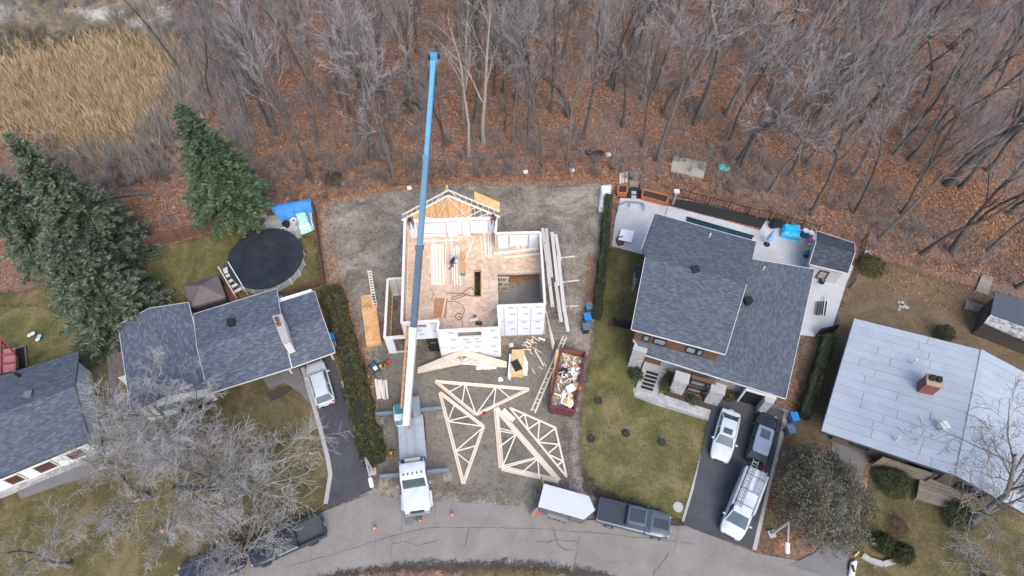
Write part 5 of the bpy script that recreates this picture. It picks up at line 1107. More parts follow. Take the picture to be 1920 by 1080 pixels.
# power saw and nail gun
sw = thing("mitre_saw", "saw on a pale stand at the front of the deck", "saw", P(*k3(1185, 500), ZF))
bar("stand", P(*k3(1135, 520), ZF + 0.35), P(*k3(1215, 505), ZF + 0.35), 0.3, 0.06, m_lumw, sw); MB().lathe([(0.17, 0), (0.17, 0.04)], P(*k3(1185, 480), ZF + 0.45), 16).build("blade_guard", m_steel, sw); bar("handle", P(*k3(1175, 490), ZF + 0.4), P(*k3(1195, 470), ZF + 0.65), 0.07, 0.08, m_blk, sw)
for dx in (1140, 1210): bar("leg", P(*k3(dx, 515), ZF), P(*k3(dx, 515), ZF + 0.33), 0.05, 0.05, m_lumw, sw, up=Vector((0, 1, 0)))
cm = thing("compressor", "small dark compressor at the front right of the deck", "compressor", P(*k3(1225, 560), ZF)); c_ = P(*k3(1225, 560), ZF)
MB().tube([c_ + Vector((-0.3, 0, 0.25)), c_ + Vector((0.3, 0, 0.25))], 0.14, 10).build("tank", m_blk, cm); MB().box(c_ + Vector((0, 0, 0.48)), (0.25, 0.2, 0.2)).build("motor", M("rust_red", (0.2, 0.06, 0.04), 0.6), cm); bar("handle", c_ + Vector((-0.3, 0, 0.6)), c_ + Vector((0.3, 0, 0.6)), 0.04, 0.04, m_steel, cm)
# materials lying round the lot
sheet_stack("sheet_stack", "orange strand board sheets lying left of the house, lower pile", [k3(*q) for q in ((85, 290), (185, 275), (240, 405), (100, 420))], 0.02, 0.2, m_osb, 3)
sheet_stack("sheet_stack", "orange strand board sheets lying left of the house, upper pile", [k3(*q) for q in ((100, 420), (240, 405), (290, 755), (148, 778))], 0.05, 0.45, m_osb, 6)
la = thing("ladder", "white ladder lying above the strand board pile", "ladder", P(*k3(170, 40)))
ra, rb = (P(*k3(152, 38), 0.3), P(*k3(207, 398), 0.45)), (P(*k3(183, 34), 0.3), P(*k3(242, 392), 0.45))
for a, b in (ra, rb): bar("rail", a, b, 0.06, 0.1, m_lumw, la)
for k in range(14): f = (k + 0.5) / 14; bar("rung", ra[0].lerp(ra[1], f), rb[0].lerp(rb[1], f), 0.05 if k > 8 else 0.16, 0.04, m_lumw, la)
for i in range(9): board("pale offcut in the small pile left of the crane boom", k5(225 + i * 13 + random.uniform(-8, 8), 165 + random.uniform(-6, 10)), k5(250 + i * 13 + random.uniform(-12, 12), 355 + random.uniform(-12, 6)), 0.12, 0.06, 0.02 + 0.06 * (i % 3), m_lumw, "small pile of offcuts")
st_ = [((505, 755), (590, 775)), ((495, 800), (600, 800)), ((525, 725), (605, 845)), ((550, 700), (650, 740)), ((600, 670), (680, 720)), ((610, 690), (612, 745)), ((597, 700), (592, 785)), ((610, 780), (695, 830)), ((665, 965), (707, 985)), ((605, 985), (632, 1030)), ((560, 725), (600, 760)), ((720, 925), (745, 962))]
for i, (a, b) in enumerate(st_): board("thin wooden offcut scattered on the mud before the garage", k4(*a), k4(*b), 0.07, 0.05, 0.02 + 0.012 * i, m_lum, "scattered offcuts")
board("thick pale offcut nearest the garage front wall", k4(668, 690), k4(730, 712), 0.16, 0.08, 0.02, m_lumw); board("longest offcut pointing at the ladder truss", k4(632, 805), k4(718, 960), 0.12, 0.07, 0.2, m_lumw); board("short block among the scattered offcuts", k4(545, 725), k4(582, 745), 0.14, 0.1, 0.2, m_lumw)
def crumple(name, label, px, h, mat, cat="bundle", seed=1, z=0.0):
    """a wrapped or draped lump with a wrinkled top"""
    q = [P(x, y, z) for x, y in px]; t = thing(name, label, cat, Vector((q[0].x, q[0].y, z))); m = MB(); n = 12; r = random.Random(seed); g_ = []
    for i in range(n + 1):
        for j in range(n + 1):
            u, v = i / n, j / n; p = q[0].lerp(q[1], u).lerp(q[3].lerp(q[2], u), v); e = min(u, 1 - u, v, 1 - v) * n
            hh = h * min(1, 0.12 + e * 0.62) if e > 0 else 0.0
            g_.append(p + Vector((r.uniform(-0.05, 0.05), r.uniform(-0.05, 0.05), hh + (r.uniform(-0.06, 0.06) if e > 0 else 0.01))))
    m.add(g_, [(i * (n + 1) + j, (i + 1) * (n + 1) + j, (i + 1) * (n + 1) + j + 1, i * (n + 1) + j + 1) for i in range(n) for j in range(n)])
    o = m.build("cover", mat, t); o.data.shade_smooth(); o.data.set_sharp_from_angle(angle=R(50))
    MB().slab([p.lerp(sum(q, Vector()) / 4, 0.15) + Vector((0, 0, h * 0.75)) for p in q], (0, 0, -h * 0.72)).build("contents", m_lum, t); return t
crumple("wrapped_bundle", "white wrapped bundle lying in front of the scissor trusses", [k3(*q) for q in ((1190, 925), (1385, 918), (1395, 985), (1195, 1000))], 0.35, m_plast)
crumple("wrapped_bundle", "long white wrapped bundle beside the narrow hedge", [(1126, 348), (1147, 346), (1142, 400), (1121, 398)], 0.5, m_plast, seed=4)
pk = sheet_stack("sheet_stack", "pallet of yellow boards with a black sheet on top before the garage", [(960, 662), (983, 662), (981, 708), (957, 707)], 0.1, 0.7, M("yellow_board", (0.58, 0.4, 0.2), 0.7), 6)
for px in (((955, 664), (959, 663), (958, 710), (952, 706)), ((983, 664), (990, 680), (989, 700), (981, 700))): MB().slab([P(x, y, 0.55) for x, y in px], (0, 0, -0.5)).build("plastic_flap", m_plast, pk)
bs = MB().slab([P(x, y, 0.84) for x, y in (k4(395, 920), k4(465, 888), k4(515, 985), k4(445, 1015))], (0, 0, -0.02)).build("membrane_sheet", m_blk); tag(bs, "black sheet with pale print lying on the yellow boards", "sheet")
for k in range(3): bar("print", P(*k4(440 + k * 8, 935 + k * 18), 0.845), P(*k4(478 + k * 6, 925 + k * 18), 0.845), 0.06, 0.004, m_plast, bs) if False else None
wsx = MB().slab([P(*k6(*q), 0.2) for q in ((655, 382), (750, 470), (725, 498), (628, 420))], (0, 0, -0.03)).build("foam_sheet", m_foam); tag(wsx, "white sheet lying between two roof trusses", "sheet")
for px, lb, h in (([(858, 620), (861, 620)], "", 0),): pass
# scaffold with planks along the garage side
sc = thing("scaffold", "low steel scaffold frames along the right side of the garage", "scaffold", P(1040, 540))
for i in range(6):
    f = i / 5; a, b = P(1016 + 26 * f, 420 + 195 * f, 1.5), P(1053 + 17 * f, 418 + 197 * f, 1.5)
    for p in (a, b): bar("post", Vector((p.x, p.y, 0)), Vector((p.x, p.y, 1.9)), 0.05, 0.05, m_steel, sc, up=Vector((0, 1, 0)))
    for z in (0.3, 0.7, 1.1, 1.5): bar("rung", Vector((a.x, a.y, z)), Vector((b.x, b.y, z)), 0.045, 0.045, m_steel, sc)
    if i: bar("brace", Vector((pb_.x, pb_.y, 0.4)), Vector((b.x, b.y, 1.4)), 0.035, 0.035, m_steel, sc); bar("ledger", Vector((pb_.x, pb_.y, 1.5)), Vector((b.x, b.y, 1.5)), 0.05, 0.05, m_steel, sc)
    pb_ = b
for x0, y0, x1, y1, lb in ((1017, 428, 1029, 512, "upper plank of the left scaffold run"), (1027, 500, 1036, 576, "lower plank of the left scaffold run"), (1024, 429, 1034, 520, "right hand plank of the left scaffold run"), (1035, 436, 1046, 536, "upper plank of the right scaffold run"), (1042, 440, 1050, 490, "short plank at the top of the right scaffold run"), (1047, 480, 1058, 585, "wide plank in the middle of the right scaffold run"), (1042, 530, 1052, 604, "lower plank of the right scaffold run"), (1055, 560, 1065, 622, "last narrow plank of the right scaffold run")):
    board(lb, (x0, y0), (x1, y1), 0.32, 0.08, 1.54 + random.uniform(0, 0.08), m_greyb, "scaffold planks", name="scaffold_plank", cat="plank")
for x0, y0, x1, y1, lb in ((1050, 484, 1078, 481, "upper cross timber under the scaffold"), (1050, 530, 1086, 526, "middle cross timber under the scaffold"), (1060, 575, 1084, 574, "lower cross timber under the scaffold")): board(lb, (x0, y0), (x1, y1), 0.12, 0.1, 0.03, m_lum)
# dumpster full of scrap
dm = thing("dumpster", "maroon open dumpster heaped with scrap wood", "dumpster", P(1060, 730)); m_mar = M("maroon_steel", (0.13, 0.035, 0.05), 0.5, 0.25, 2)
ZR = 1.45; dq = [P(1053, 653, ZR), P(1098, 660, ZR), P(1077, 769, ZR), P(1031, 762, ZR)]
for i, nm in enumerate(("end_wall", "side_wall", "front_wall", "side_wall")):
    a, b = dq[i], dq[(i + 1) % 4]; o = MB().beam(Vector((a.x, a.y, ZR / 2)), Vector((b.x, b.y, ZR / 2)), 0.07, ZR).build(nm, m_mar if i != 0 else M("rusty_steel", (0.22, 0.09, 0.05), 0.7, 0.35, 2), dm); bar("rim", a, b, 0.13, 0.12, m_mar, o)
    d = (b - a).normalized(); nn = Vector((d.y, -d.x, 0)); nn = nn if nn.dot((a + b) / 2 - (dq[0] + dq[2]) / 2) > 0 else -nn
    for k in range(4 if i % 2 == 0 else 8): p = a.lerp(b, (k + 0.5) / (4 if i % 2 == 0 else 8)) + nn * 0.08; bar("rib", Vector((p.x, p.y, 0.05)), Vector((p.x, p.y, ZR - 0.08)), 0.1, 0.14, m_mar, o, up=d)
MB().prism([q.to_2d() for q in dq], 0.06, 0.5).build("floor", m_mar, dm)
cD = sum(dq, Vector()) / 4; rs = random.Random(3)
for i in range(130):
    u, v = rs.uniform(0.14, 0.86), rs.uniform(0.05, 0.94); p = dq[0].lerp(dq[1], u).lerp(dq[3].lerp(dq[2], u), v); p.z = rs.uniform(0.7, 1.4) if v > 0.2 else rs.uniform(0.5, 0.9); a = rs.uniform(0, 3.14); L = rs.uniform(0.25, 0.8); e = Vector((math.cos(a), math.sin(a), rs.uniform(-0.3, 0.3))) * L / 2; md = min(u, 1 - u) * 2.1
    if abs(e.x) > md: e.x *= md / abs(e.x)
    o = bar("scrap_board", p - e, p + e, rs.choice((0.06, 0.09, 0.14, 0.3)), rs.uniform(0.03, 0.07), rs.choice((m_lumw, m_lum, m_plast, m_osb, m_lumw, m_foam, m_greyb)), None); tag(o, "piece of scrap wood or sheet in the dumpster heap", "scrap", "scrap heaped in the dumpster")
MB().slab([q.lerp(cD, 0.05) + Vector((0, 0, -0.75)) for q in dq], (0, 0, -0.2)).build("load", M("mixed_scrap", (0.3, 0.24, 0.18), 0.9, 0.5, 5), dm)
for (x, y, w, h_, mt, lb) in ((1065, 752, 0.9, 0.25, m_osb, "orange board offcut at the lower end of the dumpster"), (1080, 725, 0.8, 0.3, m_lvl, "orange carton in the dumpster"), (1057, 697, 0.8, 0.12, m_blk, "black sheet scrap in the dumpster"), (1069, 756, 0.55, 0.3, m_plast, "white plastic sack in the dumpster corner"), (1070, 728, 0.8, 0.35, m_plast, "white plastic sack in the middle of the dumpster")):
    c = P(x, y, 1.25); o = MB().box(c, (w, w * 0.8, h_), rs.uniform(0, 1.5)).build("scrap_sheet", mt, bevel=0.05); tag(o, lb, "scrap", "scrap heaped in the dumpster")
pw = MB().slab([P(*k4(835, 800), 1.5), P(*k4(858, 800), 1.5), P(1039, 735, 0.1), P(1031, 737, 0.1)], (0.05, 0, 0)).build("plywood_sheet", m_osb); tag(pw, "narrow brown sheet leaning on the left side of the dumpster", "plywood")
# small machines by the hedge
def machine(name, label, x, y, size, rz, body, cat, wheels=True):
    c = P(x, y); t = thing(name, label, cat, c, rz); L, W2, H2 = size
    MB().box((0, 0, H2 * 0.5 + 0.06), (L * 0.9, W2 * 0.85, H2 * 0.6)).build("body", body, t, local=True, bevel=0.04); MB().box((L * 0.15, 0, H2 * 0.9), (L * 0.4, W2 * 0.6, H2 * 0.25)).build("tank", m_plast if name == "generator" else m_blk, t, local=True, bevel=0.03)
    m = MB()
    for sy in (-1, 1):
        for sx in (-1, 1): m.beam((sx * L / 2, sy * W2 / 2, 0.0), (sx * L / 2, sy * W2 / 2, H2), 0.04, 0.04, Vector((0, 1, 0)))
        m.beam((-L / 2, sy * W2 / 2, H2), (L / 2, sy * W2 / 2, H2), 0.04, 0.04)
    m.build("frame", m_blk, t, local=True); return t
machine("generator", "blue generator with white tank by the long hedge", 704, 693, (1.0, 0.6, 0.6), -0.9, M("blue_paint", (0.03, 0.09, 0.24), 0.4), "generator"); machine("compressor", "yellow compressor beside the blue generator", 718, 690, (0.65, 0.5, 0.5), 0.3, M("yellow_paint", (0.62, 0.42, 0.06), 0.4), "compressor"); machine("toolbox", "orange toolbox beside the crane truck deck", 737, 852, (0.55, 0.4, 0.4), 0.1, M("orange_paint", (0.6, 0.27, 0.03), 0.4), "toolbox")
gc = thing("fuel_can", "red fuel can near the yellow compressor", "can", P(728, 681)); m_rd = M("red_plastic", (0.5, 0.03, 0.03), 0.35)
MB().box((0, 0, 0.2), (0.4, 0.28, 0.34), 0.4).build("body", m_rd, gc, local=True, bevel=0.05); MB().tube([(0.1, 0, 0.36), (0.25, 0.05, 0.5)], 0.03, 6).build("spout", M("yellow_paint", (0.6, 0.4, 0.05), 0.4), gc, local=True)
def cone(x, y, label, s=1.0):
    t = thing("traffic_cone", label, "cone", P(x, y), group="traffic cones"); MB().box((0, 0, 0.03), (0.42 * s, 0.42 * s, 0.05)).build("base", m_rd, t, local=True); MB().lathe([(0.16 * s, 0.05), (0.12 * s, 0.25), (0.04 * s, 0.7 * s), (0.02, 0.7 * s)], (0, 0, 0), 14).build("shaft", M("cone_orange", (0.72, 0.09, 0.03), 0.45), t, local=True, smooth=True); MB().lathe([(0.112 * s, 0.34), (0.09 * s, 0.45)], (0, 0, 0), 14).build("band", m_trim, t, local=True); return t
cone(703, 991, "orange cone on the road left of the crane truck"); cone(788, 976, "orange cone right in front of the crane truck", 1.1); cone(848, 966, "orange cone on the road right of the crane truck"); cone(307, 997, "orange cone on the lawn under the left tree")
bl = thing("buoy_ball", "round red ball on the road left of the white trailer", "ball", P(1011, 960)); MB().lathe([(0.0, 0.0), (0.16, 0.05), (0.22, 0.2), (0.16, 0.36), (0.05, 0.42), (0.05, 0.46)], (0, 0, 0), 14).build("body", m_rd, bl, local=True, smooth=True)
rm = thing("warning_marker", "small red marker where the two near trusses meet", "marker", P(908, 776)); MB().box((0, 0, 0.1), (0.35, 0.28, 0.18), 0.4).build("body", m_rd, rm, local=True, bevel=0.03); MB().box((0, 0, 0.22), (0.14, 0.14, 0.08), 0.4).build("knob", m_blk, rm, local=True)
mh = thing("manhole_cover", "round iron manhole cover in front of the crane truck", "manhole", P(768, 975)); MB().lathe([(0.42, -0.1), (0.42, 0.2), (0.0, 0.2)], (0, 0, -0.05), 24).build("lid", concrete("cast_iron", (0.12, 0.115, 0.11), (0.19, 0.185, 0.18)), mh, local=True)
mh2 = thing("manhole_cover", "round pale manhole cover in the grass right of the pickup", "manhole", P(1271, 951)); MB().lathe([(0.42, -0.1), (0.42, 0.1), (0.0, 0.1)], (0, 0, 0), 24).build("lid", m_kerb, mh2, local=True)
# people
def person(label, loc, rz, jacket, legs, hat, pose, hair=None):
    V = pose; names = list(V.keys()); idx = {k: i for i, k in enumerate(names)}
    E = [("pelvis", "spine"), ("spine", "chest"), ("chest", "neck"), ("neck", "head")] + [e for s_ in ("l", "r") for e in (("chest", s_ + "sh"), (s_ + "sh", s_ + "el"), (s_ + "el", s_ + "wr"), (s_ + "wr", s_ + "ha"), ("pelvis", s_ + "hip"), (s_ + "hip", s_ + "kn"), (s_ + "kn", s_ + "an"), (s_ + "an", s_ + "to"))]
    rad = dict(pelvis=0.15, spine=0.14, chest=0.16, neck=0.06, head=0.11); rr = dict(sh=0.075, el=0.052, wr=0.038, ha=0.042, hip=0.095, kn=0.068, an=0.05, to=0.045)
    me = bpy.data.meshes.new("person"); me.from_pydata([V[k] for k in names], [(idx[a], idx[b]) for a, b in E], []); o = link(bpy.data.objects.new("person", me)); md = o.modifiers.new("skin", 'SKIN'); o.modifiers.new("sub", 'SUBSURF').levels = 1
    for k in names:
        r_ = rad.get(k) or rr[k[1:]]; sv = me.skin_vertices[0].data[idx[k]]; sv.radius = (r_, r_); sv.use_root = (k == "pelvis")
    dg = bpy.context.evaluated_depsgraph_get(); ev = bpy.data.meshes.new_from_object(o.evaluated_get(dg)); o.modifiers.clear(); o.data = ev; ev.shade_smooth()
    skin = M("skin", (0.45, 0.27, 0.2), 0.6)
    for m_ in (jacket, legs, skin, m_blk): ev.materials.append(m_)
    pz, nk, hd = Vector(V["pelvis"]), Vector(V["neck"]), Vector(V["head"])
    for f in ev.polygons:
        c = f.center; d = {k: (c - Vector(V[k])).length for k in names}; near = min(d, key=d.get)
        f.material_index = 2 if near in ("head", "lha", "rha") else (3 if near[1:] == "to" and near[0] in "lr" else (1 if near[1:] in ("hip", "kn", "an") or near == "pelvis" else 0))
    o.location = loc; o.rotation_euler = (0, 0, rz); tag(o, label, "person")
    MB().lathe([(0.16, 0.0), (0.135, 0.03), (0.12, 0.09), (0.05, 0.14), (0.0, 0.145)], hd + Vector((0, 0, 0.04)), 12, 1.15, 1.0).build("cap", hat, o, local=True, smooth=True)
    MB().lathe([(0.185, -0.05), (0.19, 0.05)], pz + Vector((0, 0, 0.04)), 12, 1.0, 0.85).build("tool_belt", M("leather", (0.16, 0.09, 0.05), 0.7), o, local=True); return o
def walk(bend=0.25, sit=False):
    d = dict(pelvis=(0, 0, 0.95), spine=(bend * 0.3, 0, 1.15), chest=(bend * 0.8, 0, 1.36), neck=(bend * 1.15, 0, 1.52), head=(bend * 1.4, 0, 1.68), lsh=(bend * 0.8, 0.2, 1.4), lel=(bend + 0.1, 0.27, 1.14), lwr=(bend + 0.35, 0.22, 1.05), lha=(bend + 0.43, 0.2, 1.03), rsh=(bend * 0.8, -0.2, 1.4), rel=(bend - 0.12, -0.28, 1.16), rwr=(bend + 0.1, -0.27, 0.95), rha=(bend + 0.15, -0.26, 0.88),
             lhip=(0, 0.1, 0.9), lkn=(0.22, 0.11, 0.5), lan=(0.12, 0.11, 0.08), lto=(0.3, 0.12, 0.04), rhip=(0, -0.1, 0.9), rkn=(-0.02, -0.11, 0.48), ran=(-0.3, -0.11, 0.1), rto=(-0.13, -0.12, 0.04))
    if sit:
        for k in d:
            x, y, z = d[k]; d[k] = (x, y, z - 0.8)
        d.update(lkn=(0.42, 0.16, 0.1), lan=(0.45, 0.16, -0.36), lto=(0.6, 0.17, -0.4), rkn=(0.4, -0.18, 0.08), ran=(0.42, -0.18, -0.38), rto=(0.57, -0.19, -0.42))
    return d
navy, maroon, jean = M("navy_cloth", (0.025, 0.03, 0.05), 0.8), M("maroon_cloth", (0.2, 0.035, 0.045), 0.8), M("denim", (0.05, 0.06, 0.085), 0.85)
person("worker in dark jacket walking over the boards in the middle of the deck", P(847, 503, ZF + 0.06), 0.3, navy, jean, M("blue_cap", (0.12, 0.25, 0.5), 0.5), walk(0.35))
person("worker in dark jacket perched on the back left corner of the walls", Vector((pl['BL'].x + 0.5, pl['BL'].y - 0.05, ZT)), -1.2, navy, M("tan_trousers", (0.2, 0.14, 0.1), 0.85), m_blk, walk(0.3, True)); person("worker in maroon jacket perched on the back right corner of the walls", Vector((pl['BR'].x - 0.15, pl['BR'].y - 0.05, ZT)), -2.0, maroon, jean, m_blk, walk(0.3, True))
# ------------------------------------------------------------------ vehicles
def paint(name, c, rough=0.28, metal=0.0): return M(name, c, rough, 0.12, 1.6, metal=metal, spec=0.6)
m_tyre = M("tyre_rubber", (0.02, 0.02, 0.021), 0.85, 0.2); m_rim = M("alloy_rim", (0.4, 0.4, 0.42), 0.3, 0.1, metal=0.7); m_lamp = M("lamp_glass", (0.7, 0.72, 0.74), 0.1, 0.05); m_tail = M("tail_lamp", (0.4, 0.02, 0.02), 0.2, 0.1); m_grl = M("black_trim", (0.02, 0.02, 0.022), 0.45, 0.2); m_plate = M("number_plate", (0.7, 0.72, 0.75), 0.5)
def loft(m, st, ring):
    """st: list of stations; ring(station)-> list of points (closed)"""
    b = len(m.v); n = None
    for s_ in st:
        r_ = ring(s_); n = len(r_); m.v += [Vector(p) for p in r_]
    for i in range(len(st) - 1):
        for k in range(n): m.f.append((b + i * n + k, b + i * n + (k + 1) % n, b + (i + 1) * n + (k + 1) % n, b + (i + 1) * n + k))
    m.f.append(tuple(b + k for k in range(n))[::-1]); m.f.append(tuple(b + (len(st) - 1) * n + k for k in range(n)))
def hull_ring(s_):
    x, w, zb, zs, zt = s_      # half width, bottom, shoulder and top height
    h = [(x, 0.72 * w, zb), (x, 0.97 * w, zb + 0.14), (x, w, zb + (zs - zb) * 0.55), (x, 0.97 * w, zs - 0.05), (x, 0.88 * w, zs), (x, 0.55 * w, zt - 0.01), (x, 0.2 * w, zt)]
    return h + [(p[0], -p[1], p[2]) for p in h[::-1]]
def wheel(t, x, y, r_, w=0.24, name="wheel"):
    e = sub(name, t, (x, y, r_)); m = MB(); n = 20; prof = [(r_ * 0.62, -w / 2), (r_ * 0.95, -w / 2), (r_, -w / 3), (r_, w / 3), (r_ * 0.95, w / 2), (r_ * 0.62, w / 2)]
    def ring(prof, mat, nm):
        m = MB(); b = 0
        for rr, yy in prof:
            for k in range(n): a = 2 * math.pi * k / n; m.v.append(Vector((rr * math.cos(a), yy, rr * math.sin(a))))
        for i in range(len(prof) - 1):
            for k in range(n): m.f.append((i * n + k, i * n + (k + 1) % n, (i + 1) * n + (k + 1) % n, (i + 1) * n + k))
        m.f.append(tuple(range(n))); m.f.append(tuple((len(prof) - 1) * n + k for k in range(n))[::-1]); return m.build(nm, mat, e, local=True, smooth=True)
    ring(prof, m_tyre, "tyre"); sg = 1 if y > 0 else -1; ring([(r_ * 0.6, -w / 2 * 1.02), (r_ * 0.6, w / 2 * 1.02), (r_ * 0.25, w / 2 * 0.9 if sg > 0 else w / 2 * 1.02)], m_rim, "rim")
def quad_part(nm, q, mat, t, th=0.02, inn=(0, 0, -1)):
    return MB().slab([Vector(p) for p in q], Vector(inn) * th).build(nm, mat, t, local=True)
def car(label, cat, px, px2, L, W, col, hull, cab, wr=0.34, axles=(0.2, 0.8), sunroof=False, rails=False, z=0.9, group=None, name="car", roofcol=None, bed=None, mirrors=True):
    """px: nose pixel, px2: tail pixel (both at bonnet height z). hull: (f, half width factor, zb, zs, zt) with f from nose 0 to tail 1.
    cab: f of windscreen foot, roof front, roof rear, rear glass foot; roof height; belt height"""
    a, b = P(*px, z), P(*px2, z); d = (a - b); d.z = 0; rz = math.atan2(d.y, d.x); c = (a + b) / 2
    t = thing(name, label, cat, (c.x, c.y, 0), rz, group); X = lambda f: L / 2 - f * L
    m = MB(); loft(m, [(X(f), W / 2 * w, zb, zs, zt) for f, w, zb, zs, zt in hull], hull_ring); m.build("body", col, t, local=True, smooth=True)
    f0, f1, f2, f3, zr, zb_ = cab; wb, wr_ = W / 2 * 0.88, W / 2 * 0.68
    B = [(X(f0), wb * 0.97, zb_), (X(f3), wb * 0.95, zb_)]; T = [(X(f1), wr_, zr - 0.03), (X(f2), wr_ * 0.97, zr - 0.04)]
    mir = lambda p: (p[0], -p[1], p[2])
    # solid dark cabin core, then panes and painted roof and pillars
    core = [B[0], B[1], mir(B[1]), mir(B[0])]; cr = [T[0], T[1], mir(T[1]), mir(T[0])]
    m = MB(); m.add([Vector(p) - Vector((0, 0, 0.05)) for p in core] + [Vector(p) - Vector((0, 0, 0.03)) for p in cr], [(0, 1, 2, 3), (7, 6, 5, 4), (0, 4, 5, 1), (1, 5, 6, 2), (2, 6, 7, 3), (3, 7, 4, 0)]); m.build("cabin", m_grl, t, local=True)
    quad_part("windscreen", [B[0], mir(B[0]), mir(T[0]), T[0]], m_carglass, t, 0.02, (0.6, 0, 0.5)); quad_part("rear_window", [mir(B[1]), B[1], T[1], mir(T[1])], m_carglass, t, 0.02, (-0.6, 0, 0.5))
    for sg in (1, -1):
        s_ = lambda p: (p[0], p[1] * sg, p[2]); lp = lambda p, q, f: tuple(p[i] + (q[i] - p[i]) * f for i in range(3))
        for u, v in ((0.04, 0.48), (0.53, 0.95)): quad_part("side_window", [s_(lp(B[0], B[1], u)), s_(lp(B[0], B[1], v)), s_(lp(T[0], T[1], v)), s_(lp(T[0], T[1], u))], m_carglass, t, 0.02, (0, sg, 0.2))
        for p, q in ((B[0], T[0]), (lp(B[0], B[1], 0.5), lp(T[0], T[1], 0.5)), (B[1], T[1])): MB().beam(s_(p), s_(q), 0.07, 0.07).build("pillar", col if p != B[0] else col, t, local=True)
    m = MB(); rl = [(T[0][0] + 0.04, wr_ * 0.93, zr - 0.05, zr - 0.02, zr), (T[0][0] - 0.15, wr_ * 1.04, zr - 0.06, zr + 0.0, zr + 0.035), ((T[0][0] + T[1][0]) / 2, wr_ * 1.07, zr - 0.07, zr + 0.01, zr + 0.05), (T[1][0] + 0.12, wr_ * 1.03, zr - 0.07, zr - 0.01, zr + 0.03), (T[1][0] - 0.06, wr_ * 0.95, zr - 0.08, zr - 0.04, zr - 0.01)]
    def rr(s_):
        x, w, za, zm, zt = s_; return [(x, w, za), (x, w * 0.98, zm), (x, w * 0.7, zt), (x, -w * 0.7, zt), (x, -w * 0.98, zm), (x, -w, za)]
    loft(m, rl, rr); rf = m.build("roof", roofcol or col, t, local=True, smooth=True)
    if sunroof: MB().box(((T[0][0] * 0.72 + T[1][0] * 0.28), 0, zr + 0.045), (abs(T[0][0] - T[1][0]) * 0.34, wr_ * 1.2, 0.03)).build("sunroof", m_carglass, rf, local=True)
    if rails:
        for sg in (1, -1): MB().beam((T[0][0] - 0.1, sg * wr_ * 0.98, zr + 0.07), (T[1][0] + 0.05, sg * wr_ * 0.95, zr + 0.06), 0.04, 0.04).build("roof_rail", m_grl, rf, local=True)
    for f in axles:
        for sg in (1, -1): wheel(t, X(f), sg * (W / 2 - 0.1), wr)
    w0 = hull[0][1] * W / 2; w1 = hull[-1][1] * W / 2; zf = hull[1][3]; zr2 = hull[-2][3]
    for sg in (1, -1):
        MB().box((X(0.035), sg * w0 * 0.88, zf - 0.12), (0.3, 0.3, 0.13), sg * -0.35).build("headlight", m_lamp, t, local=True, bevel=0.02); MB().box((X(0.975), sg * w1 * 0.93, zr2 - 0.14), (0.22, 0.2, 0.2)).build("tail_light", m_tail, t, local=True, bevel=0.02)
        if mirrors: MB().box((X(f0 + 0.07), sg * (W / 2 + 0.08), zb_ + 0.06), (0.14, 0.24, 0.14)).build("mirror", col, t, local=True, bevel=0.03)
    MB().box((X(0.005), 0, 0.5), (0.12, w0 * 1.2, 0.2)).build("grille", m_grl, t, local=True); MB().box((X(1.0) , 0, 0.55), (0.1, w1 * 1.5, 0.16)).build("bumper", m_grl, t, local=True); MB().box((X(1.0) - 0.06, 0, 0.72), (0.02, 0.4, 0.14)).build("number_plate", m_plate, t, local=True)
    return t, X
m_carglass = M("car_glass", (0.05, 0.075, 0.085), 0.06, 0.25, 1.5, spec=0.9)
p_white = paint("white_paint", (0.5, 0.53, 0.56)); p_black = paint("black_paint", (0.022, 0.024, 0.03), 0.2); p_grey = paint("grey_paint", (0.1, 0.118, 0.145), 0.3, 0.2); p_navy = paint("dark_blue_paint", (0.03, 0.036, 0.052), 0.22); p_sat = M("satin_black", (0.035, 0.04, 0.05), 0.45, 0.1)
SUV = [(0.0, 0.72, 0.35, 0.72, 0.78), (0.03, 0.86, 0.24, 0.86, 0.93), (0.12, 0.96, 0.22, 0.96, 1.02), (0.27, 1.0, 0.22, 1.02, 1.08), (0.6, 1.0, 0.22, 1.04, 1.08), (0.9, 0.97, 0.24, 1.04, 1.06), (0.975, 0.9, 0.3, 0.98, 1.0), (1.0, 0.8, 0.4, 0.8, 0.84)]
SEDAN = [(0.0, 0.7, 0.32, 0.6, 0.66), (0.03, 0.85, 0.22, 0.72, 0.8), (0.12, 0.95, 0.2, 0.82, 0.9), (0.28, 1.0, 0.2, 0.9, 0.97), (0.6, 1.0, 0.2, 0.94, 0.98), (0.88, 0.95, 0.22, 0.95, 1.0), (0.97, 0.88, 0.28, 0.9, 0.94), (1.0, 0.78, 0.4, 0.72, 0.78)]
car("white SUV parked in the left driveway under the carport edge", "car", (589, 681), (610, 754), 4.5, 1.82, p_white, SUV, (0.27, 0.37, 0.86, 0.96, 1.58, 1.02), rails=True, sunroof=False)
car("white sedan with dark sunroof parked in the right driveway", "car", (1351, 858), (1372, 771), 4.75, 1.84, p_white, SEDAN, (0.27, 0.42, 0.74, 0.9, 1.42, 0.93), sunroof=True)
car("black SUV parked nose to the garage in the right driveway", "car", (1441, 778), (1418, 862), 4.7, 1.9, p_black, SUV, (0.27, 0.37, 0.88, 0.97, 1.66, 1.03), sunroof=True, roofcol=paint("slate_roof_paint", (0.2, 0.23, 0.3), 0.3))
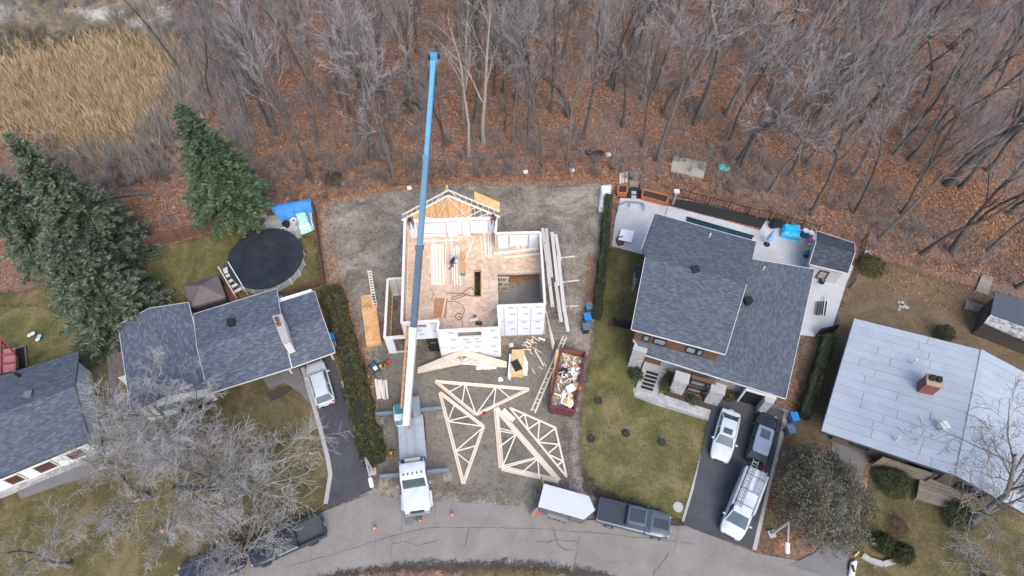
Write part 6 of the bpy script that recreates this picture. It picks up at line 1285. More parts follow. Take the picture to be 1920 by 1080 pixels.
def pickup(label, nose, tail, L, W, col, cover, group=None, bedmat=None, roofglass=False):
    H_ = [(0.0, 0.78, 0.45, 0.95, 1.0), (0.03, 0.92, 0.36, 1.08, 1.14), (0.14, 0.99, 0.34, 1.14, 1.2), (0.27, 1.0, 0.34, 1.16, 1.22), (0.62, 1.0, 0.36, 1.16, 1.18)]
    if not cover: H_ += [(0.622, 1.0, 0.4, 0.75, 0.76), (0.99, 0.98, 0.45, 0.75, 0.76), (1.0, 0.9, 0.5, 0.72, 0.74)]
    else: H_ += [(0.63, 1.0, 0.4, 1.22, 1.26), (0.985, 0.98, 0.45, 1.22, 1.26), (1.0, 0.9, 0.55, 1.0, 1.05)]
    t, X = car(label, "pickup", nose, tail, L, W, col, H_, (0.26, 0.35, 0.58, 0.62, 1.85, 1.16), wr=0.4, axles=(0.16, 0.8), sunroof=False, z=1.0, name="pickup_truck")
    if roofglass:
        MB().box((X(0.46), 0, 1.91), (1.15, 1.0, 0.03)).build("roof_panel", p_sat, t, local=True); MB().box((X(0.13), 0, 1.2), (1.2, 0.75, 0.04)).build("bonnet_stripe", p_sat, t, local=True)
    if cover: 
        for k in range(4): MB().box((X(0.675 + k * 0.085), 0, 1.275), (L * 0.08, W * 0.9, 0.04)).build("bed_cover", p_sat, t, local=True)
    else:
        for sg in (1, -1): MB().box((X(0.81), sg * (W / 2 - 0.06), 0.98), (L * 0.37, 0.12, 0.46)).build("bed_side", col, t, local=True, bevel=0.03)
        MB().box((X(0.995), 0, 0.98), (0.1, W * 0.95, 0.46)).build("tailgate", col, t, local=True, bevel=0.03); MB().box((X(0.625), 0, 0.98), (0.08, W * 0.95, 0.46)).build("bulkhead", col, t, local=True)
        MB().box((X(0.81), 0, 0.79), (L * 0.36, W * 0.86, 0.05)).build("bed_floor", M("bed_liner", (0.055, 0.062, 0.068), 0.7, 0.25, 4), t, local=True)
    return t
pickup("grey blue pickup with covered bed and black roof panel towing the trailer", (1252, 987), (1124, 955), 5.9, 2.02, p_grey, True, roofglass=True)
pickup("dark pickup with open bed parked under the left tree", (470, 1042), (603, 983), 5.9, 2.0, p_navy, False)
car("dark car at the bottom edge ahead of the dark pickup", "car", (333, 1082), (458, 1040), 4.9, 1.9, p_navy, SUV, (0.27, 0.37, 0.86, 0.96, 1.65, 1.03))
# van with ladders
VAN = [(0.0, 0.75, 0.4, 0.8, 0.86), (0.03, 0.88, 0.3, 0.98, 1.05), (0.1, 0.96, 0.28, 1.1, 1.2), (0.2, 1.0, 0.28, 1.25, 1.36), (0.6, 1.0, 0.28, 1.3, 1.36), (0.99, 0.98, 0.3, 1.3, 1.36), (1.0, 0.93, 0.4, 1.2, 1.25)]
vt, X = car("white work van with ladders on its roof in the right driveway", "van", (1371, 1003), (1417, 884), 5.7, 2.0, p_white, VAN, (0.14, 0.27, 0.97, 0.995, 2.1, 1.3), wr=0.36, axles=(0.17, 0.78), z=1.2, name="van")
for sg in (1, -1): MB().box((X(0.66), sg * 0.865, 1.68), (3.5, 0.2, 0.82)).build("side_panel", p_white, vt, local=True, bevel=0.06)
for (f0, f1, col, zc) in ((0.8, 0.98, M("green_graphic", (0.1, 0.42, 0.12), 0.4), 1.0), (0.84, 0.98, M("blue_graphic", (0.04, 0.16, 0.3), 0.4), 1.3), (0.45, 0.75, M("grey_lettering", (0.25, 0.4, 0.42), 0.4), 1.75)): MB().box((X((f0 + f1) / 2), 0.985 if zc < 1.5 else 0.975, zc), ((f1 - f0) * 5.7, 0.02, 0.3 if zc < 1.5 else 0.14)).build("livery", col, vt, local=True); MB().box((X((f0 + f1) / 2), -0.985 if zc < 1.5 else -0.975, zc), ((f1 - f0) * 5.7, 0.02, 0.3 if zc < 1.5 else 0.14)).build("livery", col, vt, local=True)
for f in (0.4, 0.62, 0.85): MB().beam((X(f), -0.75, 2.25), (X(f), 0.75, 2.25), 0.06, 0.06).build("rack_bar", m_steel, vt, local=True); [MB().beam((X(f), s_ * 0.7, 2.08), (X(f), s_ * 0.7, 2.25), 0.05, 0.05, Vector((0, 1, 0))).build("rack_foot", m_steel, vt, local=True) for s_ in (1, -1)]
def van_ladder(label, y, x0, x1, w=0.42):
    l_ = thing("ladder", label, "ladder", vt.location, vt.rotation_euler.z, "ladders on the van")
    for s_ in (1, -1): MB().beam((x0, y + s_ * w / 2, 2.33), (x1, y + s_ * w / 2, 2.33), 0.05, 0.09).build("rail", m_steel, l_, local=True)
    n = int(abs(x1 - x0) / 0.3)
    for k in range(n): x = x0 + (x1 - x0) * (k + 0.5) / n; MB().beam((x, y - w / 2, 2.33), (x, y + w / 2, 2.33), 0.04, 0.04).build("rung", m_steel, l_, local=True)
van_ladder("long aluminium ladder on the left side of the van roof", -0.45, X(0.33), X(1.08)); van_ladder("shorter aluminium ladder on the right side of the van roof", 0.5, X(0.62), X(0.99), 0.36)
# enclosed trailer
ta_, tb_ = P(1100, 953, 1.9), P(1018, 930, 1.9); d = ta_ - tb_; rz = math.atan2(d.y, d.x); c = (ta_ + tb_) / 2
tr = thing("cargo_trailer", "white roofed enclosed trailer with open rear doors hitched to the pickup", "trailer", (c.x, c.y, 0), rz); Lt = 3.9; Wt = 1.9
foot = [(-Lt / 2, -Wt / 2), (Lt / 2 - 0.2, -Wt / 2), (Lt / 2 + 0.5, 0), (Lt / 2 - 0.2, Wt / 2), (-Lt / 2, Wt / 2)]
MB().prism([(x * 0.985, y * 0.97) for x, y in foot], 0.45, 1.98).build("body", M("trailer_grey", (0.1, 0.1, 0.115), 0.4, 0.1), tr, local=True); MB().prism(foot, 1.98, 2.06).build("roof", M("trailer_roof", (0.5, 0.51, 0.53), 0.5, 0.06, 0.6), tr, local=True, bevel=0.02)
for sg in (1, -1):
    a = 2.2; p = Vector((-Lt / 2, sg * Wt / 2, 0)); e = Vector((math.cos(a * sg + math.pi * 0) * -0.0 - 0.35, sg * 0.6, 0)); MB().beam(p + Vector((0, 0, 1.2)) , p + e + Vector((0, 0, 1.2)), 0.05, 1.4).build("rear_door", M("door_plywood", (0.36, 0.22, 0.12), 0.7), tr, local=True)
    MB().box((-0.3, sg * (Wt / 2 + 0.1), 0.78), (1.7, 0.26, 0.06)).build("mudguard", m_steel, tr, local=True)
    for x in (-0.7, 0.1): wheel(tr, x, sg * (Wt / 2 + 0.08), 0.33, 0.2)
MB().box((1.2, -Wt / 2 + 0.01, 1.2), (0.75, 0.06, 1.35)).build("side_door", M("door_grey", (0.13, 0.13, 0.145), 0.4), tr, local=True)
for x in (0.82, 1.58): MB().box((x, -Wt / 2, 1.2), (0.05, 0.1, 1.4)).build("door_frame", m_steel, tr, local=True)
m = MB(); m.beam((Lt / 2, 0.5, 0.5), (Lt / 2 + 1.5, 0, 0.5), 0.08, 0.1); m.beam((Lt / 2, -0.5, 0.5), (Lt / 2 + 1.5, 0, 0.5), 0.08, 0.1); m.box((Lt / 2 + 1.1, 0, 0.65), (0.2, 0.2, 0.5)); m.build("drawbar", m_grl, tr, local=True)
# ------------------------------------------------------------------ crane truck
fa_, ra_ = P(783, 960, 0.9), P(769, 782, 1.3); d = fa_ - ra_; rz = math.atan2(d.y, d.x)
ck = thing("crane_truck", "white truck crane with aluminium deck, outriggers and blue telescopic boom", "crane", (fa_.x, fa_.y, 0), rz)
Ml = Matrix.Translation((fa_.x, fa_.y, 0)) @ Matrix.Rotation(rz, 4, 'Z'); Li = Ml.inverted()
m = MB(); m.box((-5.0, 0, 0.75), (9.6, 0.9, 0.3)); m.build("chassis", m_grl, ck, local=True)
m = MB(); loft(m, [(x, w, zb, zs, zt) for x, w, zb, zs, zt in ((0.0, 0.95, 0.6, 1.3, 1.38), (-0.15, 1.08, 0.5, 1.42, 1.52), (-0.9, 1.1, 0.5, 1.55, 1.68), (-1.75, 1.12, 0.6, 1.68, 1.8), (-1.9, 1.12, 0.6, 1.7, 1.8))], hull_ring); m.build("bonnet", p_white, ck, local=True, smooth=True)
m = MB(); loft(m, [(x, w, zb, zs, zt) for x, w, zb, zs, zt in ((-1.75, 1.08, 0.7, 1.72, 1.76), (-2.2, 1.08, 0.7, 2.6, 2.66), (-2.45, 1.06, 0.7, 2.74, 2.82), (-3.3, 1.06, 0.7, 2.76, 2.84), (-3.5, 1.04, 0.7, 2.7, 2.76))], hull_ring); cbn = m.build("cab", p_white, ck, local=True, smooth=True)
quad_part("windscreen", [(-1.74, 0.92, 1.82), (-1.74, -0.92, 1.82), (-2.17, -0.88, 2.62), (-2.17, 0.88, 2.62)], m_carglass, ck, 0.03, (0.7, 0, 0.4))
for sg in (1, -1):
    quad_part("side_window", [(-2.2, sg * 1.075, 1.75), (-3.1, sg * 1.075, 1.75), (-3.1, sg * 1.06, 2.5), (-2.35, sg * 1.06, 2.5)], m_carglass, ck, 0.02, (0, sg, 0)); MB().box((-1.9, sg * 1.35, 2.0), (0.12, 0.28, 0.5)).build("mirror", m_rim, ck, local=True); MB().box((-0.08, sg * 0.85, 1.05), (0.2, 0.25, 0.2)).build("headlight", m_lamp, ck, local=True); MB().tube([(-3.6, sg * 0.95, 1.0), (-3.6, sg * 0.95, 2.9)], 0.08, 8).build("exhaust", m_rim, ck, local=True); MB().box((-0.95, sg * 1.12, 0.85), (1.3, 0.3, 0.35)).build("mudguard", p_white, ck, local=True, bevel=0.08)
for k in range(5): MB().box((-2.55, (k - 2) * 0.36, 2.86), (0.16, 0.09, 0.07)).build("roof_lamp", m_grl, ck, local=True)
MB().box((0.08, 0, 0.62), (0.25, 2.1, 0.3)).build("bumper", m_rim, ck, local=True, bevel=0.03); MB().box((0.0, 0, 1.05), (0.14, 1.1, 0.6)).build("grille", m_grl, ck, local=True); MB().box((0.3, 0, 0.5), (0.5, 0.5, 0.25)).build("winch", M("dark_green", (0.03, 0.09, 0.07), 0.5), ck, local=True)
for k in range(12): MB().box((-6.1, -1.1 + (k + 0.5) * 2.2 / 12, 1.32), (3.9, 2.2 / 12 - 0.02, 0.1)).build("deck_plank", M("aluminium_deck", (0.42, 0.44, 0.47), 0.45, 0.12, 3, metal=0.3, rnd=0.25), ck, local=True)
MB().box((-6.1, 0, 1.15), (3.9, 2.24, 0.2)).build("deck_frame", m_steel, ck, local=True); MB().box((-4.12, 0, 1.6), (0.12, 2.1, 0.5)).build("headboard", M("blue_steel", (0.05, 0.13, 0.22), 0.5), ck, local=True); MB().box((-3.95, 0, 1.95), (0.3, 1.3, 0.2)).build("tool_tray", m_lum, ck, local=True)
for x in (-1.1, -6.6, -7.8):
    for sg in (1, -1): wheel(ck, x, sg * 0.98, 0.5, 0.32)
m_out = M("outrigger_steel", (0.16, 0.19, 0.23), 0.5, 0.15)
for pl_, pr_, ft in (((712, 894), (843, 881), ((719, 905), (843, 892))), ((705, 777), (829, 765), ((711, 788), (828, 775)))):
    a, b = P(*pl_, 0.9), P(*pr_, 0.9); og = sub("outrigger", ck, (0, 0, 0)); MB().beam(Li @ a, Li @ b, 0.26, 0.28).build("beam", m_out, og, local=True)
    for e in (a.lerp(b, 0.04), a.lerp(b, 0.96)):
        MB().tube([Li @ (e + Vector((0, -0.3, 0.05))), Li @ Vector((e.x, e.y - 0.3, 0.1))], 0.08, 8).build("jack", m_rim, og, local=True); MB().box((0, 0, 0), (0.7, 0.7, 0.1), M=Matrix.Translation(Li @ Vector((e.x, e.y - 0.3, 0.07)))).build("pad", m_oldw, og, local=True)
# turret and operator cab
tc = P(765, 770, 1.5); tl_ = Li @ Vector((tc.x, tc.y, 0))
MB().lathe([(0.75, 1.1), (0.75, 1.5), (0.6, 1.6)], (tl_.x, tl_.y, 0), 20).build("slew_ring", m_out, ck, local=True)
MB().box((tl_.x - 0.1, tl_.y + 0.55, 1.9), (1.6, 1.1, 0.8)).build("counterweight", M("crane_grey", (0.2, 0.23, 0.26), 0.5), ck, local=True, bevel=0.05); MB().box((tl_.x + 0.5, tl_.y + 0.15, 2.0), (0.5, 0.6, 0.7)).build("engine", m_grl, ck, local=True)
oc = P(749, 776, 2.4); ol = Li @ Vector((oc.x, oc.y, 0)); oo = MB().box((ol.x, ol.y, 2.1), (1.5, 0.85, 1.5)).build("operator_cab", p_white, ck, local=True, bevel=0.08)
for nm, cc, sz in (("roof_glass", (-0.25, 0, 2.87), (0.9, 0.72, 0.03)), ("side_glass", (0.0, -0.44, 2.35), (1.1, 0.03, 0.8)), ("front_glass", (0.77, 0, 2.3), (0.03, 0.7, 0.9))): MB().box((ol.x + cc[0], ol.y + cc[1], cc[2]), sz).build(nm, M("teal_glass", (0.05, 0.16, 0.19), 0.1, 0.2), oo, local=True)
# boom
B0, B1 = P(762, 795, 2.9), P(813, 114, 24.0)
def on_boom(ypx):
    lo, hi = 0.0, 1.0
    for _ in range(40):
        mid = (lo + hi) / 2
        if Q(B0.lerp(B1, mid))[1] > ypx: lo = mid
        else: hi = mid
    return lo
bo = sub("boom", ck, (0, 0, 0)); prev = 0.0
for y, w, h, cl in ((612, 0.52, 0.62, (0.55, 0.58, 0.61)), (460, 0.48, 0.55, (0.06, 0.1, 0.15)), (290, 0.41, 0.46, (0.09, 0.19, 0.3)), (114, 0.34, 0.38, (0.08, 0.28, 0.46))):
    f = on_boom(y) if y > 120 else 1.0; a, b = B0.lerp(B1, max(0, prev - 0.01)), B0.lerp(B1, f); MB().beam(Li @ a, Li @ b, w, h).build("boom_section", M("boom_%d" % y, cl, 0.35, 0.12, 0.8), bo, local=True, bevel=0.05)
    MB().beam(Li @ B0.lerp(B1, f - 0.012), Li @ B0.lerp(B1, f), w + 0.08, h + 0.08).build("collar", M("boom_%d" % y, cl), bo, local=True); prev = f
f = on_boom(612); sd2 = Vector((-0.5, 0, 0.05)); MB().beam(Li @ (B0.lerp(B1, 0.05) + sd2), Li @ (B0.lerp(B1, f) + sd2), 0.16, 0.22).build("stowed_jib", M("rust_orange", (0.36, 0.17, 0.06), 0.6), bo, local=True)
for k in range(9): g_ = 0.06 + (f - 0.08) * k / 9; MB().beam(Li @ (B0.lerp(B1, g_) + sd2 * 0.6), Li @ (B0.lerp(B1, g_ + f / 12) + sd2 * 0.9 + Vector((0, 0, 0.2))), 0.05, 0.05).build("jib_lacing", m_steel, bo, local=True)
m = MB(); m.box((0, 0, 0), (0.5, 0.5, 0.6), M=Matrix.Translation(Li @ (B1 + (B1 - B0).normalized() * 0.2))); m.build("boom_head", M("boom_114", (0.07, 0.3, 0.5), 0.35), bo, local=True)
for dx in (-0.2, 0.2): MB().lathe([(0.25, -0.05), (0.25, 0.05)], Li @ (B1 + Vector((dx, 0.35, 0.05))), 14).build("sheave", m_grl, bo, local=True)
ly = MB(); ly.tube([Li @ (B0 + Vector((0.2, -0.2, -0.6))), Li @ B0.lerp(B1, 0.28)], 0.14, 8); ly.build("lift_cylinder", m_steel, bo, local=True)
tip = B1 + Vector((0, 0.35, -0.2)); hk = Vector((ap_.x, ap_.y, ap_.z + 1.3))
MB().tube([Li @ tip, Li @ hk], 0.03, 5).build("hoist_cable", m_grl, bo, local=True)
hb = MB().box((0, 0, 0), (0.25, 0.2, 0.4), M=Matrix.Translation(Li @ (hk + Vector((0, 0, -0.1))))).build("hook_block", M("yellow_paint", (0.6, 0.4, 0.05), 0.4), bo, local=True, bevel=0.03)
for dx in (-1.2, 1.2): MB().tube([Li @ (hk + Vector((0, 0, -0.3))), Li @ (ap_ + Vector((dx, 0.03, -0.9)))], 0.02, 5).build("sling", m_plast, bo, local=True)
# ------------------------------------------------------------------ gardens: pool, fences, furniture, bins, lamps
ZP = 1.3; pc = P(497, 483, ZP); RP = 3.6
pool = thing("round_pool", "round above ground pool under a black cover", "pool", (pc.x, pc.y, 0))
m_cov = M("pool_cover", (0.02, 0.024, 0.03), 0.5, 0.45, 0.8, bump=0.05); m_pw = M("pool_wall", (0.36, 0.36, 0.36), 0.55, 0.12, 2)
MB().lathe([(RP - 0.02, 0), (RP - 0.02, ZP - 0.08)], (0, 0, 0), 36).build("liner", M("pool_inside", (0.06, 0.06, 0.065), 0.7), pool, local=True)
NP = 18
for k in range(NP):
    a0, a1 = 2 * math.pi * k / NP, 2 * math.pi * (k + 1) / NP; p, q = Vector((math.cos(a0) * (RP + 0.05), math.sin(a0) * (RP + 0.05), 0)), Vector((math.cos(a1) * (RP + 0.05), math.sin(a1) * (RP + 0.05), 0))
    MB().beam(p.lerp(q, 0.05) + Vector((0, 0, 0.62)), p.lerp(q, 0.95) + Vector((0, 0, 0.62)), 0.04, 1.15).build("wall_panel", m_pw, pool, local=True); MB().beam(p + Vector((0, 0, 1.18)), q + Vector((0, 0, 1.18)), 0.2, 0.06).build("ledge", m_trim, pool, local=True); MB().box(p + Vector((0, 0, 0.58)), (0.14, 0.14, 1.15), a0).build("upright", m_trim, pool, local=True); None
MB().lathe([(RP + 0.16, ZP - 0.1), (RP + 0.14, ZP + 0.02), (RP - 0.12, ZP + 0.05), (RP - 0.5, ZP - 0.02), (0.0, ZP - 0.05)], (0, 0, 0), 44).build("cover", m_cov, pool, local=True, smooth=True)
ps = thing("pool_stairs", "white plastic pool stairs with railings", "stairs", P(440, 545))
for k in range(6): a, b = P(424 + k * 3.6, 516 + k * 7.0, 0.2), P(436 + k * 3.6, 509 + k * 7.0, 0.2); bar("tread", a + Vector((0, 0, 1.2 - abs(k - 1.5) * 0.25)), b + Vector((0, 0, 1.2 - abs(k - 1.5) * 0.25)), 0.32, 0.06, m_trim, ps)
for x0, y0, x1, y1 in ((420, 517, 446, 562), (438, 508, 464, 551)):
    a, b = P(x0, y0, 0.3), P(x1, y1, 0.3); bar("handrail", a + Vector((0, 0, 1.6)), b + Vector((0, 0, 0.9)), 0.08, 0.08, m_trim, ps)
    for k in range(7): p = a.lerp(b, k / 6); bar("baluster", Vector((p.x, p.y, 0.05)), Vector((p.x, p.y, 1.9 - 0.7 * k / 6)), 0.05, 0.05, m_trim, ps, up=Vector((0, 1, 0)))
deck("deck", "small red brown deck between gazebo and pool stairs", [(418, 530), (434, 534), (448, 563), (428, 572)], 0.5, 9, M("red_deck", (0.24, 0.085, 0.06), 0.8, 0.15, 3, rnd=0.15), "deck", 0)
gz = thing("gazebo", "brown fabric gazebo with peaked roof behind the shingled house", "gazebo", P(385, 575)); m_can = M("taupe_canvas", (0.125, 0.1, 0.1), 0.9, 0.12, 2); m_cand = M("dark_canvas", (0.035, 0.03, 0.028), 0.9, 0.2)
gq = [P(x, y, 2.4) for x, y in ((344, 536), (408, 516), (423, 557), (357, 576))]; gp = sum(gq, Vector()) / 4 + Vector((0, 0, 0.95))
for a, b in zip(gq, gq[1:] + gq[:1]):
    MB().slab([a, b, gp], (0, 0, -0.03)).build("roof_panel", m_can, gz); MB().slab([a, b, Vector((b.x, b.y, 2.1)), Vector((a.x, a.y, 2.1))], (0, 0.02, 0)).build("valance", m_can, gz); ins = lambda p: p + (Vector((gp.x, gp.y, p.z)) - p) * 0.06
    MB().slab([Vector((*ins(a).to_2d(), 2.3)), Vector((*ins(b).to_2d(), 2.3)), Vector((*ins(b).to_2d(), 0)), Vector((*ins(a).to_2d(), 0))], (0, 0.02, 0)).build("curtain", m_cand, gz); bar("post", Vector((a.x, a.y, 0)), a, 0.1, 0.1, m_grl, gz, up=Vector((0, 1, 0)))
MB().lathe([(0.6, -0.3), (0.05, 0.12)], gp, 4).build("vent_cap", m_can, gz)
planks("picket_fence", "long brown picket fence between spruces and the wood", (246, 476), (470, 414), 1.8, 60, m_fence, gap=0.06); planks("picket_fence", "brown picket fence behind the blue tarp", (468, 412), (590, 392), 1.5, 36, m_fence, gap=0.06)
planks("board_fence", "brown board fence between the pool garden and the building lot", (591, 392), (611, 531), 1.5, 40, m_fence, gap=0.02); planks("board_fence", "short brown board fence at the corner of the shingled roof", (609, 532), (535, 562), 1.4, 24, m_fence, gap=0.05)
tq = thing("tarp", "bright blue tarp hung over the picket fence beside the pavers", "tarp", P(520, 408)); rt = random.Random(2); gg = []
f0_, f1_, g0_, g1_ = P(515, 404.3) + Vector((0, -0.12, 1.52)), P(589, 392.2) + Vector((0, -0.12, 1.52)), P(528, 410) + Vector((0, -0.3, 0.1)), P(590, 400) + Vector((0, -0.3, 0.1))
for j in range(9):
    for i in range(17): u, v = i / 16, j / 8; gg.append(f0_.lerp(f1_, u).lerp(g0_.lerp(g1_, u), v) + Vector((rt.uniform(-0.03, 0.03), -0.16 * abs(math.sin(u * 11 + v * 2)) * v + rt.uniform(-0.03, 0.0), rt.uniform(-0.03, 0.03) if 0 < j < 8 else 0)))
to = MB().add(gg, [(j * 17 + i, j * 17 + i + 1, (j + 1) * 17 + i + 1, (j + 1) * 17 + i) for j in range(8) for i in range(16)]).build("sheet", M("blue_tarp", (0.03, 0.2, 0.52), 0.4, 0.15, 2), tq); to.data.shade_smooth(); bar("hem", f0_ + Vector((0, 0.1, 0.03)), f1_ + Vector((0, 0.1, 0.03)), 0.22, 0.04, M("blue_tarp", (0.03, 0.2, 0.52)), tq)
crumple("covered_furniture", "pale turquoise cover over garden furniture by the fence", [(554, 405), (577, 402), (588, 432), (564, 441)], 0.9, M("turquoise_cover", (0.42, 0.66, 0.68), 0.5, 0.08), "cover", 3); crumple("covered_furniture", "narrow pale blue cover leaning at the fence", [(580, 402), (588, 400), (591, 430), (587, 432)], 0.7, M("pale_blue_cover", (0.4, 0.58, 0.68), 0.5, 0.08), "cover", 6)
for (x, y, r_, h_, mt, nm, lb) in ((538, 424, 0.42, 0.5, m_blk, "planter", "black round planter behind the pool"), (552, 417, 0.35, 0.45, m_trim, "planter", "white tub beside the turquoise cover"), (510, 402, 0.4, 0.4, M("terracotta", (0.3, 0.11, 0.06), 0.8), "planter", "terracotta pot by the picket fence"), (533, 433, 0.3, 0.35, m_trim, "pool_pump", "white pool pump on the pavers")):
    t = thing(nm, lb, nm.split("_")[-1], P(x, y)); MB().lathe([(r_ * 0.75, 0), (r_, h_), (r_ * 0.86, h_), (r_ * 0.8, h_ * 0.8)], (0, 0, 0), 14).build("pot", mt, t, local=True, smooth=True); MB().lathe([(r_ * 0.8, h_ * 0.78), (0, h_ * 0.82)], (0, 0, 0), 14).build("fill", m_grl, t, local=True)
tb = thing("garden_table", "small grey table by the picket fence", "table", P(496, 412)); MB().box((0, 0, 0.7), (0.8, 0.6, 0.06), 0.2).build("top", m_found, tb, local=True)
for sx in (-0.3, 0.3):
    for sy in (-0.2, 0.2): MB().box((sx, sy, 0.34), (0.06, 0.06, 0.68)).build("leg", m_found, tb, local=True)
pavers("stepping_stones", [(521, 556), (540, 549), (543, 562), (524, 568)], m_pav, 0.5, 0.5, 0.25, "few pale slabs between pool and house", 0.06)
# patio of the two storey house
wt = MB().slab([P(*q, 0.75) for q in ((1165, 429), (1189, 433), (1184, 454), (1159, 449))], (0, 0, -0.06)).build("table_top", M("bright_white", (0.82, 0.82, 0.82), 0.5, 0.03)); tw_t = thing("patio_table", "square bright white table on the left patio", "table", Vector((*P(1174, 442, 0.75).to_2d(), 0))); wt.name = "top"; wt.parent = tw_t; wt.location = -Vector(tw_t.location)
for q in ((1166, 431), (1187, 435), (1183, 452), (1161, 448)): p = P(*q, 0.72); bar("leg", Vector((p.x, p.y, 0.02)), Vector((p.x, p.y, 0.69)), 0.06, 0.06, m_trim, tw_t, up=Vector((0, 1, 0)))
wc = thing("wicker_chair", "brown wicker chair at the left corner of the patio", "chair", P(1162, 457), 0.2); m_wick = M("wicker", (0.09, 0.065, 0.055), 0.8, 0.3, 12)
MB().box((0, 0, 0.25), (0.65, 0.65, 0.4)).build("seat", m_wick, wc, local=True, bevel=0.04); MB().box((0, 0.3, 0.6), (0.65, 0.1, 0.5)).build("backrest", m_wick, wc, local=True, bevel=0.03); [MB().box((s_ * 0.3, 0, 0.5), (0.1, 0.6, 0.25)).build("arm", m_wick, wc, local=True, bevel=0.02) for s_ in (1, -1)]
sf = thing("patio_rail", "low metal frame bench near the orange planters", "frame", P(1195, 382))
for a, b in (((1160, 384), (1178, 377)), ((1181, 378), (1206, 381)), ((1206, 381), (1207, 391)), ((1181, 378), (1180, 388)), ((1160, 384), (1158, 393))): bar("rail", P(*a, 0.5), P(*b, 0.5), 0.12, 0.05, m_steel, sf)
for q in ((1160, 384), (1181, 378), (1206, 381), (1207, 391), (1158, 393)): bar("leg", P(*q, 0.5), Vector((*P(*q, 0.5).to_2d(), 0)), 0.05, 0.05, m_grl, sf, up=Vector((0, 1, 0)))
m_orng = M("orange_cedar", (0.4, 0.13, 0.05), 0.6, 0.2, 5, rnd=0.2)
def planter(label, px, z=0.65):
    q = [P(x, y, z) for x, y in px]; t = thing("planter_box", label, "planter", Vector((q[0].x, q[0].y, 0)))
    for a, b in zip(q, q[1:] + q[:1]):
        for k in range(3): bar("board", Vector((a.x, a.y, 0.12 + 0.2 * k)), Vector((b.x, b.y, 0.12 + 0.2 * k)), 0.06, 0.18, m_orng, t)
        bar("rim", a, b, 0.16, 0.05, m_orng, t)
    MB().prism([(p + (sum(q, Vector()) / 4 - p) * 0.03).to_2d() for p in q], 0.02, z - 0.12).build("soil", M("bed_soil", (0.035, 0.028, 0.023), 0.95, 0.4, 8), t)
planter("small square orange cedar planter at the patio corner", [(1160, 347), (1177, 347), (1175, 362), (1158, 361)]); planter("long orange cedar planter behind the patio", [(1207, 355), (1254, 367), (1250, 380), (1203, 368)])
for i, (x, y) in enumerate(((1163, 333), (1168, 332), (1174, 330))): board(("left", "middle", "right")[i] + " of three pale boards standing behind the square planter", (x, y + 12), (x + 1, y - 8), 0.25, 0.06, 0.05, m_greyb)
for i, y in enumerate((358, 366)): t = MB().slab([P(*q, 0.06) for q in ((1184, y), (1193, y + 0.5), (1193, y + 6), (1184, y + 5.5))], (0, 0, -0.06)).build("stepping_stone", m_kerb); tag(t, ("upper", "lower")[i] + " of two pale stones in the black bed", "stone")
tag(MB().prism(wpoly([(1158, 362), (1160, 345), (1200, 348), (1204, 372), (1180, 372), (1158, 372)]), 0, 0.03).build("mulch_bed", M("black_mulch", (0.02, 0.019, 0.02), 0.95, 0.5, 10)), "black mulch bed round the orange planters", None, None, "structure"); tag(MB().prism(wpoly([(1260, 372), (1300, 378), (1440, 412), (1432, 430), (1360, 412), (1258, 386)]), 0, 0.03).build("mulch_bed", M("black_mulch", (0.02, 0.019, 0.02))), "black mulch bed between pool and fence", None, None, "structure")
tag(MB().prism(wpoly([(1256, 730), (1342, 756), (1336, 772), (1240, 742)]), 0, 0.05).build("flower_bed", M("bed_soil2", (0.06, 0.042, 0.032), 0.95, 0.5, 8)), "brown planting bed along the paved walk", None, None, "structure"); tag(MB().prism(wpoly([(500, 738), (520, 728), (545, 722), (548, 730), (530, 745), (508, 752)]), 0, 0.05).build("flower_bed", M("bed_soil2", (0.06, 0.042, 0.032))), "small round brown bed by the carport path", None, None, "structure")
lp = MB().prism(wpoly([(1288, 408), (1412, 444), (1408, 452), (1286, 416)]), -0.3, 0.2).build("lap_pool", M("dark_pool_water", (0.012, 0.045, 0.06), 0.08, 0.3, 1.0)); tag(lp, "narrow dark lap pool beside the two storey house", None, None, "structure")
for a, b in (((1288, 407), (1414, 443)), ((1284, 417), (1407, 453))): bar("coping", P(*a, 0.2), P(*b, 0.2), 0.14, 0.06, m_dkm, lp)
def metal_fence(label, pts, h=1.3, n=9):
    q = [P(*p) for p in pts]; t = thing("metal_fence", label, "fence", q[0])
    for a, b in zip(q[:-1], q[1:]):
        for z in (0.15, h - 0.1): bar("rail", a + Vector((0, 0, z)), b + Vector((0, 0, z)), 0.05, 0.05, m_grl, t)
        k = max(2, int((b - a).length / 0.35))
        for i in range(k): p = a.lerp(b, i / k); bar("picket", p, p + Vector((0, 0, h)), 0.025, 0.025, m_grl, t, up=Vector((0, 1, 0)))
        bar("post", a, a + Vector((0, 0, h + 0.1)), 0.08, 0.08, m_grl, t, up=Vector((0, 1, 0)))
    bar("post", q[-1], q[-1] + Vector((0, 0, h + 0.1)), 0.08, 0.08, m_grl, t, up=Vector((0, 1, 0)))
metal_fence("black metal fence behind the lap pool", [(1262, 368), (1290, 374), (1327, 384), (1364, 393), (1400, 403), (1440, 413)]); metal_fence("black metal fence behind the barbecue and barrels", [(1440, 413), (1470, 420), (1500, 428), (1530, 438)]); metal_fence("black side fence by the shed", [(1617, 452), (1608, 490), (1592, 540)], 1.5)
metal_fence("black gate between hedge and two storey house", [(1150, 606), (1172, 612), (1188, 614)], 1.2); planks("screen_gate", "solid black gate panel beside the two storey house", (1152, 612), (1186, 618), 1.3, 8, m_grl, "gate"); planks("garden_screen", "black screen panel at the end of the right patio", (1528, 630), (1560, 622), 1.4, 8, m_grl, "screen")
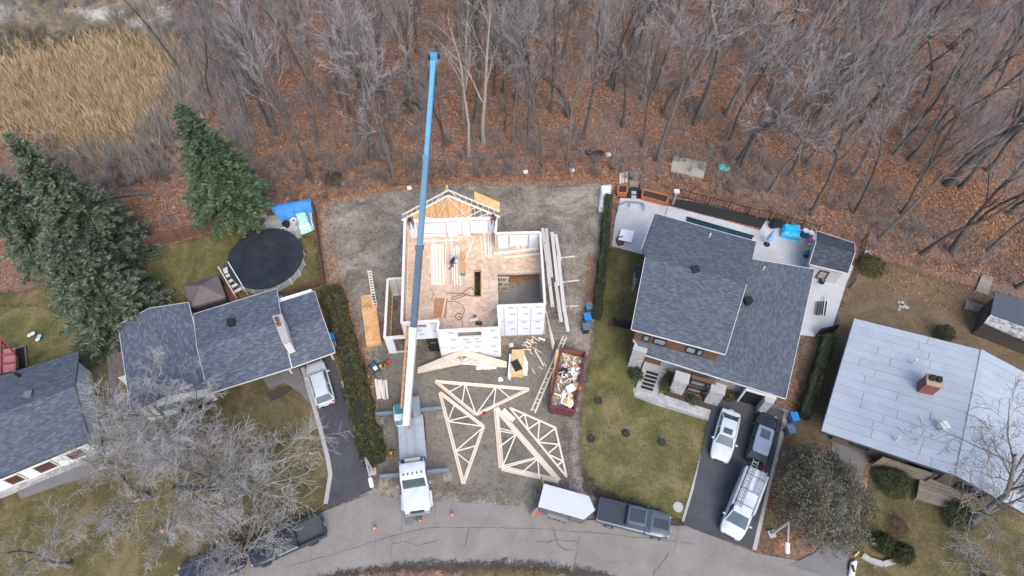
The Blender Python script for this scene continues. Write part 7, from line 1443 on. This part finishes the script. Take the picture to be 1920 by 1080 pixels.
ht_ = thing("shower_post", "white topped grey post at the corner of the long planter", "post", P(1262, 385)); bar("post", P(1261, 384), P(1261, 384) + Vector((0, 0, 2.1)), 0.3, 0.2, m_steel, ht_, up=Vector((0, 1, 0))); MB().box(P(1261, 384) + Vector((0, 0, 2.2)), (0.55, 0.45, 0.2)).build("head", m_trim, ht_); bar("rail", P(1247, 403, 0.9), P(1256, 377, 0.9), 0.06, 0.06, m_grl, ht_)
um = thing("parasol", "closed light blue parasol leaning on the patio rail", "parasol", P(1438, 458)); pa = P(1438, 458, 0.1); MB().tube([pa, pa + Vector((0.05, 0.1, 2.6))], 0.03, 6).build("pole", m_steel, um); MB().tube([pa + Vector((0, 0, 0.8)), pa + Vector((0.02, 0.05, 1.3)), pa + Vector((0.05, 0.1, 2.5))], [0.32, 0.26, 0.05], 10).build("canopy", M("sky_blue_cloth", (0.22, 0.42, 0.72), 0.7), um); MB().lathe([(0.35, 0.0), (0.35, 0.1)], P(1437, 459), 10).build("base", m_grl, um)
bq = thing("barbecue", "barbecue under a black cover by the fence", "barbecue", P(1452, 425)); MB().box((0, 0, 0.5), (1.3, 0.7, 0.9), 0.2).build("cover", m_blk, bq, local=True, bevel=0.12); MB().box((0, 0.05, 1.0), (0.8, 0.5, 0.3), 0.2).build("lid", m_grl, bq, local=True, bevel=0.1)
crumple("tarp", "bright cyan tarp over a heap on the right patio", [(1463, 425), (1500, 428), (1498, 454), (1460, 446)], 0.8, M("cyan_tarp", (0.02, 0.42, 0.68), 0.4, 0.12, 2), "tarp", 9)
def barrel(label, x, y, mt, lid): t = thing("barrel", label, "barrel", P(x, y)); MB().lathe([(0.3, 0), (0.33, 0.3), (0.32, 0.33), (0.33, 0.6), (0.3, 0.95)], (0, 0, 0), 18).build("drum", mt, t, local=True, smooth=True); MB().lathe([(0.31, 0.95), (0.31, 1.0), (0.0, 1.0)], (0, 0, 0), 18).build("lid", lid, t, local=True)
barrel("blue barrel with pale lid on the right patio", 1505, 443, M("blue_drum", (0.03, 0.12, 0.36), 0.4), m_trim); barrel("grey barrel with white lid beside the blue one", 1515, 447, M("grey_drum", (0.22, 0.22, 0.2), 0.5), m_trim)
for i, (cl, lb, x, y) in enumerate((((0.75, 0.12, 0.4), "pink storage tote by the shed", 1517, 456), ((0.4, 0.41, 0.42), "grey storage tote between the pink and lime totes", 1515, 464), ((0.42, 0.55, 0.05), "lime green storage tote by the shed", 1512, 472), ((0.05, 0.14, 0.3), "dark blue storage tote nearest the house", 1509, 481))):
    t = thing("storage_tote", lb, "tote", P(x, y), 0.2, "storage totes by the shed"); mt = M("tote_%d" % i, cl, 0.4); MB().box((0, 0, 0.28), (0.48, 0.36, 0.5)).build("body", mt, t, local=True, bevel=0.04); MB().box((0, 0, 0.56), (0.54, 0.42, 0.06)).build("lid", mt, t, local=True, bevel=0.02)
def bin_(label, x, y, lid, body, rz=0.1, group="wheeled bins"):
    t = thing("wheeled_bin", label, "bin", P(x, y), rz, group); MB().add([(-0.24, -0.28, 0.08), (0.24, -0.28, 0.08), (0.24, 0.28, 0.08), (-0.24, 0.28, 0.08), (-0.3, -0.36, 1.0), (0.3, -0.36, 1.0), (0.3, 0.36, 1.0), (-0.3, 0.36, 1.0)], [(3, 2, 1, 0), (4, 5, 6, 7), (0, 1, 5, 4), (1, 2, 6, 5), (2, 3, 7, 6), (3, 0, 4, 7)]).build("body", body, t, local=True); MB().box((0, 0, 1.04), (0.66, 0.8, 0.09)).build("lid", lid, t, local=True, bevel=0.03); MB().tube([(-0.28, 0.42, 1.0), (0.28, 0.42, 1.0)], 0.025, 6).build("handle", m_grl, t, local=True)
    for s_ in (-1, 1): MB().lathe([(0.1, -0.03), (0.1, 0.03)], (s_ * 0.26, 0.25, 0.1), 10).build("wheel", m_tyre, t, local=True)
m_bb = M("blue_bin", (0.03, 0.2, 0.52), 0.45); m_gb = M("grey_bin", (0.13, 0.15, 0.18), 0.5); m_bl2 = M("slate_bin", (0.1, 0.14, 0.2), 0.5)
bin_("grey bin nearest the narrow hedge, top of the row", 1103, 584, m_bl2, m_gb); bin_("bright blue lidded bin in the middle of the row by the lot", 1100, 603, m_bb, m_bb); bin_("dark grey bin at the lower end of the row by the lot", 1097, 622, m_bl2, m_grl); bin_("bright blue bin beside the right driveway", 1483, 789, m_bb, m_bb); bin_("grey bin beside the right driveway", 1476, 812, m_bl2, m_gb); bin_("blue bin at the carport of the shingled house", 628, 640, m_bb, m_bb); bin_("grey bin behind the blue one at the carport", 634, 655, m_gb, m_gb)
def lamp(label, base, top, head):
    b = P(*base); t = thing("street_lamp", label, "street lamp", b, group="street lamps"); h = H - b.y * (CT + (top[1] - 540) / FPX * ST) / (ST - (top[1] - 540) / FPX * CT); tp = Vector((b.x, b.y, h)); hd = P(*head, h - 0.1); m_l = M("lamp_post", (0.42, 0.43, 0.43), 0.5, 0.15, metal=0.3)
    MB().box(b + Vector((0, 0, 0.12)), (0.55, 0.55, 0.26), 0.2).build("plinth", m_found, t); MB().tube([b, tp], [0.12, 0.08], 10).build("pole", m_l, t, smooth=True); MB().tube([tp, tp.lerp(hd, 0.1) + Vector((0, 0, 0.12)), tp.lerp(hd, 0.75) + Vector((0, 0, 0.05)), hd], [0.08, 0.07, 0.06, 0.06], 8).build("arm", m_l, t, smooth=True); d = (hd - tp).normalized(); MB().beam(hd - d * 0.1, hd + d * 0.7, 0.32, 0.16).build("lamp_head", M("lamp_shell", (0.62, 0.64, 0.66), 0.4), t, bevel=0.05)
lamp("grey street lamp beside the olive tree", (1446, 1002), (1483, 980), (1477, 1020)); lamp("grey street lamp at the end of the long hedge", (700, 885), (686, 859), (694, 898))
# side yard of the right patio
lg = thing("folded_lounger", "dark folded lounger with white poles on the right patio", "lounger", P(1545, 580)); m_lg = M("lounger_mesh", (0.03, 0.035, 0.04), 0.7)
for i in range(4): bar("slat", P(1535 + i * 5, 565, 0.35), P(1531 + i * 5, 590, 0.35), 0.16, 0.06, m_lg, lg)
for x in (1548, 1553): bar("pole", P(x, 557, 0.45), P(x - 5, 592, 0.45), 0.07, 0.07, m_trim, lg)
for q in ((1535, 566), (1550, 566), (1532, 589), (1547, 589)): bar("leg", P(*q, 0.32), Vector((*P(*q, 0.32).to_2d(), 0.02)), 0.05, 0.05, m_grl, lg, up=Vector((0, 1, 0)))
tm_ = thing("lawn_mower", "small dark mower on the patio beside the shed", "mower", P(1540, 530), 0.9); MB().box((0, 0, 0.25), (0.7, 0.5, 0.3)).build("deck", m_grl, tm_, local=True, bevel=0.08); MB().box((0, 0, 0.48), (0.3, 0.3, 0.2)).build("engine", M("mower_blue", (0.06, 0.14, 0.24), 0.4), tm_, local=True); [MB().beam((-0.3, s_ * 0.2, 0.35), (-1.0, s_ * 0.2, 1.0), 0.04, 0.04).build("handle", m_steel, tm_, local=True) for s_ in (1, -1)]
# loose things in the wood and gardens
tl = thing("toy_slide", "turquoise plastic toy on bare ground behind the fence", "toy", P(1352, 316), 0.3); m_tq = M("turquoise_plastic", (0.05, 0.55, 0.52), 0.35); MB().box((0, 0, 0.25), (0.9, 0.6, 0.4)).build("body", m_tq, tl, local=True, bevel=0.1); MB().box((0.5, -0.4, 0.14), (0.8, 0.35, 0.2), 0.3).build("lid", m_tq, tl, local=True, bevel=0.06)
ts_ = thing("tyre_heap", "black rubbish heap in the leaves above the lot", "rubbish", P(1112, 290)); [MB().lathe([(0.3, 0), (0.42, 0.08), (0.42, 0.2), (0.3, 0.26), (0.2, 0.2), (0.2, 0.06)], (x, y, z), 14).build("tyre", m_tyre, ts_, local=True, smooth=True) for x, y, z in ((0, 0, 0), (0.8, 0.1, 0), (0.4, -0.2, 0.26), (-0.5, 0.3, 0))]
fp = thing("fire_pit", "pale round bucket at the wood edge beside the shed", "bucket", P(1624, 479)); MB().lathe([(0.28, 0), (0.36, 0.4), (0.3, 0.4), (0.25, 0.1)], (0, 0, 0), 16).build("bowl", m_kerb, fp, local=True, smooth=True); MB().lathe([(0.26, 0.12), (0, 0.14)], (0, 0, 0), 16).build("ash", m_grl, fp, local=True)
rsx = random.Random(5)
rk = thing("rock_heap", "small heap of pale stones on the worn yard", "stones", P(1690, 575))
for i in range(14): a = rsx.uniform(0, 6.28); r_ = rsx.uniform(0, 0.55); s_ = rsx.uniform(0.08, 0.2); o = MB().lathe([(0.0, 0), (s_, s_ * 0.3), (s_ * 0.7, s_ * 0.8), (0.0, s_)], (math.cos(a) * r_ * 1.2, math.sin(a) * r_, 0), 6).build("stone", m_stone, rk, local=True)
kb = thing("stone_edging", "pale curved stone edging below the round bushes", "edging", P(1640, 1048))
for a, b in (((1617, 1041), (1630, 1050)), ((1630, 1050), (1655, 1058)), ((1655, 1058), (1675, 1053))): bar("kerb_stone", P(*a, 0.15), P(*b, 0.15), 0.4, 0.3, m_kerb, kb)
ws = thing("painted_boulder", "white painted slab standing at the bottom edge", "slab", P(1600, 1065)); MB().slab([P(*q, 0.35) for q in ((1597, 1052), (1609, 1050), (1603, 1082), (1592, 1082))], (0, 0, -0.33)).build("body", m_plast, ws, bevel=0.08); MB().box(P(1600, 1066, 0.37), (0.2, 0.5, 0.03)).build("patch", m_grl, ws)
for (x, y, x2, y2, c, lb) in ((1602, 1043, 1610, 1035, (0.7, 0.6, 0.05), "yellow stake by the white edging"), (1630, 872, 1637, 867, (0.75, 0.72, 0.4), "pale stake at the plank screen end")): board(lb, (x, y), (x2, y2), 0.1, 0.1, 0.05, M("stake_%d" % x, c, 0.6), name="garden_stake", cat="stake")
for i, (x, y) in enumerate(((60, 632), (66, 629), (78, 634), (75, 640))): t = thing("garden_ornament", ("leftmost", "second", "turquoise right hand", "lowest")[i] + " small pale ornament on the left lawn", "ornament", P(x, y), group="lawn ornaments"); MB().lathe([(0.04, 0), (0.04, 0.3)], (0, 0, 0), 6).build("stem", m_grl, t, local=True); MB().lathe([(0.05, 0.3), (0.2, 0.36), (0.22, 0.4), (0.0, 0.42)], (0, 0, 0), 10).build("dish", M("ornament_blue", (0.2, 0.5, 0.55), 0.4) if i == 2 else m_trim, t, local=True)
tag(hose("thin pale washing line from spruce to the shingled roof", [(255, 520), (300, 552), (330, 572)], 2.9, 0.012, m_oldw, "washing_line", "line"), None, None)
for (x, y, lb) in ((767, 353, "white scrap at the back edge of the lot"), (1072, 320, "white scrap heap at the edge of the leaves"), (985, 323, "small white scrap on the back edge of the lot"), (958, 648, "white scrap before the garage wall"), (938, 712, "white scrap left of the near truss"), (1140, 290, "white scrap in the leaves above the lot")):
    crumple("plastic_scrap", lb, [(x - 5, y - 3), (x + 4, y - 4), (x + 6, y + 3), (x - 3, y + 4)], 0.18, m_plast, "scrap", int(x))
